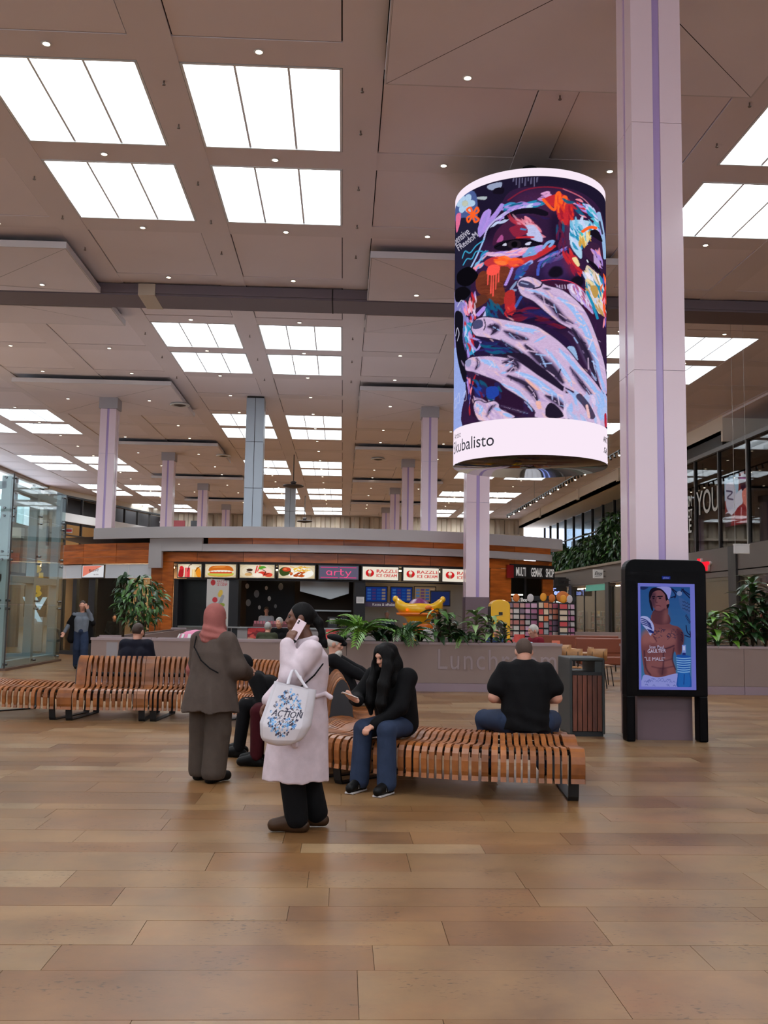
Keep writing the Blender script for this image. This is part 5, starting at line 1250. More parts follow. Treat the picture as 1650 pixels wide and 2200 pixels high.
# ---- signs on the shops
def blade(label, y, z0, z1, w, m_face, name='blade_sign'):
    t = thing(name, label, 'sign', (FX-.15,y,0)); part('panel', MB().box(-w,0,-.05,.05,z0,z1), m_face, t); part('bracket', MB().box(-.02,.16,-.03,.03,z0+.1,z0+.16), m_fpost, t); part('bracket', MB().box(-.02,.16,-.03,.03,z1-.16,z1-.1), m_fpost, t); return t
t = blade('white square blade sign with the word Etos', 66.3, 4.05, 4.65, .70, mat('sign_white',(214,210,206),.5,emit=(214,210,206),estr=.2))
link('lettering', warp(text_mesh('Etos',.30,.004,mat('ink_black',(16,16,18),.5),align='CENTER',shear=.35,bold=.006), lambda co: Vector((co.x-.35,-.056,co.z+4.29))), t); part('underline', MB().cbox((-.35,-.056,4.2),(.44,.008,.03),ry=-.12), mat('ink_black',(16,16,18),.5), t)
t = blade('dark blade sign with pale Lara lettering', 76.6, 3.75, 4.35, 1.2, m_fpost)
link('lettering', warp(text_mesh('Lara',.36,.004,mat('letter_pale',(190,184,176),.5),align='CENTER'), lambda co: Vector((co.x-.55,-.056,co.z+4.0))), t); link('lettering', warp(text_mesh('SHOES',.13,.004,mat('letter_pale',(190,184,176),.5),align='CENTER'), lambda co: Vector((co.x-.55,-.056,co.z+3.84))), t)
t = thing('neon_sign', 'blue-white lit upright letters left of the Lara sign', 'sign', (FX-1.2,78.0,0)); m_nb = emitmat('neon_blue',(150,170,255),1.6)
link('lettering', warp(text_mesh('Li',.9,.02,m_nb,bold=.02), lambda co: Vector((co.x-.55,-.02,co.z+3.72))), t); part('tube', MB().box(-.5,.35,-.03,.03,3.55,3.62), m_nb, t); link('lettering', warp(text_mesh('Tes',.55,.02,m_nb,bold=.02), lambda co: Vector((co.x-.15,-.02,co.z+3.1))), t); part('backing_plate', MB().box(-.7,1.25,.03,.06,3.0,4.5), m_fpost, t)
t = thing('red_letter_sign', 'glowing red letters ker half hidden by the totem', 'sign', (FX-.05,47.55,0)); m_rd = emitmat('red_letters',(240,30,48),1.3)
_tm = text_mesh('aker',.85,.05,m_rd,bold=.025,shear=.12,xs=.95); warp(_tm, lambda co: Vector((co.y*1.0-.1,1.35-co.x*1.3,co.z+3.85))); link('lettering', _tm, t); _tm = text_mesh('aker',.85,.08,m_white,bold=.04,shear=.12,xs=.95); warp(_tm, lambda co: Vector((co.y*1.0+.05,1.28-co.x*1.3,co.z+3.84))); link('letter_returns', _tm, t)
# ---- glazed upper storey with lettering and the screen inside
ug = link('window_201', None, kind='structure')
m_ug = glass('upper_glass',(176,176,174),.05)
yb = [36,39.4,42.8,46.2,49.4,52.0]
for a, b in zip(yb[:-1], yb[1:]):
    part('pane', MB().box(FX+.2,FX+.22,a+.05,b-.05,4.9,9.6), m_ug, ug); part('mullion', MB().box(FX+.12,FX+.34,b-.07,b+.07,4.85,9.7), m_fpost, ug)
part('head_rail', MB().box(FX+.05,FX+.4,36,52,9.6,9.8), mat('rail_grey',(120,118,116),.4,.5), ug); part('back_wall', MB().box(FX+4.5,FX+4.6,34,56,4.7,10.6), mat('upper_room_dark',(46,42,40),.85), ug); part('end_wall', MB().box(FX+.3,FX+4.6,52.2,52.4,4.7,10.4), mat('upper_room_dark',(46,42,40),.85), ug)
part('vent_strip', MB().box(FX+.1,FX+.3,45.5,52,9.8,10.35), m_fpost, ug)
m_film = mat('glass_film_lettering',(176,172,164),.6)
def glass_text(s, size, y, z, xs=.8):
    me = text_mesh(s, size, 0, m_film, xs=xs, bold=.012); warp(me, lambda co: Vector((FX+.17, y-co.x*1.0, z+co.z))); link('lettering', me, ug)
glass_text('YOU',1.75,49.25,6.75,.8); glass_text('DAM',.8,51.25,7.35,.75); glass_text('WE GOT',.62,51.75,6.75,.75); glass_text('EVERE',1.05,52.3,5.95,.8)
c = Canvas(120,150,1,(140,60,60)); c.fill([(0,0),(76,0),(70,60),(0,70)],(170,200,226),1,False); c.fill([(70,10),(120,0),(120,70),(90,60)],(60,30,50),1,False); c.fill([(4,26),(30,18),(52,30),(60,70),(40,104),(10,96)],(210,206,228)); c.stroke([(10,40),(40,50),(14,62),(42,72)],5,(90,80,110)); c.fill([(60,60),(88,50),(90,90),(50,112),(4,126),(4,108),(40,96)],(224,220,240)); c.fill([(88,62),(116,50),(118,96),(104,112)],(226,130,120)); c.fill([(60,104),(100,96),(112,148),(30,148)],(150,40,50)); c.stroke([(84,104),(80,144)],6,(210,150,160)); c.fill([(0,112),(30,116),(26,150),(0,150)],(70,50,60)); c.stroke([(80,14),(116,24)],6,(150,40,130))
t = thing('shop_screen', 'bright screen showing a white sports shoe behind the upper glass', 'screen', (FX+.9,46.0,6.0)); _pm = flat_picture('screen_picture', c, -1.35,1.5,0,2.45,0,90,110,emitmat('shoe_screen',s=2.4,attr='pcol')); warp(_pm, lambda co: Vector((co.y,-co.x,co.z))); link('screen_picture', _pm, t); part('casing', MB().box(.02,.12,-1.55,1.4,-.05,2.5), m_fpost, t)
# ---- spot track and hanging sign
t = thing('spot_track', 'long black track of small spotlights under the right ceiling edge', 'light track', (13.9,65,9.85))
part('rail', MB().box(-.04,.04,-17,17,0,.06), m_fpost, t)
spot_b = MB().tube([(0,0,0),(0,-.1,-.2)],[.05,.07],8).mesh('spot_head', m_fpost); spot_l = MB().add([(.06*math.cos(a*PI/4),-.102,-.205+.06*math.sin(a*PI/4)) for a in range(8)],[tuple(range(8))]).mesh('spot_lamp', emitmat('spot_lamp_glow',(255,240,220),10))
for i in range(44):
    o = link('spot_head', spot_b, t, (0,-16.8+i*.78,0))
    if i % 3 == 0: link('spot_lamp', spot_l, o)
for y in (-15,-5,5,15): part('hanger', MB().tube([(0,y,.05),(0,y,1.36)],.012,5), m_fpost, t)
t = thing('hanging_panel', 'blank white panel hung on two thin wires near the right edge', 'sign', (12.75,30.5,3.75)); link('panel', bevel(MB().box(-.25,.25,-.04,.04,-.15,.15).mesh('panel',m_white),.008,2), t); part('top_box', MB().box(-.26,.26,-.05,.05,.12,.16), m_white, t)
for sx in (-.2,.2): part('wire', MB().tube([(sx,0,.15),(sx,0,CZ-3.75)],.006,5), mat('wire_pale',(190,186,180),.5), t)
# ------------------------------------------------------------------ left: glass lift shaft
m_lift = mat('lift_steel_bluegrey', (196,208,210), .4); g_lift = glass('lift_glass',(236,243,242),.10); m_clip = mat('clip_chrome',(120,122,122),.25,.9)
t = thing('glass_lift_shaft', 'free-standing glass lift shaft with blue-grey steel frame at the left', 'lift', (-8.25,24.35,0))
LH = 4.88; LD = 4.6; LW = 3.2
for x, y in ((-.2,.15),(-.2,2.35),(-.2,LD-.15),(-LW+.2,.15),(-LW+.2,LD-.15),(-1.7,.15)):
    part('post', MB().box(x-.11,x+.11,y-.1,y+.1,0,LH-.05), m_lift, t)
for z in (.12,2.28,LH-.28):
    part('crossbar', MB().box(-.3,-.1,.15,LD-.15,z-.09,z+.09), m_lift, t); part('crossbar', MB().box(-LW+.2,-.2,.05,.25,z-.09,z+.09), m_lift, t); part('crossbar', MB().box(-LW+.2,-.2,LD-.25,LD-.05,z-.09,z+.09), m_lift, t)
zs = [.05,1.62,2.83,3.92,LH]
for a, b in zip(zs[:-1],zs[1:]):
    part('glass_pane', MB().box(-.012,0,.0,LD,a+.008,b-.008), g_lift, t); part('glass_pane', MB().box(-LW,-.015,-.012,0,a+.008,b-.008), g_lift, t); part('glass_pane', MB().box(-LW,-.015,LD,LD+.012,a+.008,b-.008), g_lift, t)
    for y in (.12,2.35,LD-.12):
        for z in (a+.1,b-.1): part('glass_clip', MB().tube([(-.14,y,z),(.03,y,z)],.03,8), m_clip, t)
    for x in (-.2,-1.7):
        for z in (a+.1,b-.1): part('glass_clip', MB().tube([(x,.1,z),(x,-.04,z)],.03,8), m_clip, t)
part('kerb', MB().box(-LW-.05,.06,-.06,LD+.06,0,.06), mat('kerb_brown',(96,72,58),.6), t); part('edge_seal', MB().box(-.014,.014,-.016,.012,0,LH), m_fpost, t)
part('car_door_frame', MB().box(-.8,-.7,1.2,1.35,.1,2.3), m_fpost, t); part('car_roof', MB().box(-2.85,-.7,.55,3.65,2.32,2.5), m_fpost, t)
# stacked-letter sign seen through the lift
t = thing('stacked_letter_sign', 'vertical stacked-letter sign in yellow and white seen through the lift glass', 'sign', (-10.85,34.8,0))
m_y = mat('letter_yellow',(220,170,20),.4,emit=(230,176,20),estr=.5); m_w2 = mat('letter_lit_white',(220,236,250),.4,emit=(200,226,250),estr=.9)
part('backboard', MB().box(-.4,.4,.06,.12,1.2,3.1), mat('board_olive',(60,54,30),.6), t)
for i, ch in enumerate('SUBWA'):
    link('letter', warp(text_mesh(ch,.62,.03,m_y if i < 3 else m_w2,align='CENTER',bold=.03), lambda co, i=i: Vector((co.x*1.15,co.y,co.z*.9+2.78-i*.43))), t)
part('post', MB().box(-.3,.3,.05,.15,.0,1.2), m_white, t)
# dark units behind the lift (shop interior on the left)
wl2 = link('wall_leftshops', None, kind='structure')
part('shop_wall', MB().box(-23.9,-12.5,38.0,38.3,0,4.2), mat('leftshop_dark',(120,108,100),.8,noise=.2,nscale=.7), wl2); part('shop_band', MB().box(-23.9,-12.5,37.9,38.0,3.2,3.6), mat('leftshop_red',(140,64,54),.6), wl2); part('added_fill_strip', MB().box(-20,-13,37.0,37.1,3.0,3.05), m_shopl, wl2); part('shop_mirror', MB().box(-14.5,-13.2,37.9,38.0,.4,2.6), mat('leftshop_grey',(150,154,156),.3), wl2)  # the glowing strip is added to brighten the dark area behind the lift
part('upper_band', MB().box(-24,-12.5,38,38.4,4.2,4.6), m_white, wl2); part('upper_glass', MB().box(-24,-12.5,38.1,38.2,4.6,5.6), g_lift, wl2)
# gallery at the far left end
wg = link('wall_gallery', None, kind='structure'); g0 = Vector((-23.9,79,0)); g1 = Vector((-17.5,99,0)); gd = (g1-g0).normalized(); gn = Vector((gd.y,-gd.x,0)); gL = (g1-g0).length
def gbox(a, b, z0, z1, d0, d1):
    P = lambda s, d: g0+gd*s+gn*d
    q = [P(a,d0),P(b,d0),P(b,d1),P(a,d1)]; return MB().prism([(p.x,p.y) for p in q], z0, z1)
part('upper_wall', gbox(0,gL,10.75,CZ+.1,-.2,.0), m_beige, wg); part('white_parapet', gbox(0,gL,8.55,9.25,.1,.3), m_white, wg); part('lower_wall', gbox(0,gL,0,6.4,-.3,-.1), m_wallg, wg)
for k in range(9): part('mullion', gbox(k*gL/9,k*gL/9+.12,6.4,10.75,-.1,.1), m_fpost, wg)
part('window_head', gbox(0,gL,10.6,10.75,-.1,.15), m_fpost, wg); part('transom', gbox(0,gL,7.4,7.5,-.1,.1), m_fpost, wg)
part('dark_room', gbox(0,gL,8.5,10.7,-1.2,-1.1), mat('gallery_dark',(58,56,58),.8), wg); part('warm_room', gbox(0,gL,6.4,8.5,-1.2,-1.1), mat('gallery_warm',(170,128,80),.8,emit=(220,160,90),estr=.12), wg)
part('sky_pane', gbox(1.2,3.0,9.3,10.5,-.9,-.85), emitmat('gallery_daylight',(120,160,230),.9), wg)
t = thing('exit_sign', 'tiny red and white sign on the far left gallery', 'sign', (-23.2,82.5,7.9)); part('board', MB().box(-.3,.3,-.03,0,-.2,.2), m_white, t); part('stripe', MB().box(-.26,.26,-.04,-.03,-.1,.1), mat('sign_red2',(200,40,50),.5), t)
# dark glazed box with red stair at the far end
part('dark_glazing', MB().box(-21.8,-17.5,99.1,99.4,7.5,10.4), mat('far_dark',(34,32,34),.5), wb); part('blue_panel', MB().box(-22.6,-21.8,99.0,99.3,7.8,10.4), mat('far_blue',(120,136,160),.6), wb); part('red_wall', MB().box(-19.2,-16.2,99.0,99.2,8.4,10.4), mat('far_red',(120,40,44),.7), wb); part('stair_rail', MB().cbox((-17.9,98.8,9.6),(2.6,.1,.14),ry=.62), m_white, wb); part('stair_rail', MB().cbox((-17.9,98.8,8.9),(2.6,.1,.14),ry=.62), m_white, wb); part('dark_pier', MB().box(-15.6,-14.4,99.0,99.2,7.5,10.4), mat('far_dark',(34,32,34),.5), wb)
# ------------------------------------------------------------------ greenery
def leafmat(name, c, tr=.0): return mat(name, c, .38, spec=.45, noise=.25, nscale=5)
m_pal = leafmat('palm_green',(92,132,52)); m_pal2 = leafmat('palm_dark',(40,72,36)); m_lf = leafmat('leaf_dark',(38,66,34)); m_lf2 = leafmat('leaf_mid',(70,108,48)); m_lf3 = leafmat('leaf_pale',(142,170,110)); m_lf4 = leafmat('leaf_lime',(104,150,44)); m_stem = mat('stem_brown',(74,58,38),.8)
R2 = random.Random(11)
def leaf_mb(l, w, bend=.3, seg=5, fold=.15, mb=None, M=None):
    mb = mb or MB(); vs = []; fs = []
    for i in range(seg+1):
        t = i/seg; ww = w*math.sin(PI*(.08+.92*t)**.8)*.5*(1-.0*t); x = l*t*math.cos(bend*t*.9); z = l*t*math.sin(-bend*t*.9)
        if i == seg: ww = .002
        vs += [(x,-ww,z+fold*ww),(x,0,z),(x,ww,z+fold*ww)]
    for i in range(seg):
        a = i*3; fs += [(a,a+1,a+4,a+3),(a+1,a+2,a+5,a+4)]
    if M is not None: vs = [tuple(M @ Vector(v)) for v in vs]
    return mb.add(vs, fs)
def frond_mb(l, n=13, lw=.022, ll=.24, bend=1.1):
    """palm frond rising and arching outwards along +x"""
    mb = MB(); pts = []
    for i in range(9):
        t = i/8; pts.append(Vector((l*(.22*t+.42*bend*t*t), 0, l*(1.0*t-.52*bend*t*t))))
    mb.tube(pts, [.008*(1-.7*i/8) for i in range(9)], 5)
    for i in range(n):
        t = .25+.75*i/(n-1); k = t*8; a = int(min(k,7)); p = pts[a].lerp(pts[a+1],k-a); d = (pts[a+1]-pts[a]).normalized()
        for s in (-1,1):
            q = d*.85+Vector((0,s*.55,.0)); q.normalize(); L_ = ll*(.6+.7*math.sin(PI*min(1,t*1.02)))
            sd = q.cross(Vector((0,s*.3,1))).normalized()*lw
            e = p+q*L_+Vector((0,0,-.12*L_)); m = p+q*L_*.45+Vector((0,0,.01))
            mb.add([tuple(p),tuple(m-sd),tuple(e),tuple(m+sd)],[(0,1,2,3)])
    return mb
def strap_mb(l, w, bend):
    mb = MB(); vs = []; fs = []
    for i in range(8):
        t = i/7; x = l*(.25*t+.5*bend*t*t); z = l*(.95*t-.6*bend*t*t); ww = w*.5*math.sin(PI*(.15+.85*t)) if i < 7 else .001
        vs += [(x,-ww,z),(x,0,z-.2*ww),(x,ww,z)]
    for i in range(7):
        a = i*3; fs += [(a,a+1,a+4,a+3),(a+1,a+2,a+5,a+4)]
    return mb.add(vs,fs)
def plant(name, label, loc, n, kind, size, ms, group=None, z0=0):
    t = thing(name, label, 'plant', loc, 0, group); protos = []
    if kind == 'palm':
        for k in range(4): protos.append(frond_mb(size*(.8+.12*k), 12+k, .013*size/.6+.004, .2*size, 1.0+.2*k).mesh('frond', ms[k % len(ms)]))
    elif kind == 'strap':
        for k in range(4): protos.append(strap_mb(size*(.8+.12*k), .045+.01*k, .75+.2*k).mesh('leaf', ms[k % len(ms)], True))
    else:
        for k in range(4): ll_ = min(size*.45,.30); protos.append(leaf_mb(ll_*(1+.13*k), ll_*.46, .7, 5, .3).mesh('leaf', ms[k % len(ms)], True))
    st = MB()
    for i in range(n):
        a = i*2.399+R2.uniform(-.3,.3); el = R2.uniform(-1.25,-.25)
        if kind == 'leafy':
            f = i/max(1,n-1); h = size*(.15+.85*f); r = size*(.05+.10*(1-abs(2*f-1)))*R2.random(); el = R2.uniform(-1.0,-.05)
            st.tube([(0,0,0),(r*.5*math.cos(a),r*.5*math.sin(a),h*.6),(r*math.cos(a),r*math.sin(a),h)],.008,5); o = link('leaf', protos[i % 4], t, (r*math.cos(a),r*math.sin(a),h))
        else:
            o = link('frond' if kind == 'palm' else 'leaf', protos[i % 4], t, (0,0,.02+.02*R2.random()))
        o.rotation_euler = (R2.uniform(-.25,.25), el if kind == 'leafy' else R2.uniform(-.25,.35), a); s = R2.uniform(.8,1.15); o.scale = (s,s,s)
    if kind == 'leafy': part('stems', st, m_stem, t, True)
    else: part('crown_base', MB().lathe([(.06,-.12),(.07,0),(.03,.1)],10), m_stem, t, True)
    return t
g_ = 'plants in the Lunchroom planter wall'; yz = (20.08,.92)
def X(px, Y=20.08): return (px-737.5)*Y/2080.0
plant('palm_plant','tallest bright palm with arching fronds behind the walking woman',(X(775),yz[0],.93),20,'palm',1.05,[m_pal,m_pal,m_lf4,m_pal],g_)
plant('strap_plant','dark narrow-leaved plant right of the bright palm',(X(815),yz[0],.93),32,'strap',.66,[m_pal2,m_lf],g_)
plant('palm_plant','dark feathery palm below the yellow ride',(X(868),yz[0],.93),24,'palm',.85,[m_pal2,m_pal,m_pal2,m_lf2],g_)
plant('leafy_plant','broad-leaved plant in front of the white chair back',(X(945),yz[0],.93),26,'leafy',.72,[m_lf2,m_lf3,m_lf],g_)
plant('strap_plant','dark spiky plant below the pale pillar base',(X(985),yz[0],.93),34,'strap',.62,[m_pal2,m_lf],g_)
plant('leafy_plant','pale variegated plant right of the pillar base',(X(1025),yz[0],.93),30,'leafy',.68,[m_lf3,m_lf2,m_lf3],g_)
plant('leafy_plant','pale variegated plant beside the yellow machine',(X(1058),yz[0],.93),24,'leafy',.6,[m_lf3,m_lf2,m_lf],g_)
plant('strap_plant','low dark plant left of the bright palm foot',(X(838),yz[0]+.1,.93),20,'strap',.5,[m_lf,m_pal2],g_)
plant('strap_plant','arching dark plant left of the white chair back',(X(905),yz[0]+.05,.93),30,'strap',.6,[m_pal2,m_lf2],g_)
plant('leafy_plant','dark green leafy plant between the two spiky ones',(X(968),yz[0]+.08,.93),24,'leafy',.6,[m_lf,m_lf2],g_)
plant('palm_plant','short palm in front of the pillar base',(X(1003),yz[0]-.05,.93),14,'palm',.55,[m_pal2,m_pal],g_)
plant('leafy_plant','last low leafy plant before the red leaflets',(X(1086),yz[0],.93),18,'leafy',.42,[m_lf2,m_lf],g_)
plant('strap_plant','dark plant left end behind the girl',(X(742),yz[0]+.05,.93),20,'strap',.5,[m_pal2,m_lf],g_)
g_ = 'plants in the planter wall right of the totem'
for px, sz, nn_, ms, lab in ((1512,.55,20,[m_lf4,m_lf2],'lime-leaved plant touching the totem edge'),(1545,.75,34,[m_lf4,m_lf2,m_lf],'bright lime broad-leaved plant right of the totem'),(1580,.7,26,[m_lf4,m_lf2],'lime plant left of the tall dark plant'),(1628,1.45,74,[m_lf,m_lf,m_lf2],'tall dark glossy-leaved plant at the right edge'),(1600,.85,40,[m_lf,m_lf2],'dark bushy plant low before the tall one'),(1655,1.2,60,[m_lf,m_lf],'dark leafy plant cut by the right edge')):
    plant('leafy_plant', lab, (X(px,20.2),20.2,.92), nn_, 'leafy', sz, ms, g_)
def bush(name, label, c, r, n, l, w, ms, trunk=None, group=None, cat='tree'):
    t = thing(name, label, cat, (c[0],c[1],trunk if trunk is not None else c[2]-r[2]), group=group)
    zb = trunk if trunk is not None else c[2]-r[2]
    for k, m in enumerate(ms):
        mb = MB()
        for i in range(n//len(ms)):
            v = Vector((R2.gauss(0,1),R2.gauss(0,1),R2.gauss(0,1))).normalized(); f = R2.uniform(.35,1)**.6
            p = Vector((v.x*r[0]*f,v.y*r[1]*f,v.z*r[2]*f+c[2]-zb))
            M = Matrix.Translation(p) @ Matrix.Rotation(math.atan2(v.y,v.x)+R2.uniform(-.8,.8),4,'Z') @ Matrix.Rotation(R2.uniform(-.5,.9),4,'Y') @ Matrix.Rotation(R2.uniform(-.6,.6),4,'X')
            leaf_mb(l*R2.uniform(.7,1.2), w, .6, 3, .25, mb, M)
        part('foliage', mb, m, t, True, kind='stuff')
    for k in range(4):
        a = k*1.57+.5; part('branch' if k else 'trunk', MB().tube([(0,0,0),(r[0]*.2*math.cos(a),r[1]*.2*math.sin(a),(c[2]-zb)*.6),(r[0]*.6*math.cos(a),r[1]*.6*math.sin(a),c[2]-zb+r[2]*.3)],[.04,.03,.012],7), m_stem, t, True)
    return t
# bushy umbrella tree left behind the short planter wall
bush('umbrella_tree','bushy green potted tree behind the navy-shirted man',(-4.35,21.2,1.72),(.52,.5,.58),420,.2,.07,[m_lf,m_lf2,m_lf2],trunk=.35)
bush('rubber_plant','dark upright leafy top rising left in the bushy tree',(-4.75,21.3,2.0),(.16,.16,.38),70,.2,.09,[m_lf],trunk=.4,cat='plant')
for x, lab in ((-4.35,'round planter pot holding the bushy tree'),(-4.75,'round planter pot under the dark upright plant')):
    t = thing('planter_pot', lab, 'pot', (x,21.2 if x > -4.5 else 21.3,0)); part('pot', MB().lathe([(.13,0),(.18,.38),(.185,.4),(.16,.4),(.15,.34)],18), mat('pot_grey',(120,116,112),.6), t, True); part('soil', MB().lathe([(.15,.345),(.01,.35)],14), m_soil, t)
# trees on the shop terrace
g_ = 'trees on the shop terrace'
for i,(y,h,rx,ry,rz,lab) in enumerate(((55.5,7.0,1.3,2.4,2.3,'dense dark terrace tree nearest the big pillar'),(61.0,7.3,1.3,2.6,2.5,'big dark terrace tree second from the big pillar'),(67.5,6.9,1.2,2.6,2.0,'middle dark terrace tree above the Etos sign'),(74,6.3,1.2,2.8,1.5,'lower terrace tree toward the kiosk'),(80.5,6.0,1.1,2.8,1.2,'smallest terrace bush beside the kiosk roof'),(87,6.6,1.1,2.6,1.5,'far terrace bush in front of the bright windows'))):
    bush('terrace_tree', lab, (FX+1.2,y,h), (rx,ry,rz), 900, .55, .2, [m_lf,m_lf,m_lf2], trunk=4.75, group=g_)
# ------------------------------------------------------------------ lunchroom things
m_oak = mat('oak_light',(176,128,80),.45,wood=True,nscale=4,stretch=(1,6,1)); m_oakd = mat('oak_brown',(128,74,40),.45,wood=True,nscale=4,stretch=(1,6,1)); m_blk = mat('metal_black',(20,19,20),.5)
def table(label, x, y, w, d, h=.75, rz=0):
    t = thing('cafe_table', label, 'table', (x,y,0), rz, 'lunchroom tables'); link('table_top', bevel(MB().box(-w/2,w/2,-d/2,d/2,h-.04,h).mesh('table_top',m_oak),.008,2), t)
    for sx in (-1,1):
        for sy in (-1,1): part('leg', MB().box(sx*(w/2-.06)-.025,sx*(w/2-.06)+.025,sy*(d/2-.06)-.025,sy*(d/2-.06)+.025,0,h-.04), m_blk, t)
    return t
def chair(label, x, y, rz):
    t = thing('cafe_chair', label, 'chair', (x,y,0), rz, 'lunchroom chairs')
    link('seat', bevel(MB().box(-.21,.21,-.21,.21,.44,.465).mesh('seat',m_oak),.01,2), t)
    secs = []
    for k in range(7):
        u = -.22+k*.44/6; yb_ = .2+.05*(1-(u/.22)**2)
        secs.append([(u,yb_,.60),(u,yb_+.015,.60),(u,yb_+.045,.86),(u,yb_+.03,.86)])
    part('backrest', MB().sweep(secs), m_oak, t, True, True)
    for sx in (-1,1):
        for sy in (-1,1): part('leg', MB().tube([(sx*.17,sy*.17,.44),(sx*.21,sy*.22,0)],.012,6), m_blk, t)
        part('back_stay', MB().tube([(sx*.12,.17,.44),(sx*.12,.235,.56),(sx*.12,.265,.8)],.01,6), m_blk, t)
    return t
table('oak table behind the right end of the Lunchroom wall', 4.95, 21.6, 1.6, .8); table('oak table behind the first one, by the card racks', 4.9, 24.3, 1.8, .8)
chair('oak chair with its back to us above the litter bin', 5.55, 21.25, PI); chair('oak chair half hidden behind the litter bin', 5.0, 21.05, PI-.2); chair('oak chair at the rear table', 5.3, 23.6, PI+.1); chair('oak chair turned sideways at the right of the table', 5.9, 22.0, PI/2)
table('oak table left behind the hooded woman', -3.2, 22.5, 1.6, .8); table('oak table where the grey-haired couple sit', -2.2, 24.5, 1.3, .8); table('oak table behind the planted wall', .7, 23.8, 1.4, .8)
def settee(label, x, y, w):
    t = thing('settee', label, 'settee', (x,y,0)); link('back_cushion', bevel(MB().box(-w/2,w/2,.0,.14,.62,1.0).mesh('back_cushion',mat('leather_brown',(124,60,34),.45)),.03,3), t); link('seat_cushion', bevel(MB().box(-w/2,w/2,-.5,.02,.36,.56).mesh('seat_cushion',mat('leather_brown',(124,60,34),.45)),.03,3), t)
    for sx in (-1,1):
        part('leg', MB().tube([(sx*(w/2-.1),-.45,.36),(sx*(w/2-.06),-.48,0)],.018,6), m_blk, t); part('leg', MB().tube([(sx*(w/2-.1),.1,.62),(sx*(w/2-.06),.12,0)],.018,6), m_blk, t)
settee('brown leather settee behind the totem pillar', 6.9, 24.4, 2.0); settee('rear brown leather settee by the lunchroom tables', 6.6, 27.2, 2.4)
part('wall', MB().box(4.0,9.0,29.6,29.72,0,1.05), m_par, thing('lunchroom_rear_wall','grey low wall behind the lunchroom tables','low wall',(0,0,0)))
def menu_box(label, x, y, z=.75, c=(196,60,50), s=1.0):
    t = thing('menu_holder', label, 'menu', (x,y,z), R2.uniform(-.4,.4)); part('tray', MB().box(-.12*s,.12*s,-.07*s,.07*s,0,.05*s), m_oakd, t); part('card', MB().prism([(-.05*s,.05*s),(.05*s,.05*s),(.01*s,.26*s),(-.01*s,.26*s)],-.09*s,.09*s,'x'), mat('menu_card_%d' % c[0],c,.5), t); part('cup', MB().lathe([(.025*s,.05*s),(.03*s,.14*s)],10,(-.08*s,0,0)), m_white, t); part('photo', MB().box(.091*s,.092*s,-.03*s,.03*s,.08*s,.2*s), mat('photo_orange',(226,150,90),.5), t)
menu_box('menu card and napkin tray on the table above the bin', 4.75, 21.5, .75, (214,110,80)); menu_box('pink menu box on the rear lunchroom table', 4.35, 24.2, .75, (170,90,110)); menu_box('red menu card on the planter wall behind the white coat', -.22, 22.4, .75, (190,44,40), 1.6); menu_box('red and white menu box left of the seated white-haired man', 3.9, 21.3, .8, (206,70,60), 1.3); menu_box('stack of red leaflets on the wall right of the plants', 3.62, 20.9, .78, (220,90,80), 1.0); menu_box('red menu box left of the hooded woman', -3.05, 22.4, .75, (170,40,50), 1.3)
table('small table carrying the red leaflets by the wall', 3.85, 21.2, 1.0, .7, .78); table('table with a red menu card behind the white coat', -.1, 22.4, 1.2, .7)
# pink dome cover on the left table
t = thing('pink_dome', 'pink and white dome-shaped cover on the left lunchroom table', 'umbrella', (-3.35,22.55,.75)); secs = [(.46,0),(.44,.12),(.36,.24),(.22,.32),(.01,.36)]
part('cover', MB().lathe(secs,28), mat('dome_pink',(206,120,150),.6), t, True)
for k in range(14):
    a = k*2*PI/14; part('white_petal', MB().cbox((.40*math.cos(a),.40*math.sin(a),.2),(.07,.015,.15),rz=a+PI/2,rx=-.5), m_white, t)
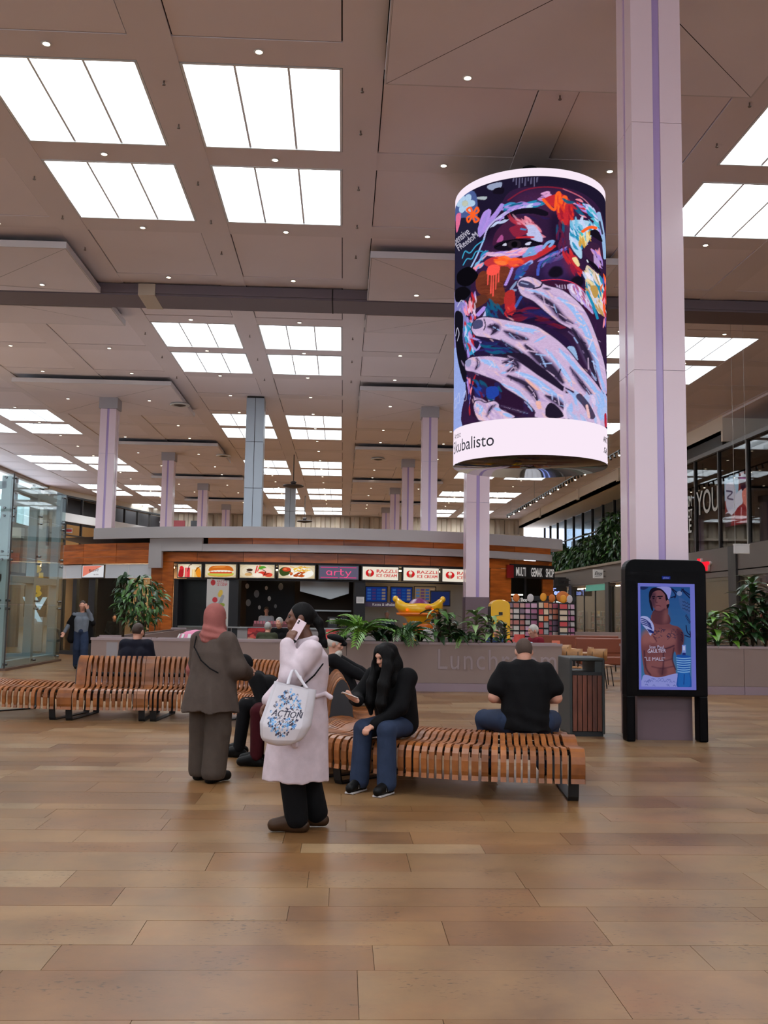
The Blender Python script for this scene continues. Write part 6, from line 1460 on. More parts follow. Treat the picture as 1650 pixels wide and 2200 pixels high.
# ---- coin-operated ride: yellow mushroom-like carousel
def ride():
    Y = 26.3; x = (902-738)*Y/2080.0
    t = thing('coin_ride', 'yellow children\'s carousel ride with a wavy purple-seated top', 'ride', (x,Y,0)); m_y1 = mat('ride_yellow',(232,176,16),.3,coat=.4); m_pp = mat('ride_purple',(120,50,96),.35); m_or = mat('ride_orange',(216,110,20),.4)
    part('pedestal', MB().lathe([(.34,0),(.34,.7),(.26,.8),(.24,1.0),(.26,1.2),(.36,1.4),(.5,1.52)],28), m_y1, t, True)
    part('rim_disc', MB().lathe([(.3,1.45),(.6,1.5),(.62,1.56),(.3,1.58)],32), m_or, t, True)
    secs = []; n = 48
    rings = [(.40,1.54,0),(.54,1.57,.0),(.60,1.66,.05),(.60,1.80,.09),(.55,1.86,.10),(.48,1.84,.09),(.42,1.7,.03)]
    mb = MB(); o = []
    for r, z, a_ in rings: o.append([((r+(.05*math.cos(2*2*PI*j/n) if a_ else 0))*math.cos(2*PI*j/n),(r+(.05*math.cos(2*2*PI*j/n) if a_ else 0))*math.sin(2*PI*j/n),z+a_*(.75*math.cos(2*2*PI*j/n)+.35*math.cos(4*2*PI*j/n))) for j in range(n)])
    part('wavy_body', MB().sweep(o,True,False), m_y1, t, True, True)
    part('purple_seats', MB().lathe([(.45,1.68),(.3,1.80),(.18,1.92),(.06,1.96),(.01,1.965)],28), m_pp, t, True)
    for k in range(4):
        a = k*PI/2+.4
        if k % 2 == 0: part('end_curl', MB().ell((.64*math.cos(a-.4),.64*math.sin(a-.4),1.93),(.08,.11,.09),12,8), m_y1, t, True)
        part('painted_patch', MB().ell((.565*math.cos(a),.565*math.sin(a),1.7),(.11,.06,.07),12,6,a+PI/2), m_or, t, True)
    for a in (-2.2,-1.0): part('lamp', MB().ell((.61*math.cos(a),.61*math.sin(a),1.64),(.025,.025,.025),8,6), emitmat('ride_lamp_red',(255,60,20),4), t, True)
    part('carved_leaf', MB().lathe([(.28,1.02),(.36,1.1),(.44,1.28)],10), m_or, t, True)
ride()
# ---- yellow vending machine
def vend():
    Y = 25.0; x = (1078-738)*Y/2080.0
    t = thing('toy_dispenser', 'yellow arch-topped prize dispenser with an oval window', 'vending machine', (x,Y,0)); m_y1 = mat('ride_yellow',(232,176,16),.3,coat=.4)
    pr = [(-.25,0),(.25,0),(.25,1.78)]+[(.25*math.cos(a),1.78+.16*math.sin(a)) for a in np.linspace(.3,PI-.3,8)]+[(-.25,1.78)]
    me = bevel(MB().prism(pr,0,.5,'y').mesh('cabinet',m_y1),.02,2); fixn(me); link('cabinet', me, t)
    sp = [(-.02+.52*math.cos(a)*0,0) for a in ()]
    part('side_panel', MB().box(-.262,-.25,.02,.48,.05,1.76), m_kdark, t); ov = [(.16*math.cos(a)*(abs(math.cos(a))**-.0),1.05+.36*math.sin(a)) for a in np.linspace(0,2*PI,28,endpoint=False)]
    part('window', MB().prism(ov,-.012,0,'y'), mat('vend_window',(46,40,40),.15), t)
    for k in range(16): a = R2.uniform(0,6.28); r = R2.random()**.5; part('capsule', MB().ell((.11*r*math.cos(a),-.016,.92+.16*r*math.sin(a)),(.035,.02,.035),8,6), mat('capsule_%d' % (k%4),[(200,190,180),(150,120,100),(190,150,60),(110,100,110)][k%4],.4), t, True)
    part('coin_plate', MB().box(-.05,.05,-.012,0,1.54,1.62), m_kdark, t); part('chute', MB().box(-.12,.12,-.02,0,.3,.45), m_kdark, t)
vend()
# ---- revolving card racks
def rack(label, x, y, z0, cols, rows_, cw, ch, rz=0, pal=0):
    t = thing('card_rack', label, 'card rack', (x,y,0), rz, 'greeting card racks'); W_ = cols*cw; H_ = rows_*ch
    part('frame', MB().box(-W_/2-.02,W_/2+.02,.03,.06,z0-.02,z0+H_+.02), m_blk, t); part('stand', MB().lathe([(.24,0),(.22,.03),(.03,.05),(.03,z0)],14), m_blk, t)
    P_ = [[(196,150,140),(170,100,90),(206,196,186),(120,96,110)],[(186,120,150),(214,170,190),(200,190,186),(150,110,130)],[(206,110,60),(190,60,60),(214,190,160),(150,150,150)],[(150,60,80),(190,110,80),(200,180,170),(110,80,100)]][pal % 4]
    cm = MB().box(-cw*.42,cw*.42,-.0,.012,-ch*.4,ch*.4)
    mes = [cm.mesh('card', mat('card_%d_%d' % (pal%4,k), P_[k], .5)) for k in range(4)]
    for i in range(cols):
        for j in range(rows_):
            o = link('card', mes[R2.randrange(4)], t, (-W_/2+(i+.5)*cw,0,z0+(j+.5)*ch)); o.rotation_euler = (-.12,0,0)
    for j in range(rows_): part('wire_shelf', MB().box(-W_/2,W_/2,-.02,.03,z0+j*ch,z0+j*ch+.02), m_blk, t)
    part('topper', MB().ell((0,.03,z0+H_+.14),(.10,.015,.12),14,8), mat('topper_%d' % (pal%3),[(206,110,30),(214,206,206),(226,150,30)][pal%3],.5), t, True)
    return t
Yr = 28.4
def XR_(px): return (px-739)*Yr/2080.0
rack('card rack right beside the yellow dispenser', XR_(1113), Yr, .75, 3, 7, .19, .165, 0, 0); rack('card rack second from the yellow dispenser', XR_(1144), Yr, .75, 2, 7, .2, .165, 0, 1); rack('orange and white card rack left of the yellow-topped shopper', XR_(1166), Yr-.4, .6, 2, 7, .15, .19, 0, 2); rack('maroon card rack right of the yellow-topped shopper', XR_(1191), Yr, .75, 2, 7, .19, .165, 0, 3); rack('tall pale card rack', XR_(1212), Yr-.2, .7, 1, 7, .26, .17, 0, 2); rack('card rack turned sideways at the end of the row', XR_(1230), Yr, .7, 2, 7, .15, .17, .3, 1)
rack('narrow far card rack before the teal shop header', 7.4, 31.5, .6, 2, 8, .17, .17, 0, 2)
t = thing('display_beam', 'black header beam behind the card racks', 'beam', (6.35,29.2,0)); part('beam', MB().box(-.7,.7,-.05,.05,1.98,2.12), m_blk, t); part('post', MB().box(-.68,-.62,-.04,.04,0,1.98), m_blk, t); part('post', MB().box(.62,.68,-.04,.04,0,1.98), m_blk, t); part('round_sign', MB().ell((.3,-.06,2.1),(.2,.02,.18),16,8), mat('topper_0',(206,110,30),.5), t, True)

def tall_chair(label, x, y):
    t = thing('upholstered_chair', label, 'chair', (x,y,0)); link('seat', bevel(MB().box(-.19,.19,-.19,.19,.6,.66).mesh('seat',m_white),.02,2), t)
    pr = [(-.18,.66),(.18,.66),(.185,1.02)]+[(.185*math.cos(a),1.02+.2*math.sin(a)) for a in np.linspace(.15,PI-.15,9)]+[(-.185,1.02)]
    me = bevel(MB().prism(pr,-.2,-.13,'y').mesh('backrest',m_white),.02,2); fixn(me); link('backrest', me, t)
    for sx in (-1,1):
        for sy in (-1,1): part('leg', MB().tube([(sx*.15,sy*.15,.6),(sx*.19,sy*.19,0)],.014,6), m_blk, t)
tall_chair('white round-backed high chair behind the planted wall', 1.86, 21.5)
# ------------------------------------------------------------------ people: smooth bodies and garments grown from distance fields
V3 = lambda *a: np.array(a, float)
def unit_(v): v = np.array(v,float); return v/max(1e-9,np.linalg.norm(v))
def Cp(a, b, r1, r2=None): return ('c', np.array(a,float), np.array(b,float), r1, r1 if r2 is None else r2)
def El(c, r, R=None): return ('e', np.array(c,float), np.array(r,float), R)        # R rows = axes
def Lo(rows_, yaw=0.0): return ('l', np.array(rows_,float), yaw)                       # rows z,cx,cy,rx,ry
def Bx(c, hs, R=None, rd=.005): return ('b', np.array(c,float), np.array(hs,float), R, rd)
def chain(pts, rs): return [Cp(pts[i],pts[i+1],rs[i],rs[i+1]) for i in range(len(pts)-1)]
def bounds(p):
    if p[0] == 'c':
        r = max(p[3],p[4]); return np.minimum(p[1],p[2])-r, np.maximum(p[1],p[2])+r
    if p[0] in 'eb':
        r = np.max(p[2]) if p[3] is not None else p[2]
        if p[0] == 'b' and p[3] is not None: r = np.linalg.norm(p[2])
        return p[1]-r, p[1]+r
    if p[0] == 'l':
        w = p[1]; m = np.maximum(w[:,3],w[:,4]); return V3((w[:,1]-m).min(),(w[:,2]-m).min(),w[:,0].min()), V3((w[:,1]+m).max(),(w[:,2]+m).max(),w[:,0].max())
def sdf(p, X, Y, Z):
    if p[0] == 'c':
        a, b, r1, r2 = p[1:]; d = b-a; L2 = max(d@d,1e-12)
        t = np.clip(((X-a[0])*d[0]+(Y-a[1])*d[1]+(Z-a[2])*d[2])/L2,0,1)
        return np.sqrt((X-a[0]-t*d[0])**2+(Y-a[1]-t*d[1])**2+(Z-a[2]-t*d[2])**2)-(r1+(r2-r1)*t)
    if p[0] in 'eb':
        x, y, z = X-p[1][0], Y-p[1][1], Z-p[1][2]
        if p[3] is not None:
            R = p[3]; x, y, z = R[0][0]*x+R[0][1]*y+R[0][2]*z, R[1][0]*x+R[1][1]*y+R[1][2]*z, R[2][0]*x+R[2][1]*y+R[2][2]*z
        r = p[2]
        if p[0] == 'e':
            k0 = np.sqrt((x/r[0])**2+(y/r[1])**2+(z/r[2])**2); k1 = np.sqrt((x/r[0]**2)**2+(y/r[1]**2)**2+(z/r[2]**2)**2)+1e-9
            return k0*(k0-1)/k1
        rd = p[4]; qx, qy, qz = np.abs(x)-r[0]+rd, np.abs(y)-r[1]+rd, np.abs(z)-r[2]+rd
        return np.sqrt(np.maximum(qx,0)**2+np.maximum(qy,0)**2+np.maximum(qz,0)**2)+np.minimum(np.maximum(qx,np.maximum(qy,qz)),0)-rd
    w = p[1]; o = np.argsort(w[:,0]); w = w[o]
    cx = np.interp(Z,w[:,0],w[:,1]); cy = np.interp(Z,w[:,0],w[:,2]); rx = np.interp(Z,w[:,0],w[:,3]); ry = np.interp(Z,w[:,0],w[:,4])
    ca, sa = math.cos(p[2]), math.sin(p[2]); x, y = X-cx, Y-cy; x, y = ca*x+sa*y, -sa*x+ca*y
    d = (np.sqrt((x/rx)**2+(y/ry)**2)-1)*np.minimum(rx,ry)
    return np.maximum(d, np.maximum(w[0,0]-Z, Z-w[-1,0]))
def grow(prims, h, k=.025, cut=None, subs=(), disp=None):
    lo = np.min([bounds(p)[0] for p in prims],0)-.03; hi = np.max([bounds(p)[1] for p in prims],0)+.03
    n = np.ceil((hi-lo)/h).astype(int)+1
    D = np.full(n, .2, np.float32)
    ax = [lo[i]+h*np.arange(n[i]) for i in range(3)]
    def win(p, mg):
        a, b = bounds(p); i0 = np.maximum(0,np.floor((a-mg-lo)/h).astype(int)); i1 = np.minimum(n,np.ceil((b+mg-lo)/h).astype(int)+1)
        sl = tuple(slice(i0[i],i1[i]) for i in range(3)); g = np.meshgrid(ax[0][sl[0]],ax[1][sl[1]],ax[2][sl[2]],indexing='ij'); return sl, g
    for p in prims:
        sl, g = win(p,.06); d = sdf(p,*g).astype(np.float32); e = D[sl]
        hh = np.clip(.5+.5*(e-d)/k,0,1); D[sl] = e*(1-hh)+d*hh-k*hh*(1-hh)
    for p in subs:
        sl, g = win(p,.04); d = -sdf(p,*g).astype(np.float32); e = D[sl]; kk = .01
        hh = np.clip(.5-.5*(e-d)/kk,0,1); D[sl] = e*(1-hh)+d*hh+kk*hh*(1-hh)
    if disp is not None or cut is not None:
        G = np.meshgrid(*ax,indexing='ij')
        if disp is not None: D += disp(*G).astype(np.float32)
        if cut is not None: D = np.maximum(D, cut(*G).astype(np.float32))
    ins = D < 0
    m = np.zeros(n-1,bool); s = ins[:-1,:-1,:-1]; cnt = np.zeros(n-1,np.int8)
    for a in (0,1):
        for b in (0,1):
            for c in (0,1): cnt += ins[a:n[0]-1+a,b:n[1]-1+b,c:n[2]-1+c]
    act = (cnt > 0) & (cnt < 8); I = np.argwhere(act)
    vid = np.full(n-1,-1,np.int32); vid[act] = np.arange(len(I))
    acc = np.zeros((len(I),3)); num = np.zeros(len(I))
    cor = [(a,b,c) for a in (0,1) for b in (0,1) for c in (0,1)]
    val = {c: D[I[:,0]+c[0],I[:,1]+c[1],I[:,2]+c[2]] for c in cor}
    for c in cor:
        for axx in range(3):
            if c[axx] == 0:
                c2 = list(c); c2[axx] = 1; c2 = tuple(c2); a, b = val[c], val[c2]; mk = (a < 0) != (b < 0)
                t = np.where(mk, a/np.where(a-b == 0,1,a-b), 0); q = np.repeat(np.array(c,float)[None],len(I),0); q[:,axx] += t
                acc[mk] += q[mk]; num[mk] += 1
    Vv = lo+(I+acc/np.maximum(num,1)[:,None])*h
    F = []
    for axx in range(3):
        sl0 = [slice(None)]*3; sl1 = [slice(None)]*3; sl0[axx] = slice(0,-1); sl1[axx] = slice(1,None)
        a, b = ins[tuple(sl0)], ins[tuple(sl1)]; E = np.argwhere(a != b); sg = a[tuple(E.T)]
        u, v = (axx+1) % 3, (axx+2) % 3
        ok = (E[:,u] > 0) & (E[:,v] > 0) & (E[:,u] < n[u]-1) & (E[:,v] < n[v]-1); E = E[ok]; sg = sg[ok]
        def cell(du,dv):
            q = E.copy(); q[:,u] += du; q[:,v] += dv; return vid[tuple(q.T)]
        q4 = np.stack([cell(-1,-1),cell(0,-1),cell(0,0),cell(-1,0)],1); q4[~sg] = q4[~sg][:,::-1]; F.append(q4)
    F = np.concatenate(F); F = F[(F >= 0).all(1)]
    return Vv, F
def npmesh(name, Vv, F, material, org):
    me = bpy.data.meshes.new(name); me.vertices.add(len(Vv)); me.vertices.foreach_set('co', (Vv-org).astype(np.float32).ravel())
    me.loops.add(F.size); me.loops.foreach_set('vertex_index', F.ravel().astype(np.int32)); me.polygons.add(len(F))
    me.polygons.foreach_set('loop_start', np.arange(0,F.size,4,dtype=np.int32)); me.polygons.foreach_set('loop_total', np.full(len(F),4,np.int32))
    me.polygons.foreach_set('use_smooth', np.ones(len(F),bool)); me.update(calc_edges=True); me.materials.append(material); return me
def head_axes(f, up=(0,0,1)):
    f = unit_(f); u = np.array(up,float); u = unit_(u-f*(u@f)); r = np.cross(f,u); return r, f, u
def head_prims(c, ax, s=1.0, jaw=1.0):
    """c = centre of the skull; axes right, forward, up"""
    r, f, u = ax; R = np.array([r,f,u]); c = np.array(c,float)
    P = lambda x,y,z: c+(r*x+f*y+u*z)*s
    pr = [El(P(0,-.008,.02),V3(.074,.092,.098)*s,R), El(P(0,.018,-.045),V3(.058*jaw,.072,.082)*s,R), Cp(P(0,.045,-.098),P(0,.058,-.104),.024*s*jaw,.022*s),
          Cp(P(0,.086,.02),P(0,.104,-.022),.009*s,.0135*s), El(P(.014,.094,-.03),V3(.01,.012,.008)*s,R), El(P(-.014,.094,-.03),V3(.01,.012,.008)*s,R),
          Cp(P(-.034,.077,.032),P(.034,.077,.032),.012*s), El(P(.036,.066,-.012),V3(.024,.02,.022)*s,R), El(P(-.036,.066,-.012),V3(.024,.02,.022)*s,R),
          Cp(P(-.018,.086,-.058),P(.018,.086,-.058),.0085*s), Cp(P(-.015,.083,-.072),P(.015,.083,-.072),.009*s),
          El(P(.075,-.004,-.005),V3(.012,.02,.032)*s,R), El(P(-.075,-.004,-.005),V3(.012,.02,.032)*s,R)]
    subs = [El(P(.033,.094,.012),V3(.017,.012,.011)*s,R), El(P(-.033,.094,.012),V3(.017,.012,.011)*s,R)]
    return pr, subs, P
def hand_prims(w, d, nrm, thumb_side=1, curl=.35, s=1.0, spread=.1):
    """w wrist, d finger direction, nrm = back of the hand; thumb to the side d x nrm * thumb_side"""
    d = unit_(d); nrm = np.array(nrm,float); nrm = unit_(nrm-d*(nrm@d)); x = np.cross(d,nrm)*thumb_side
    P = lambda a,b,c: np.array(w,float)+(x*a+d*b+nrm*c)*s
    pr = [Cp(P(0,-.02,0),P(0,.02,0),.024*s,.026*s)]
    for a in (-.026,-.009,.009,.026): pr.append(Cp(P(a*.6,.02,0),P(a,.085,0),.015*s,.0125*s))
    for a, L_ in ((-.028,.062),(-.0095,.076),(.0095,.082),(.028,.072)):
        p = P(a,.088,0); ang = curl*.6; q = a*spread*6
        for i, fr in enumerate((.45,.32,.23)):
            dv = (d*math.cos(ang)-nrm*math.sin(ang)+x*q*.25); dv = unit_(dv); e = p+dv*L_*fr*s; pr.append(Cp(p,e,(.0094-.001*i)*s,(.0086-.001*i)*s)); p = e; ang += curl
    t0 = P(.022,.01,-.008); t1 = P(.045,.04,-.022); t2 = P(.05,.068,-.03-.01*curl); t3 = P(.045,.09,-.036-.015*curl)
    pr += [Cp(t0,t1,.015*s,.0115*s),Cp(t1,t2,.0112*s,.01*s),Cp(t2,t3,.0098*s,.0082*s)]
    return pr
def person(label, org, J, face, skin, hair, top, bottom, shoes, h=.012, up=(0,0,1), hs=1.0, sleeves='long', bulk=1.0, hands=None, extra=(), name='person', top_extra=(), bot_extra=(), hair_fn=None, group=None, topk=.03, top_disp=None, arm=1.0, leg=1.0, topname='jacket', botname='trousers', feet=True, top_cut=None, jaw=1.0, legw=None):
    org = np.array(org,float); J = {k: np.array(v,float) for k, v in J.items()}
    lat = unit_(J['shR']-J['shL']); ax = head_axes(face,up)
    hp, hsub, HP = head_prims(J['head'],ax,hs,jaw)
    pel, che = J['pelvis'], J['chest']; nk = J.get('neck', (J['shL']+J['shR'])/2)
    body = list(hp); body.append(Cp(nk,J['head']-ax[2]*.06*hs-ax[1]*.012,.055*hs,.05*hs))
    for s in (-1,1): body.append(Cp(pel+lat*.06*s*bulk,che+lat*.075*s*bulk,.105*bulk,.105*bulk))
    body.append(Cp(J['shL'],J['shR'],.055*bulk)); body.append(Cp(che,nk,.08,.055))
    for q, sd in (('L',-1),('R',1)):
        body += chain([J['sh'+q],J['el'+q],J['wr'+q]],[.048*arm,.040*arm,.026*arm]); body += chain([J['hip'+q],J['kn'+q],J['an'+q]],[.078*leg,.056*leg,.038*leg])
        if feet: body.append(Cp(J['an'+q],J['toe'+q],.035,.03))
        hd = (hands or {}).get(q)
        if hd is None:
            d = unit_(J['wr'+q]-J['el'+q]); hd = dict(d=d, n=np.cross(d,lat) if abs(d@lat) < .9 else (0,0,1), side=-sd, curl=.35)
        body += hand_prims(J['wr'+q],hd['d'],hd['n'],hd.get('side',-sd),hd.get('curl',.35),hd.get('s',.95))
    Vv, F = grow(body,h,.016,subs=hsub)
    o = link(name, npmesh('person',Vv,F,skin,org), None, org, label=label, cat='person', group=group)
    def kid(nm, prims, m, hh=None, k=.025, **kw):
        Vv, F = grow(prims,hh or h,k,**kw); return link(nm, npmesh(nm,Vv,F,m,org), o)
    # top garment
    if top is not None:
        t = []
        for s in (-1,1): t.append(Cp(pel+lat*.065*s*bulk,che+lat*.085*s*bulk,.125*bulk,.122*bulk))
        t.append(Cp(J['shL'],J['shR'],.072*bulk)); t.append(Cp(che,nk-(J['head']-nk)*.05,.09,.062))
        for q in 'LR':
            a, b, c = J['sh'+q],J['el'+q],J['wr'+q]
            if sleeves == 'long': t += chain([a,b,b+(c-b)*.93],[.068*arm*bulk,.058*arm,.045*arm])
            elif sleeves == 'short': t += chain([a,a+(b-a)*.72],[.075*arm*bulk,.076*arm*bulk])
        t += list(top_extra); kid(topname,t,top,None,topk,disp=top_disp,cut=top_cut)
    if bottom is not None:
        lw = legw or (.098,.074,.062); t = [Cp(pel-lat*.05,pel+lat*.05,.125*bulk)]
        for q in 'LR': t += chain([J['hip'+q],J['kn'+q],J['an'+q]+np.array([0,0,.01])],[lw[0]*leg,lw[1]*leg,lw[2]*leg])
        t += list(bot_extra); kid(botname,t,bottom,None,.02,cut=lambda X_,Y_,Z_: .035-Z_)
    if shoes is not None:
        for q in 'LR':
            a, b = J['an'+q],J['toe'+q]; d = unit_((b-a)*np.array([1,1,0])); base = np.array([a[0],a[1],0]); heel = base-d*.055+np.array([0,0,.04+a[2]-.09]); tz = b[2]
            s_ = [Cp(heel,heel+d*.07,.042,.044),Cp(heel+d*.07,np.array([b[0],b[1],tz+.0])-d*.01,.043,.036),Cp(heel+d*.02,a+np.array([0,0,.0]),.044,.047),Cp(a,b,.045,.038),Cp(a-d*.0,b+np.array([0,0,.012]),.044,.034)]
            zf = min(heel[2],tz)-.036
            kid('shoe',s_,shoes,max(.006,h*.75),.02,cut=lambda X_,Y_,Z_,zf=zf: zf-Z_)
    # hair
    r, f, u = ax
    R = np.array([r,f,u])
    if hair is not None:
        style = hair[1]; P = HP; subs = [El(P(0,.105,-.03),V3(.075,.075,.10)*hs,R)]
        if style in ('short','bald'):
            hpz = [El(P(0,-.014,.026),V3(.079,.096,.099)*hs,R)]; subs = [El(P(0,.10,-.035),V3(.085,.085,.105)*hs,R), El(P(0,-.02,-.115),V3(.12,.12,.075)*hs,R)]
        elif style == 'bun':
            hpz = [El(P(0,-.014,.026),V3(.082,.1,.102)*hs,R), El(P(0,-.03,-.02),V3(.07,.075,.07)*hs,R)]
        else:
            hpz = [El(P(0,-.014,.026),V3(.083,.102,.104)*hs,R)]
        if hair_fn: hpz += hair_fn(P,ax)
        if style != 'none': kid('hair',hpz,hair[0],max(.007,h*.8),.035 if style == 'long' else .02,subs=subs)
    # eyes and brows
    m_eye = mat('eye_dark',(26,18,16),.2); m_brow = mat('brow_dark',(34,24,20),.8)
    if h < .011:
        for s in (-1,1):
            me = MB().ell(tuple(HP(s*.033,.080,.012)-org),(.0115*hs,)*3,10,8).mesh('eye',m_eye,True); link('eye',me,o)
    for nm, prims, m, kw in extra:
        kid(nm,prims,m,**kw)
    return o, HP, ax
def fab(name, c, rough=.85, b=.25): return mat(name, c, rough, spec=.2, noise=.10, nscale=14, bump=b, bscale=240)
SK_D = mat('skin_dark',(104,64,46),.5); SK_F = mat('skin_fair',(204,148,124),.5); SK_M = mat('skin_olive',(176,122,96),.5)
H_BL = mat('hair_black',(10,8,8),.6,spec=.15,bump=.3,bscale=120,stretch=(1,1,.2)); H_GR = mat('hair_grey',(168,164,158),.7,bump=.5,bscale=90); H_WH = mat('hair_white',(206,198,188),.7,bump=.4,bscale=90); H_BR = mat('hair_brown',(58,40,28),.6,bump=.3,bscale=100); H_SH = mat('hair_shaved',(74,56,46),.8,bump=.3,bscale=300)
F_BLK = fab('cloth_black',(9,8,10)); F_BLK2 = fab('cloth_soft_black',(16,15,18)); F_JEAN = fab('denim_blue',(44,55,78)); F_NAVY = fab('cloth_navy',(22,22,34)); F_COAT = fab('wool_coat_pink_white',(212,194,200),.9,.15)
F_TAUP = fab('wool_taupe',(80,68,61)); F_TAUP2 = fab('trouser_taupe',(78,67,59)); F_HIJ = fab('scarf_rose',(156,92,86)); F_SHO = mat('leather_brown_boot',(60,38,20),.5,spec=.25); F_SHB = mat('leather_black',(10,9,9),.5,spec=.2); F_MAR = fab('knit_maroon',(126,30,44)); F_RED = fab('cloth_dark_red',(66,14,22)); F_GRN = fab('cloth_olive',(58,60,42)); F_WHT = fab('cloth_white',(206,204,206)); F_YEL = fab('cloth_cream_yellow',(226,206,150)); F_GRY = fab('cloth_grey',(110,116,124))
m_phw = mat('phone_pinkwhite',(232,206,214),.25); m_phb = mat('phone_dark',(20,20,24),.15)
def phone(label, c, R, m_back, holder_note='', cams=True):
    """R rows: width axis, length axis, outward (back) normal"""
    c = np.array(c,float); t = thing('mobile_phone', label, 'phone', tuple(c)); M = Matrix(((R[0][0],R[1][0],R[2][0],0),(R[0][1],R[1][1],R[2][1],0),(R[0][2],R[1][2],R[2][2],0),(0,0,0,1)))
    me = bevel(MB().box(-.037,.037,-.076,.076,-.004,.004).mesh('casing',m_back),.003,2); link('casing',me,t).matrix_local = M
    o = link('screen', MB().box(-.033,.033,-.07,.07,-.0045,-.004).mesh('screen',m_phb), t); o.matrix_local = M
    if cams:
        for yy_ in (.045,.06):
            o = link('camera_lens', MB().lathe([(.007,.004),(.007,.0055),(.005,.006)],12,(-.02,yy_,0)).mesh('camera_lens',m_phb), t); o.matrix_local = M
    return t
# ---- 1 walking woman in the white coat (walks towards the left of the picture)
def walker():
    ox, oy = -.285, 7.38
    def w(x, y, z): return (ox-y, oy+x, z)         # x = her right (far side), y = forward
    J = dict(pelvis=w(0,-.02,.93),chest=w(0,-.04,1.2),neck=w(0,-.035,1.36),head=w(0,.03,1.548),shL=w(-.165,-.06,1.315),elL=w(-.235,.085,1.115),wrL=w(-.165,.115,1.355),shR=w(.165,-.05,1.315),elR=w(.225,.10,1.09),wrR=w(.13,.26,.925),
             hipL=w(-.085,-.02,.88),knL=w(-.09,.07,.48),anL=w(-.09,.02,.09),toeL=w(-.09,.19,.045),hipR=w(.085,-.03,.88),knR=w(.09,-.02,.47),anR=w(.08,-.12,.1),toeR=w(.085,.03,.045))
    y_off = .02
    loft = Lo([(.365,ox-.035,oy,.245,.235),(.55,ox-.03,oy,.235,.23),(.8,ox-.012,oy,.21,.222),(.98,ox+.005,oy,.172,.205),(1.15,ox+.03,oy,.165,.205),(1.27,ox+.045,oy,.14,.2),(1.36,ox+.04,oy,.085,.11)])
    def fold(X_,Y_,Z_):
        a = np.arctan2(Y_-oy,X_-ox); low = np.clip((1.0-Z_)/.6,0,1)
        e_ = J['elL']; de = np.sqrt((X_-e_[0])**2+(Y_-e_[1])**2+(Z_-e_[2])**2)
        sh_ = J['shL']; ds = np.sqrt((X_-sh_[0])**2+(Y_-sh_[1])**2+(Z_-sh_[2]+.05)**2)
        return .006*low*np.sin(a*5+Z_*1.5)+.003*np.sin(a*11+Z_*4)*low+.0045*np.sin(de*85+(X_-e_[0])*40)*np.exp(-((de-.09)/.05)**2)+.003*np.sin(ds*70+Z_*30)*np.exp(-((ds-.13)/.05)**2)
    lap = [Cp(w(-.09,.03,1.33),w(-.05,.10,1.22),.03,.022),Cp(w(.06,.05,1.34),w(.03,.10,1.22),.03,.022),Cp(w(-.085,-.06,1.39),w(-.07,.03,1.37),.026,.024),Cp(w(-.075,-.085,1.395),w(.075,-.085,1.395),.028)]
    slv = chain([J['shL'],J['elL'],np.array(J['wrL'])+np.array([0,0,-.0])],[.085,.078,.055])+chain([J['shR'],J['elR'],J['wrR']],[.084,.074,.056])
    def pony(P,ax):
        return [El(P(0,-.085,.03),V3(.035,.035,.035),np.array(ax))]+chain([P(0,-.10,.02),P(0,-.135,-.03),P(.0,-.15,-.11),P(0,-.175,-.18),P(0,-.20,-.21)],[.03,.036,.036,.03,.012])
    hd = dict(L=dict(d=unit_(np.array(w(-.125,.075,1.47))-np.array(w(-.165,.115,1.355))),n=np.array([-.45,-.85,.1]),side=-1,curl=.62,s=.95), R=dict(d=np.array([-.55,-.25,-.8]),n=np.array([-.8,.2,.5]),side=1,curl=.5,s=.92))
    o, HP, ax = person('woman in a long white-pink coat walking left with a phone at her ear',(ox,oy,0),J,(-1,-.06,.0),SK_D,(H_BL,'short'),None,F_BLK,F_SHO,h=.0075,hands=hd,hair_fn=pony,hs=1.0,legw=(.105,.098,.086),
        extra=[('coat',[loft]+slv+lap,F_COAT,dict(k=.024,disp=fold,hh=.0085)),
               ('coat_belt',[Cp(w(-.185,-.10,.985),w(-.215,.02,.99),.016),Cp(w(-.10,-.175,1.0),w(-.185,-.10,.985),.016),Cp(w(-.11,-.17,1.0),w(-.12,-.21,.975),.016,.02)],F_COAT,dict(k=.01,hh=.007)),
               ('belt_end',[Cp(w(-.235,.05,.80),w(-.24,.035,.64),.016,.022)],F_COAT,dict(k=.01,hh=.007)),
               ('crossbody_strap',chain([w(-.15,-.15,1.22),w(-.215,-.09,1.14),w(-.24,.0,1.06),w(-.235,.06,1.0)],[.006]*4),F_BLK,dict(k=.004,hh=.005))])
    for s in (1,-1):
        pass
    # phone against her ear
    a = unit_(np.array(w(-.10,.0,1.545))-np.array(w(-.12,.08,1.40))); nrm = unit_(np.array([-.25,-1,.12])); nrm = unit_(nrm-a*(nrm@a)); wd = np.cross(a,nrm)
    phone('pink-white phone held to the ear of the woman in the white coat', np.array(w(-.128,.045,1.468)), [wd,a,nrm], m_phw)
    # tote bag over her forearm
    c = np.array([-.36,oy-.36,0]); t = thing('tote_bag','white tote bag printed with a blue round logo reading ACTION','bag',tuple(c)); m_bag = mat('bag_white',(214,208,214),.45,bump=.25,bscale=14)
    def bp(u, v, s): # u -1..1 across, v 0..1 up, s side
        hw_ = np.interp(v,[0,.04,.12,.35,1],[.085,.125,.155,.183,.150]); z = .655+v*.42-.03*u*v+.012*u*u*(1-v)**2
        dpt = np.interp(v,[0,.08,.3,1],[.015,.045,.06,.022])*math.sqrt(max(0,1-.96*u**4))
        return (float(-.06+.096*v+u*hw_), float(s*dpt+.005*math.sin(u*6+v*8)), float(z))
    n1, n2 = 25, 21; secs = []
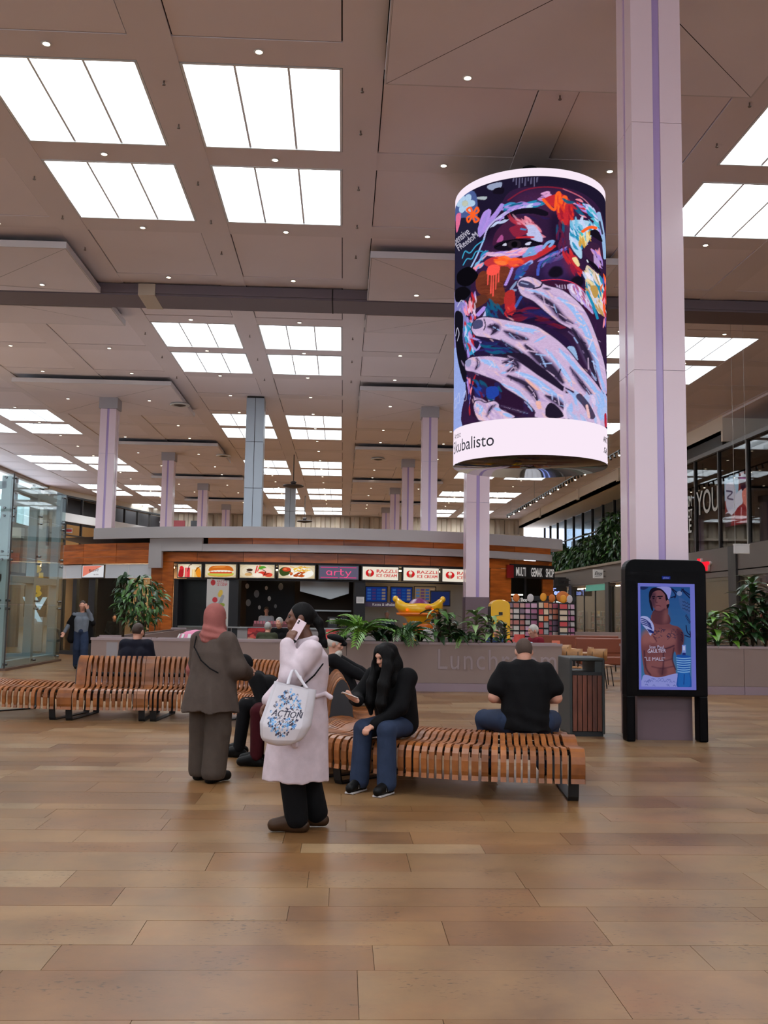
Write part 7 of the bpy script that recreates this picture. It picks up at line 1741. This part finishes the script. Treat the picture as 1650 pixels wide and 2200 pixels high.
    for j in range(n2):
        v = j/(n2-1); secs.append([bp(-1+2*i/(n1-1),v,-1) for i in range(n1)]+[bp(1-2*i/(n1-1),v,1) for i in range(n1)])
    me = MB().sweep(secs,True,False); me.f.append(tuple(range(2*n1-1,-1,-1))); part('bag_body',me,m_bag,t,True,True)
    for s, y_ in ((-1,-.045),(1,.045)):
        e0 = bp(-.35,1,s); e1 = bp(.55,1,s); el = np.array(J['elL'])-c; top_ = (el[0]+.03, el[1]-.075+y_*.3, el[2]+.07)
        pth = [tuple(p) for p in cat_rom([e0,(e0[0]*.7+top_[0]*.3,e0[1]*.5+top_[1]*.5,(e0[2]+top_[2])/2),top_ if s < 0 else (top_[0]+.01,top_[1]+.14,top_[2]+.02),(e1[0]*.5+top_[0]*.5,e1[1]*.5+top_[1]*.5,(e1[2]+top_[2])/2),e1],6)]
        secs = []
        for i, p in enumerate(pth):
            secs.append([(p[0]-.012,p[1]-.002,p[2]),(p[0]+.012,p[1]-.002,p[2]),(p[0]+.012,p[1]+.002,p[2]),(p[0]-.012,p[1]+.002,p[2])])
        part('handle',MB().sweep(secs),m_bag,t,True)
    # printed logo on the side facing the entrance
    cv = Canvas(200,240,2.2,(226,220,226)); rs = cv.rs
    cols_ = [(96,170,226),(70,140,206),(50,40,80),(60,56,70),(130,190,236),(44,40,60)]
    for k in range(300):
        a_ = rs.uniform(0,6.28); r_ = math.sqrt(rs.uniform(.02,1)); x_ = 100+84*r_*math.cos(a_); y_ = 120+108*r_*math.sin(a_)
        if abs(y_-120) < 20 and abs(x_-100) < 78: continue
        kd = rs.randint(4); cl = cols_[rs.randint(6)]
        if kd == 0: cv.ell((x_,y_),(6,4.5),cl,rs.rand()*3)
        elif kd == 1: cv.stroke([(x_-6,y_),(x_,y_-5),(x_+6,y_+2)],3,cl)
        elif kd == 2: cv.rect(x_-4,y_-4,x_+4,y_+4,cl)
        else: cv.ell((x_,y_),(5,5),cl); cv.ell((x_,y_),(2.4,2.4),(226,220,226))
    for d_ in (0,.8,-.8,1.4): cv.text('ACTION',27+d_,135,42,(38,34,58),1.02,shear=.18)
    nu, nv = 76, 84; U, Vq = np.meshgrid(np.linspace(-.88,.62,nu),np.linspace(.97,.10,nv)); P_ = np.zeros((nv,nu,3))
    for i in range(nv):
        for j in range(nu): q = bp(U[i,j]+.02,Vq[i,j],-1); P_[i,j] = (q[0]-.0,q[1]-.0025,q[2])
    Cc = cv.sample((U+.88)/1.50*200,(.97-Vq)/.87*240); link('printed_logo', picture_mesh('printed_logo',P_,Cc,mat('bag_print',(255,255,255),.5,attr='pcol')), t)
walker()
# ---- 2 woman in the rose headscarf, seen from behind
def scarf_woman():
    ox, oy = -1.215, 9.36; th = math.radians(-32); ca, sa = math.cos(th), math.sin(th)
    def w(x, y, z): return (ox+x*ca-y*sa, oy+x*sa+y*ca, z)
    J = dict(pelvis=w(0,-.02,.92),chest=w(0,-.02,1.2),neck=w(0,-.01,1.36),head=w(0,.03,1.535),shL=w(-.17,-.01,1.31),elL=w(-.24,.06,1.06),wrL=w(-.17,.24,.98),shR=w(.17,-.01,1.31),elR=w(.25,.04,1.06),wrR=w(.2,.24,1.0),
             hipL=w(-.1,-.02,.88),knL=w(-.11,0,.48),anL=w(-.13,.02,.09),toeL=w(-.14,.18,.045),hipR=w(.1,-.02,.88),knR=w(.10,-.02,.48),anR=w(.085,-.05,.09),toeR=w(.11,.12,.045))
    lf = Lo([(.655,ox-.02,oy-.02,.29,.25),(.8,ox-.015,oy-.015,.265,.23),(1.0,ox,oy,.235,.2),(1.2,ox,oy,.215,.17),(1.31,ox,oy,.17,.13),(1.36,ox,oy,.1,.09)],th)
    def fold(X_,Y_,Z_):
        a = np.arctan2(Y_-oy,X_-ox); return .010*np.clip((1.15-Z_)/.5,0,1)*np.sin(a*6+1)+.005*np.sin(a*11+Z_*4)*np.clip((1.2-Z_)/.5,0,1)
    slv = chain([J['shL'],J['elL'],J['wrL']],[.088,.088,.075])+chain([J['shR'],J['elR'],J['wrR']],[.092,.10,.08])
    sc = [El(w(0,.0,1.545),V3(.098,.118,.122),np.array([[ca,sa,0],[-sa,ca,0],[0,0,1]])), Cp(w(0,-.01,1.46),w(0,-.015,1.36),.098,.115), Cp(w(-.09,0,1.345),w(.09,0,1.345),.075), Cp(w(0,-.06,1.4),w(0,-.085,1.33),.07,.06), Cp(w(0,.06,1.42),w(0,.09,1.3),.075,.06)]
    def sfold(X_,Y_,Z_):
        return .004*np.sin(Z_*95+np.arctan2(Y_-oy,X_-ox)*2.5)*np.clip((1.5-Z_)/.1,0,1)
    person('woman in a rose headscarf and taupe tunic standing with her back to us',(ox,oy,0),J,tuple(np.array(w(0,1,0))-np.array(w(0,0,0))),SK_M,None,None,F_TAUP2,F_SHB,h=.009,legw=(.13,.12,.115),
        bot_extra=[Cp(J['hipL'],J['hipR'],.13)],
        extra=[('tunic',[lf]+slv,F_TAUP,dict(k=.035,disp=fold,hh=.0095)),('headscarf',sc,F_HIJ,dict(k=.04,disp=sfold,hh=.008,subs=[El(w(0,.115,1.525),V3(.062,.06,.085),np.array([[ca,sa,0],[-sa,ca,0],[0,0,1]]))])),
               ('scarf_end',chain([w(-.13,.02,1.33),w(-.215,.03,1.22),w(-.28,.03,1.02),w(-.285,.03,.93)],[.05,.06,.058,.03]),F_HIJ,dict(k=.03)),
               ('crossbody_strap',chain([w(-.145,-.09,1.345),w(-.09,-.178,1.25),w(.02,-.205,1.13),w(.12,-.195,1.06),w(.19,-.16,1.02)],[.007]*5),F_BLK,dict(k=.004,hh=.0055))])
scarf_woman()
# ---- seated people
def seated(label, hip, fwd, lean, skin, hair, top, bottom, shoes, h=.011, headdir=None, hd_fwd=.04, knee=.46, spread=.11, feet_out=.05, seat_z=.5, arm_to=None, hs=1.0, back=None, **kw):
    f = unit_(np.array([fwd[0],fwd[1],0.])); r = np.array([f[1],-f[0],0.]); u = np.array([0,0,1.]); hip = np.array([hip[0],hip[1],seat_z+.06],float)
    def P(x,y,z): return hip+r*x+f*y+u*z
    sp = u*math.cos(lean)+f*math.sin(lean)
    pel = P(0,0,.02); che = pel+sp*.30; nk = pel+sp*.50; head = nk+(sp*.5+u*.5)*.155+f*hd_fwd
    J = dict(pelvis=pel,chest=che,neck=nk,head=head,shL=nk-sp*.05-r*.175,shR=nk-sp*.05+r*.175,hipL=P(-.09,.02,0),hipR=P(.09,.02,0),knL=P(-spread,knee,-.01+ .0),knR=P(spread,knee,-.01),anL=P(-spread-.02,knee+feet_out,-hip[2]+.09),anR=P(spread+.02,knee+feet_out,-hip[2]+.09))
    J['toeL'] = J['anL']+f*.16+u*(-.045); J['toeR'] = J['anR']+f*.16+u*(-.045)
    at_ = arm_to or ((-.10,.30,.06),(.10,.30,.06))
    for q, a_, sd in (('L',at_[0],-1),('R',at_[1],1)):
        wr = P(*a_); sh = J['sh'+q]; mid = (sh+wr)/2; d = np.linalg.norm(wr-sh); off = math.sqrt(max(0,.29**2-(d/2)**2)); dirn = unit_(r*sd*.75-f*.45-u*.5); J['wr'+q] = wr; J['el'+q] = mid+dirn*off
    if back is not None: J.update(back(P,J))
    return person(label,(hip[0],hip[1],0),J,headdir if headdir is not None else f,skin,hair,top,bottom,shoes,h=h,hs=hs,**kw)+(P,J)
# 3 hunched sitter
seated('person in black slumped far forward on the bench with head down',(-.56,11.0),(-1,-.05),.98,SK_M,(F_BLK2,'long'),F_BLK,F_BLK2,F_SHB,h=.010,headdir=(-.75,0,-.66),up=(-.6,0,.8) if False else (0,0,1),knee=.50,spread=.12,arm_to=((-.06,.42,.02),(.06,.42,.0)),bulk=1.1,arm=1.15)
# 4 sitter with dark red trousers behind the walking woman
seated('person with dark red trousers seated behind the white coat',(-.40,10.35),(-1,0),.18,SK_M,(H_BL,'short'),F_BLK,F_RED,F_SHB,h=.012,knee=.46,spread=.10,feet_out=.0,arm_to=((-.1,.36,.05),(.1,.34,.05)))
# 5 bearded old man
o, HPb, axb, P_, J_ = seated('white-bearded old man in a dark hat leaning back on the bench',(.10,12.3),(1,-.1),-.42,SK_F,(H_WH,'short'),F_BLK2,F_BLK,F_SHB,h=.010,headdir=(1,-.15,-.25),hd_fwd=.05,arm_to=((-.12,.42,.14),(.12,.40,.12)),arm=1.15,bulk=1.05)
oo = np.array(o.location); 
Vv, F = grow([El(HPb(0,.06,-.12),V3(.055,.05,.075),np.array(axb)),Cp(HPb(0,.07,-.1),HPb(0,.075,-.2),.05,.02)],.008,.02); link('beard',npmesh('beard',Vv,F,H_WH,oo),o)
Vv, F = grow([El(HPb(0,-.01,.075),V3(.10,.115,.05),np.array(axb)),Cp(HPb(0,.05,.05),HPb(0,.12,.035),.05,.03)],.008,.02); link('hat',npmesh('hat',Vv,F,F_BLK,oo),o)
# 6 girl with long black hair
def girl():
    hip = (.54,9.22); f = unit_(np.array([-.52,-.86,0])); r = np.array([f[1],-f[0],0.])
    def hairf(P,ax):
        L_ = []; dn = lambda p, z, x=0, y=0: np.array([p[0],p[1],p[2]-z])+ax[0]*x+ax[1]*y
        for s in (-1,1):
            a_ = P(s*.08,-.0,.02); L_ += chain([P(s*.055,.02,.08),a_,dn(a_,.12,s*.012,.01),dn(a_,.26,s*.02,.07),dn(a_,.40,s*.015,.10),dn(a_,.50,s*.0,.10)],[.03,.034,.038,.046,.046,.02])
            a_ = P(s*.06,.055,.05); L_ += chain([a_,dn(a_,.10,s*.024,-.01),dn(a_,.25,s*.03,.03),dn(a_,.42,s*.02,.06)],[.02,.026,.034,.02])
        a_ = P(0,-.085,.02); L_ += chain([a_,dn(a_,.14,0,-.03),dn(a_,.28,0,-.05),dn(a_,.42,0,-.07)],[.06,.08,.085,.05]); return L_
    wr = np.array([.155,8.86,.80]); P0 = np.array([hip[0],hip[1],.56])
    q = wr-P0; a_r = (q@r, q@f, q[2])
    w2 = np.array([.30,8.84,.585])-P0; a_l = (w2@r, w2@f, w2[2])
    hands = dict(R=dict(d=np.array([-.75,-.35,.45]),n=np.array([-.3,-.5,-.7]),side=-1,curl=.45,s=.9), L=dict(d=np.array([-.6,-.6,-.2]),n=np.array([-.1,-.3,1]),side=1,curl=.75,s=.9))
    o = seated('girl with long black hair looking at her phone on the bench',hip,tuple(f),.34,SK_F,(H_BL,'long'),F_BLK,F_JEAN,F_SHB,h=.008,headdir=(-.8,-.5,-.42),hd_fwd=.07,knee=.44,spread=.12,feet_out=.02,arm_to=(a_l,a_r),hands=hands,hair_fn=hairf,bulk=1.08,arm=1.18,leg=1.0,legw=(.10,.085,.088),topk=.045,hs=.95)
    a = unit_(np.array([-.86,-.1,.32])); nrm = unit_(np.array([-.35,-.25,-.9])); nrm = unit_(nrm-a*(nrm@a)); phone('pale phone in the hand of the long-haired girl', wr+np.array([-.075,-.045,.055]), [np.cross(a,nrm),a,nrm], mat('phone_cream',(226,212,206),.3))
    P_, J_ = o[3], o[4]
    m_sole = mat('shoe_white_line',(206,202,200),.6)
    for qn in 'LR':
        an, to = J_['an'+qn], J_['toe'+qn]; d = unit_((to-an)*np.array([1,1,0])); me = MB().prism([(0,0),(1,0)],0,1) if False else MB()
        me.cbox(tuple(np.array([an[0],an[1],.012])+d*.055-np.array(o[0].location)),(.25,.085,.014),rz=math.atan2(d[1],d[0])); part('shoe_sole',me,m_sole,o[0])
        for k in range(3): part('shoe_stripe',MB().cbox(tuple(np.array([an[0],an[1],.055])+d*(.03+.035*k)-np.array(o[0].location)),(.008,.098,.03),rz=math.atan2(d[1],d[0])+.4),m_sole,o[0])
girl()
# 7 man in the black T-shirt, back view
def tee():
    cx, cy = 1.785, 9.42
    lf = Lo([(.50,cx,cy-.0,.25,.185),(.62,cx,cy,.24,.18),(.8,cx,cy+.01,.23,.17),(.95,cx,cy+.02,.245,.16),(1.05,cx,cy+.03,.235,.13),(1.12,cx,cy+.04,.17,.1),(1.165,cx,cy+.05,.085,.075)])
    def arms(P,J):
        return dict(shL=(cx-.215,cy+.03,1.055),shR=(cx+.215,cy+.03,1.055),elL=(cx-.305,cy+.02,.80),elR=(cx+.305,cy+.02,.80),wrL=(cx-.12,cy+.27,.74),wrR=(cx+.12,cy+.27,.74),neck=(cx,cy+.05,1.12),head=(cx,cy+.09,1.235),hipL=(cx-.17,cy+.02,.57),hipR=(cx+.17,cy+.02,.57),knL=(cx-.34,cy+.40,.55),knR=(cx+.34,cy+.40,.55),anL=(cx-.27,cy+.46,.09),anR=(cx+.27,cy+.46,.09),toeL=(cx-.29,cy+.62,.045),toeR=(cx+.29,cy+.62,.045))
    wr = lambda X_,Y_,Z_: .005*np.sin(Z_*46+np.sin((X_-cx)*9)*2.2)*np.clip((.75-Z_)/.15,0,1)+.003*np.sin((X_-cx)*40+Z_*18)
    o = seated('heavy man in a black T-shirt seated with his back to us',(cx,cy),(0,1),.0,SK_F,(H_SH,'short'),None,F_JEAN,F_SHB,h=.009,headdir=(0,.86,-.5),hs=1.05,arm=1.35,bulk=.92,leg=1.25,jaw=1.15,back=arms,
        extra=[('t_shirt',[lf]+chain([(cx-.20,cy+.03,1.06),(cx-.275,cy+.02,.90)],[.085,.10])+chain([(cx+.20,cy+.03,1.06),(cx+.275,cy+.02,.90)],[.085,.10]),F_BLK,dict(k=.045,disp=wr))])
tee()
# 8 man in navy behind the bench
seated('dark-haired man in a navy shirt seated behind the left bench back',(-3.17,15.15),(.15,1),.12,SK_F,(H_BR,'short'),F_NAVY,F_JEAN,F_SHB,h=.012,headdir=(.4,.9,-.25),bulk=1.25,hs=1.08,arm=1.1)
# 9 far woman walking
def standing(label, x, y, fwd, skin, hair, top, bottom, shoes, H=1.7, h=.014, armL=None, armR=None, step=.12, extra=(), **kw):
    s = H/1.7; f = unit_(np.array([fwd[0],fwd[1],0.])); r = np.array([f[1],-f[0],0.])
    def P(a,b,c): return np.array([x,y,0])+(r*a+f*b+np.array([0,0,1.])*c)*s
    J = dict(pelvis=P(0,0,.94),chest=P(0,0,1.2),neck=P(0,.0,1.38),head=P(0,.025,1.57),shL=P(-.175,0,1.33),shR=P(.175,0,1.33),hipL=P(-.09,0,.9),hipR=P(.09,0,.9),knL=P(-.095,.05+step*.4,.49),knR=P(.095,.02-step*.3,.49),anL=P(-.09,step,.09),anR=P(.09,-step,.09),toeL=P(-.095,step+.16,.045),toeR=P(.095,-step+.16,.045))
    aL = armL or ((-.25,-.02,1.06),(-.25,.08,.83)); aR = armR or ((.25,-.02,1.06),(.25,.08,.83))
    J['elL'] = P(*aL[0]); J['wrL'] = P(*aL[1]); J['elR'] = P(*aR[0]); J['wrR'] = P(*aR[1])
    ex = [(n_, fn(P,s), m_, k_) for n_, fn, m_, k_ in extra]
    return person(label,(x,y,0),J,tuple(f),skin,hair,top,bottom,shoes,h=h,hs=s,extra=ex,**kw)
fw = (.12,-1)
standing('far woman in an open dark jacket walking towards us on the phone',-6.72,25.5,fw,SK_F,(H_BR,'short'),F_GRY,F_JEAN,F_SHB,H=1.76,h=.012,armL=((-.27,.0,1.13),(-.13,.10,1.48)),armR=((.30,-.02,1.12),(.40,.06,.90)),legw=(.11,.1,.1),
    extra=[('open_jacket',lambda P,s: [Cp(P(-.15,-.03,1.32),P(-.2,-.02,.72),.095,.10),Cp(P(.15,-.03,1.32),P(.24,-.02,.72),.095,.10),Cp(P(-.1,-.07,1.3),P(-.1,-.08,.75),.1),Cp(P(.1,-.07,1.3),P(.1,-.08,.75),.1),Cp(P(-.175,0,1.33),P(-.27,0,1.13),.075),Cp(P(.175,0,1.33),P(.3,-.02,1.12),.075)],F_BLK,dict(k=.03)),
           ('phone_case',lambda P,s: [Bx(P(-.115,.06,1.53),V3(.012,.03,.07))],m_phb,dict(k=.005,hh=.008))])
# 10.. people in the lunchroom and kiosk
seated('grey-haired woman in black facing us in the lunchroom',(-1.62,25.6),(-.35,-.95),.05,SK_F,(H_GR,'bun'),F_BLK,F_BLK,F_SHB,h=.014,seat_z=.52,hs=1.15)
seated('short-haired man in olive green with his back to us in the lunchroom',(-1.80,23.2),(.15,1),.3,SK_F,(H_GR,'short'),F_GRN,F_BLK,F_SHB,h=.014,seat_z=.46,hs=1.08,bulk=1.1)
standing('kiosk worker in a white shirt behind the counter',-2.45,31.6,(.1,-1),SK_F,(H_BR,'bun'),F_WHT,F_BLK,F_SHB,H=1.68,step=.0)
standing('kiosk worker in grey at the till behind the plants',1.45,31.5,(-.2,-1),SK_F,(H_GR,'short'),F_GRY,F_BLK,F_SHB,H=1.62,step=.0)
o = seated('white-haired man in a maroon cardigan at a lunchroom table',(4.55,21.75) if False else (4.28,21.0),(-.9,-.35),.2,SK_F,(H_WH,'short'),F_MAR,F_BLK,F_SHB,h=.012,headdir=(-.95,-.2,-.25),seat_z=.5,hs=1.15,bulk=1.1)
loc_ = np.array(o[0].location); Pq = o[3]; Vv, F = grow([Cp(Pq(-.05,.16,.1),Pq(-.05,.24,.36),.085,.07),Cp(Pq(.05,.16,.1),Pq(.05,.24,.36),.085,.07)],.012,.02); link('shirt_front',npmesh('shirt_front',Vv,F,fab('cloth_pale_blue',(176,196,214)),loc_),o[0])
standing('long-haired shopper in a cream yellow top at the card racks',6.42,30.3,(.3,1),SK_F,(mat('hair_blond',(196,166,120),.6),'bun'),F_YEL,F_JEAN,F_SHB,H=1.78,step=.03,hair_fn=lambda P,ax: chain([P(0,-.09,.0),P(0,-.10,-.15),P(0,-.1,-.28)],[.06,.065,.03]))
seated('black-haired person seated inside the salon',(-7.9,34.2),(.2,-1),.1,SK_F,(H_BL,'bun'),F_BLK,F_BLK,F_SHB,h=.015)
seated('person in blue hidden among the plants below the pillar',(3.65,22.8),(-.3,-1),.15,SK_F,(H_GR,'short'),fab('cloth_blue',(46,64,110)),F_BLK,F_SHB,h=.015,seat_z=.42)
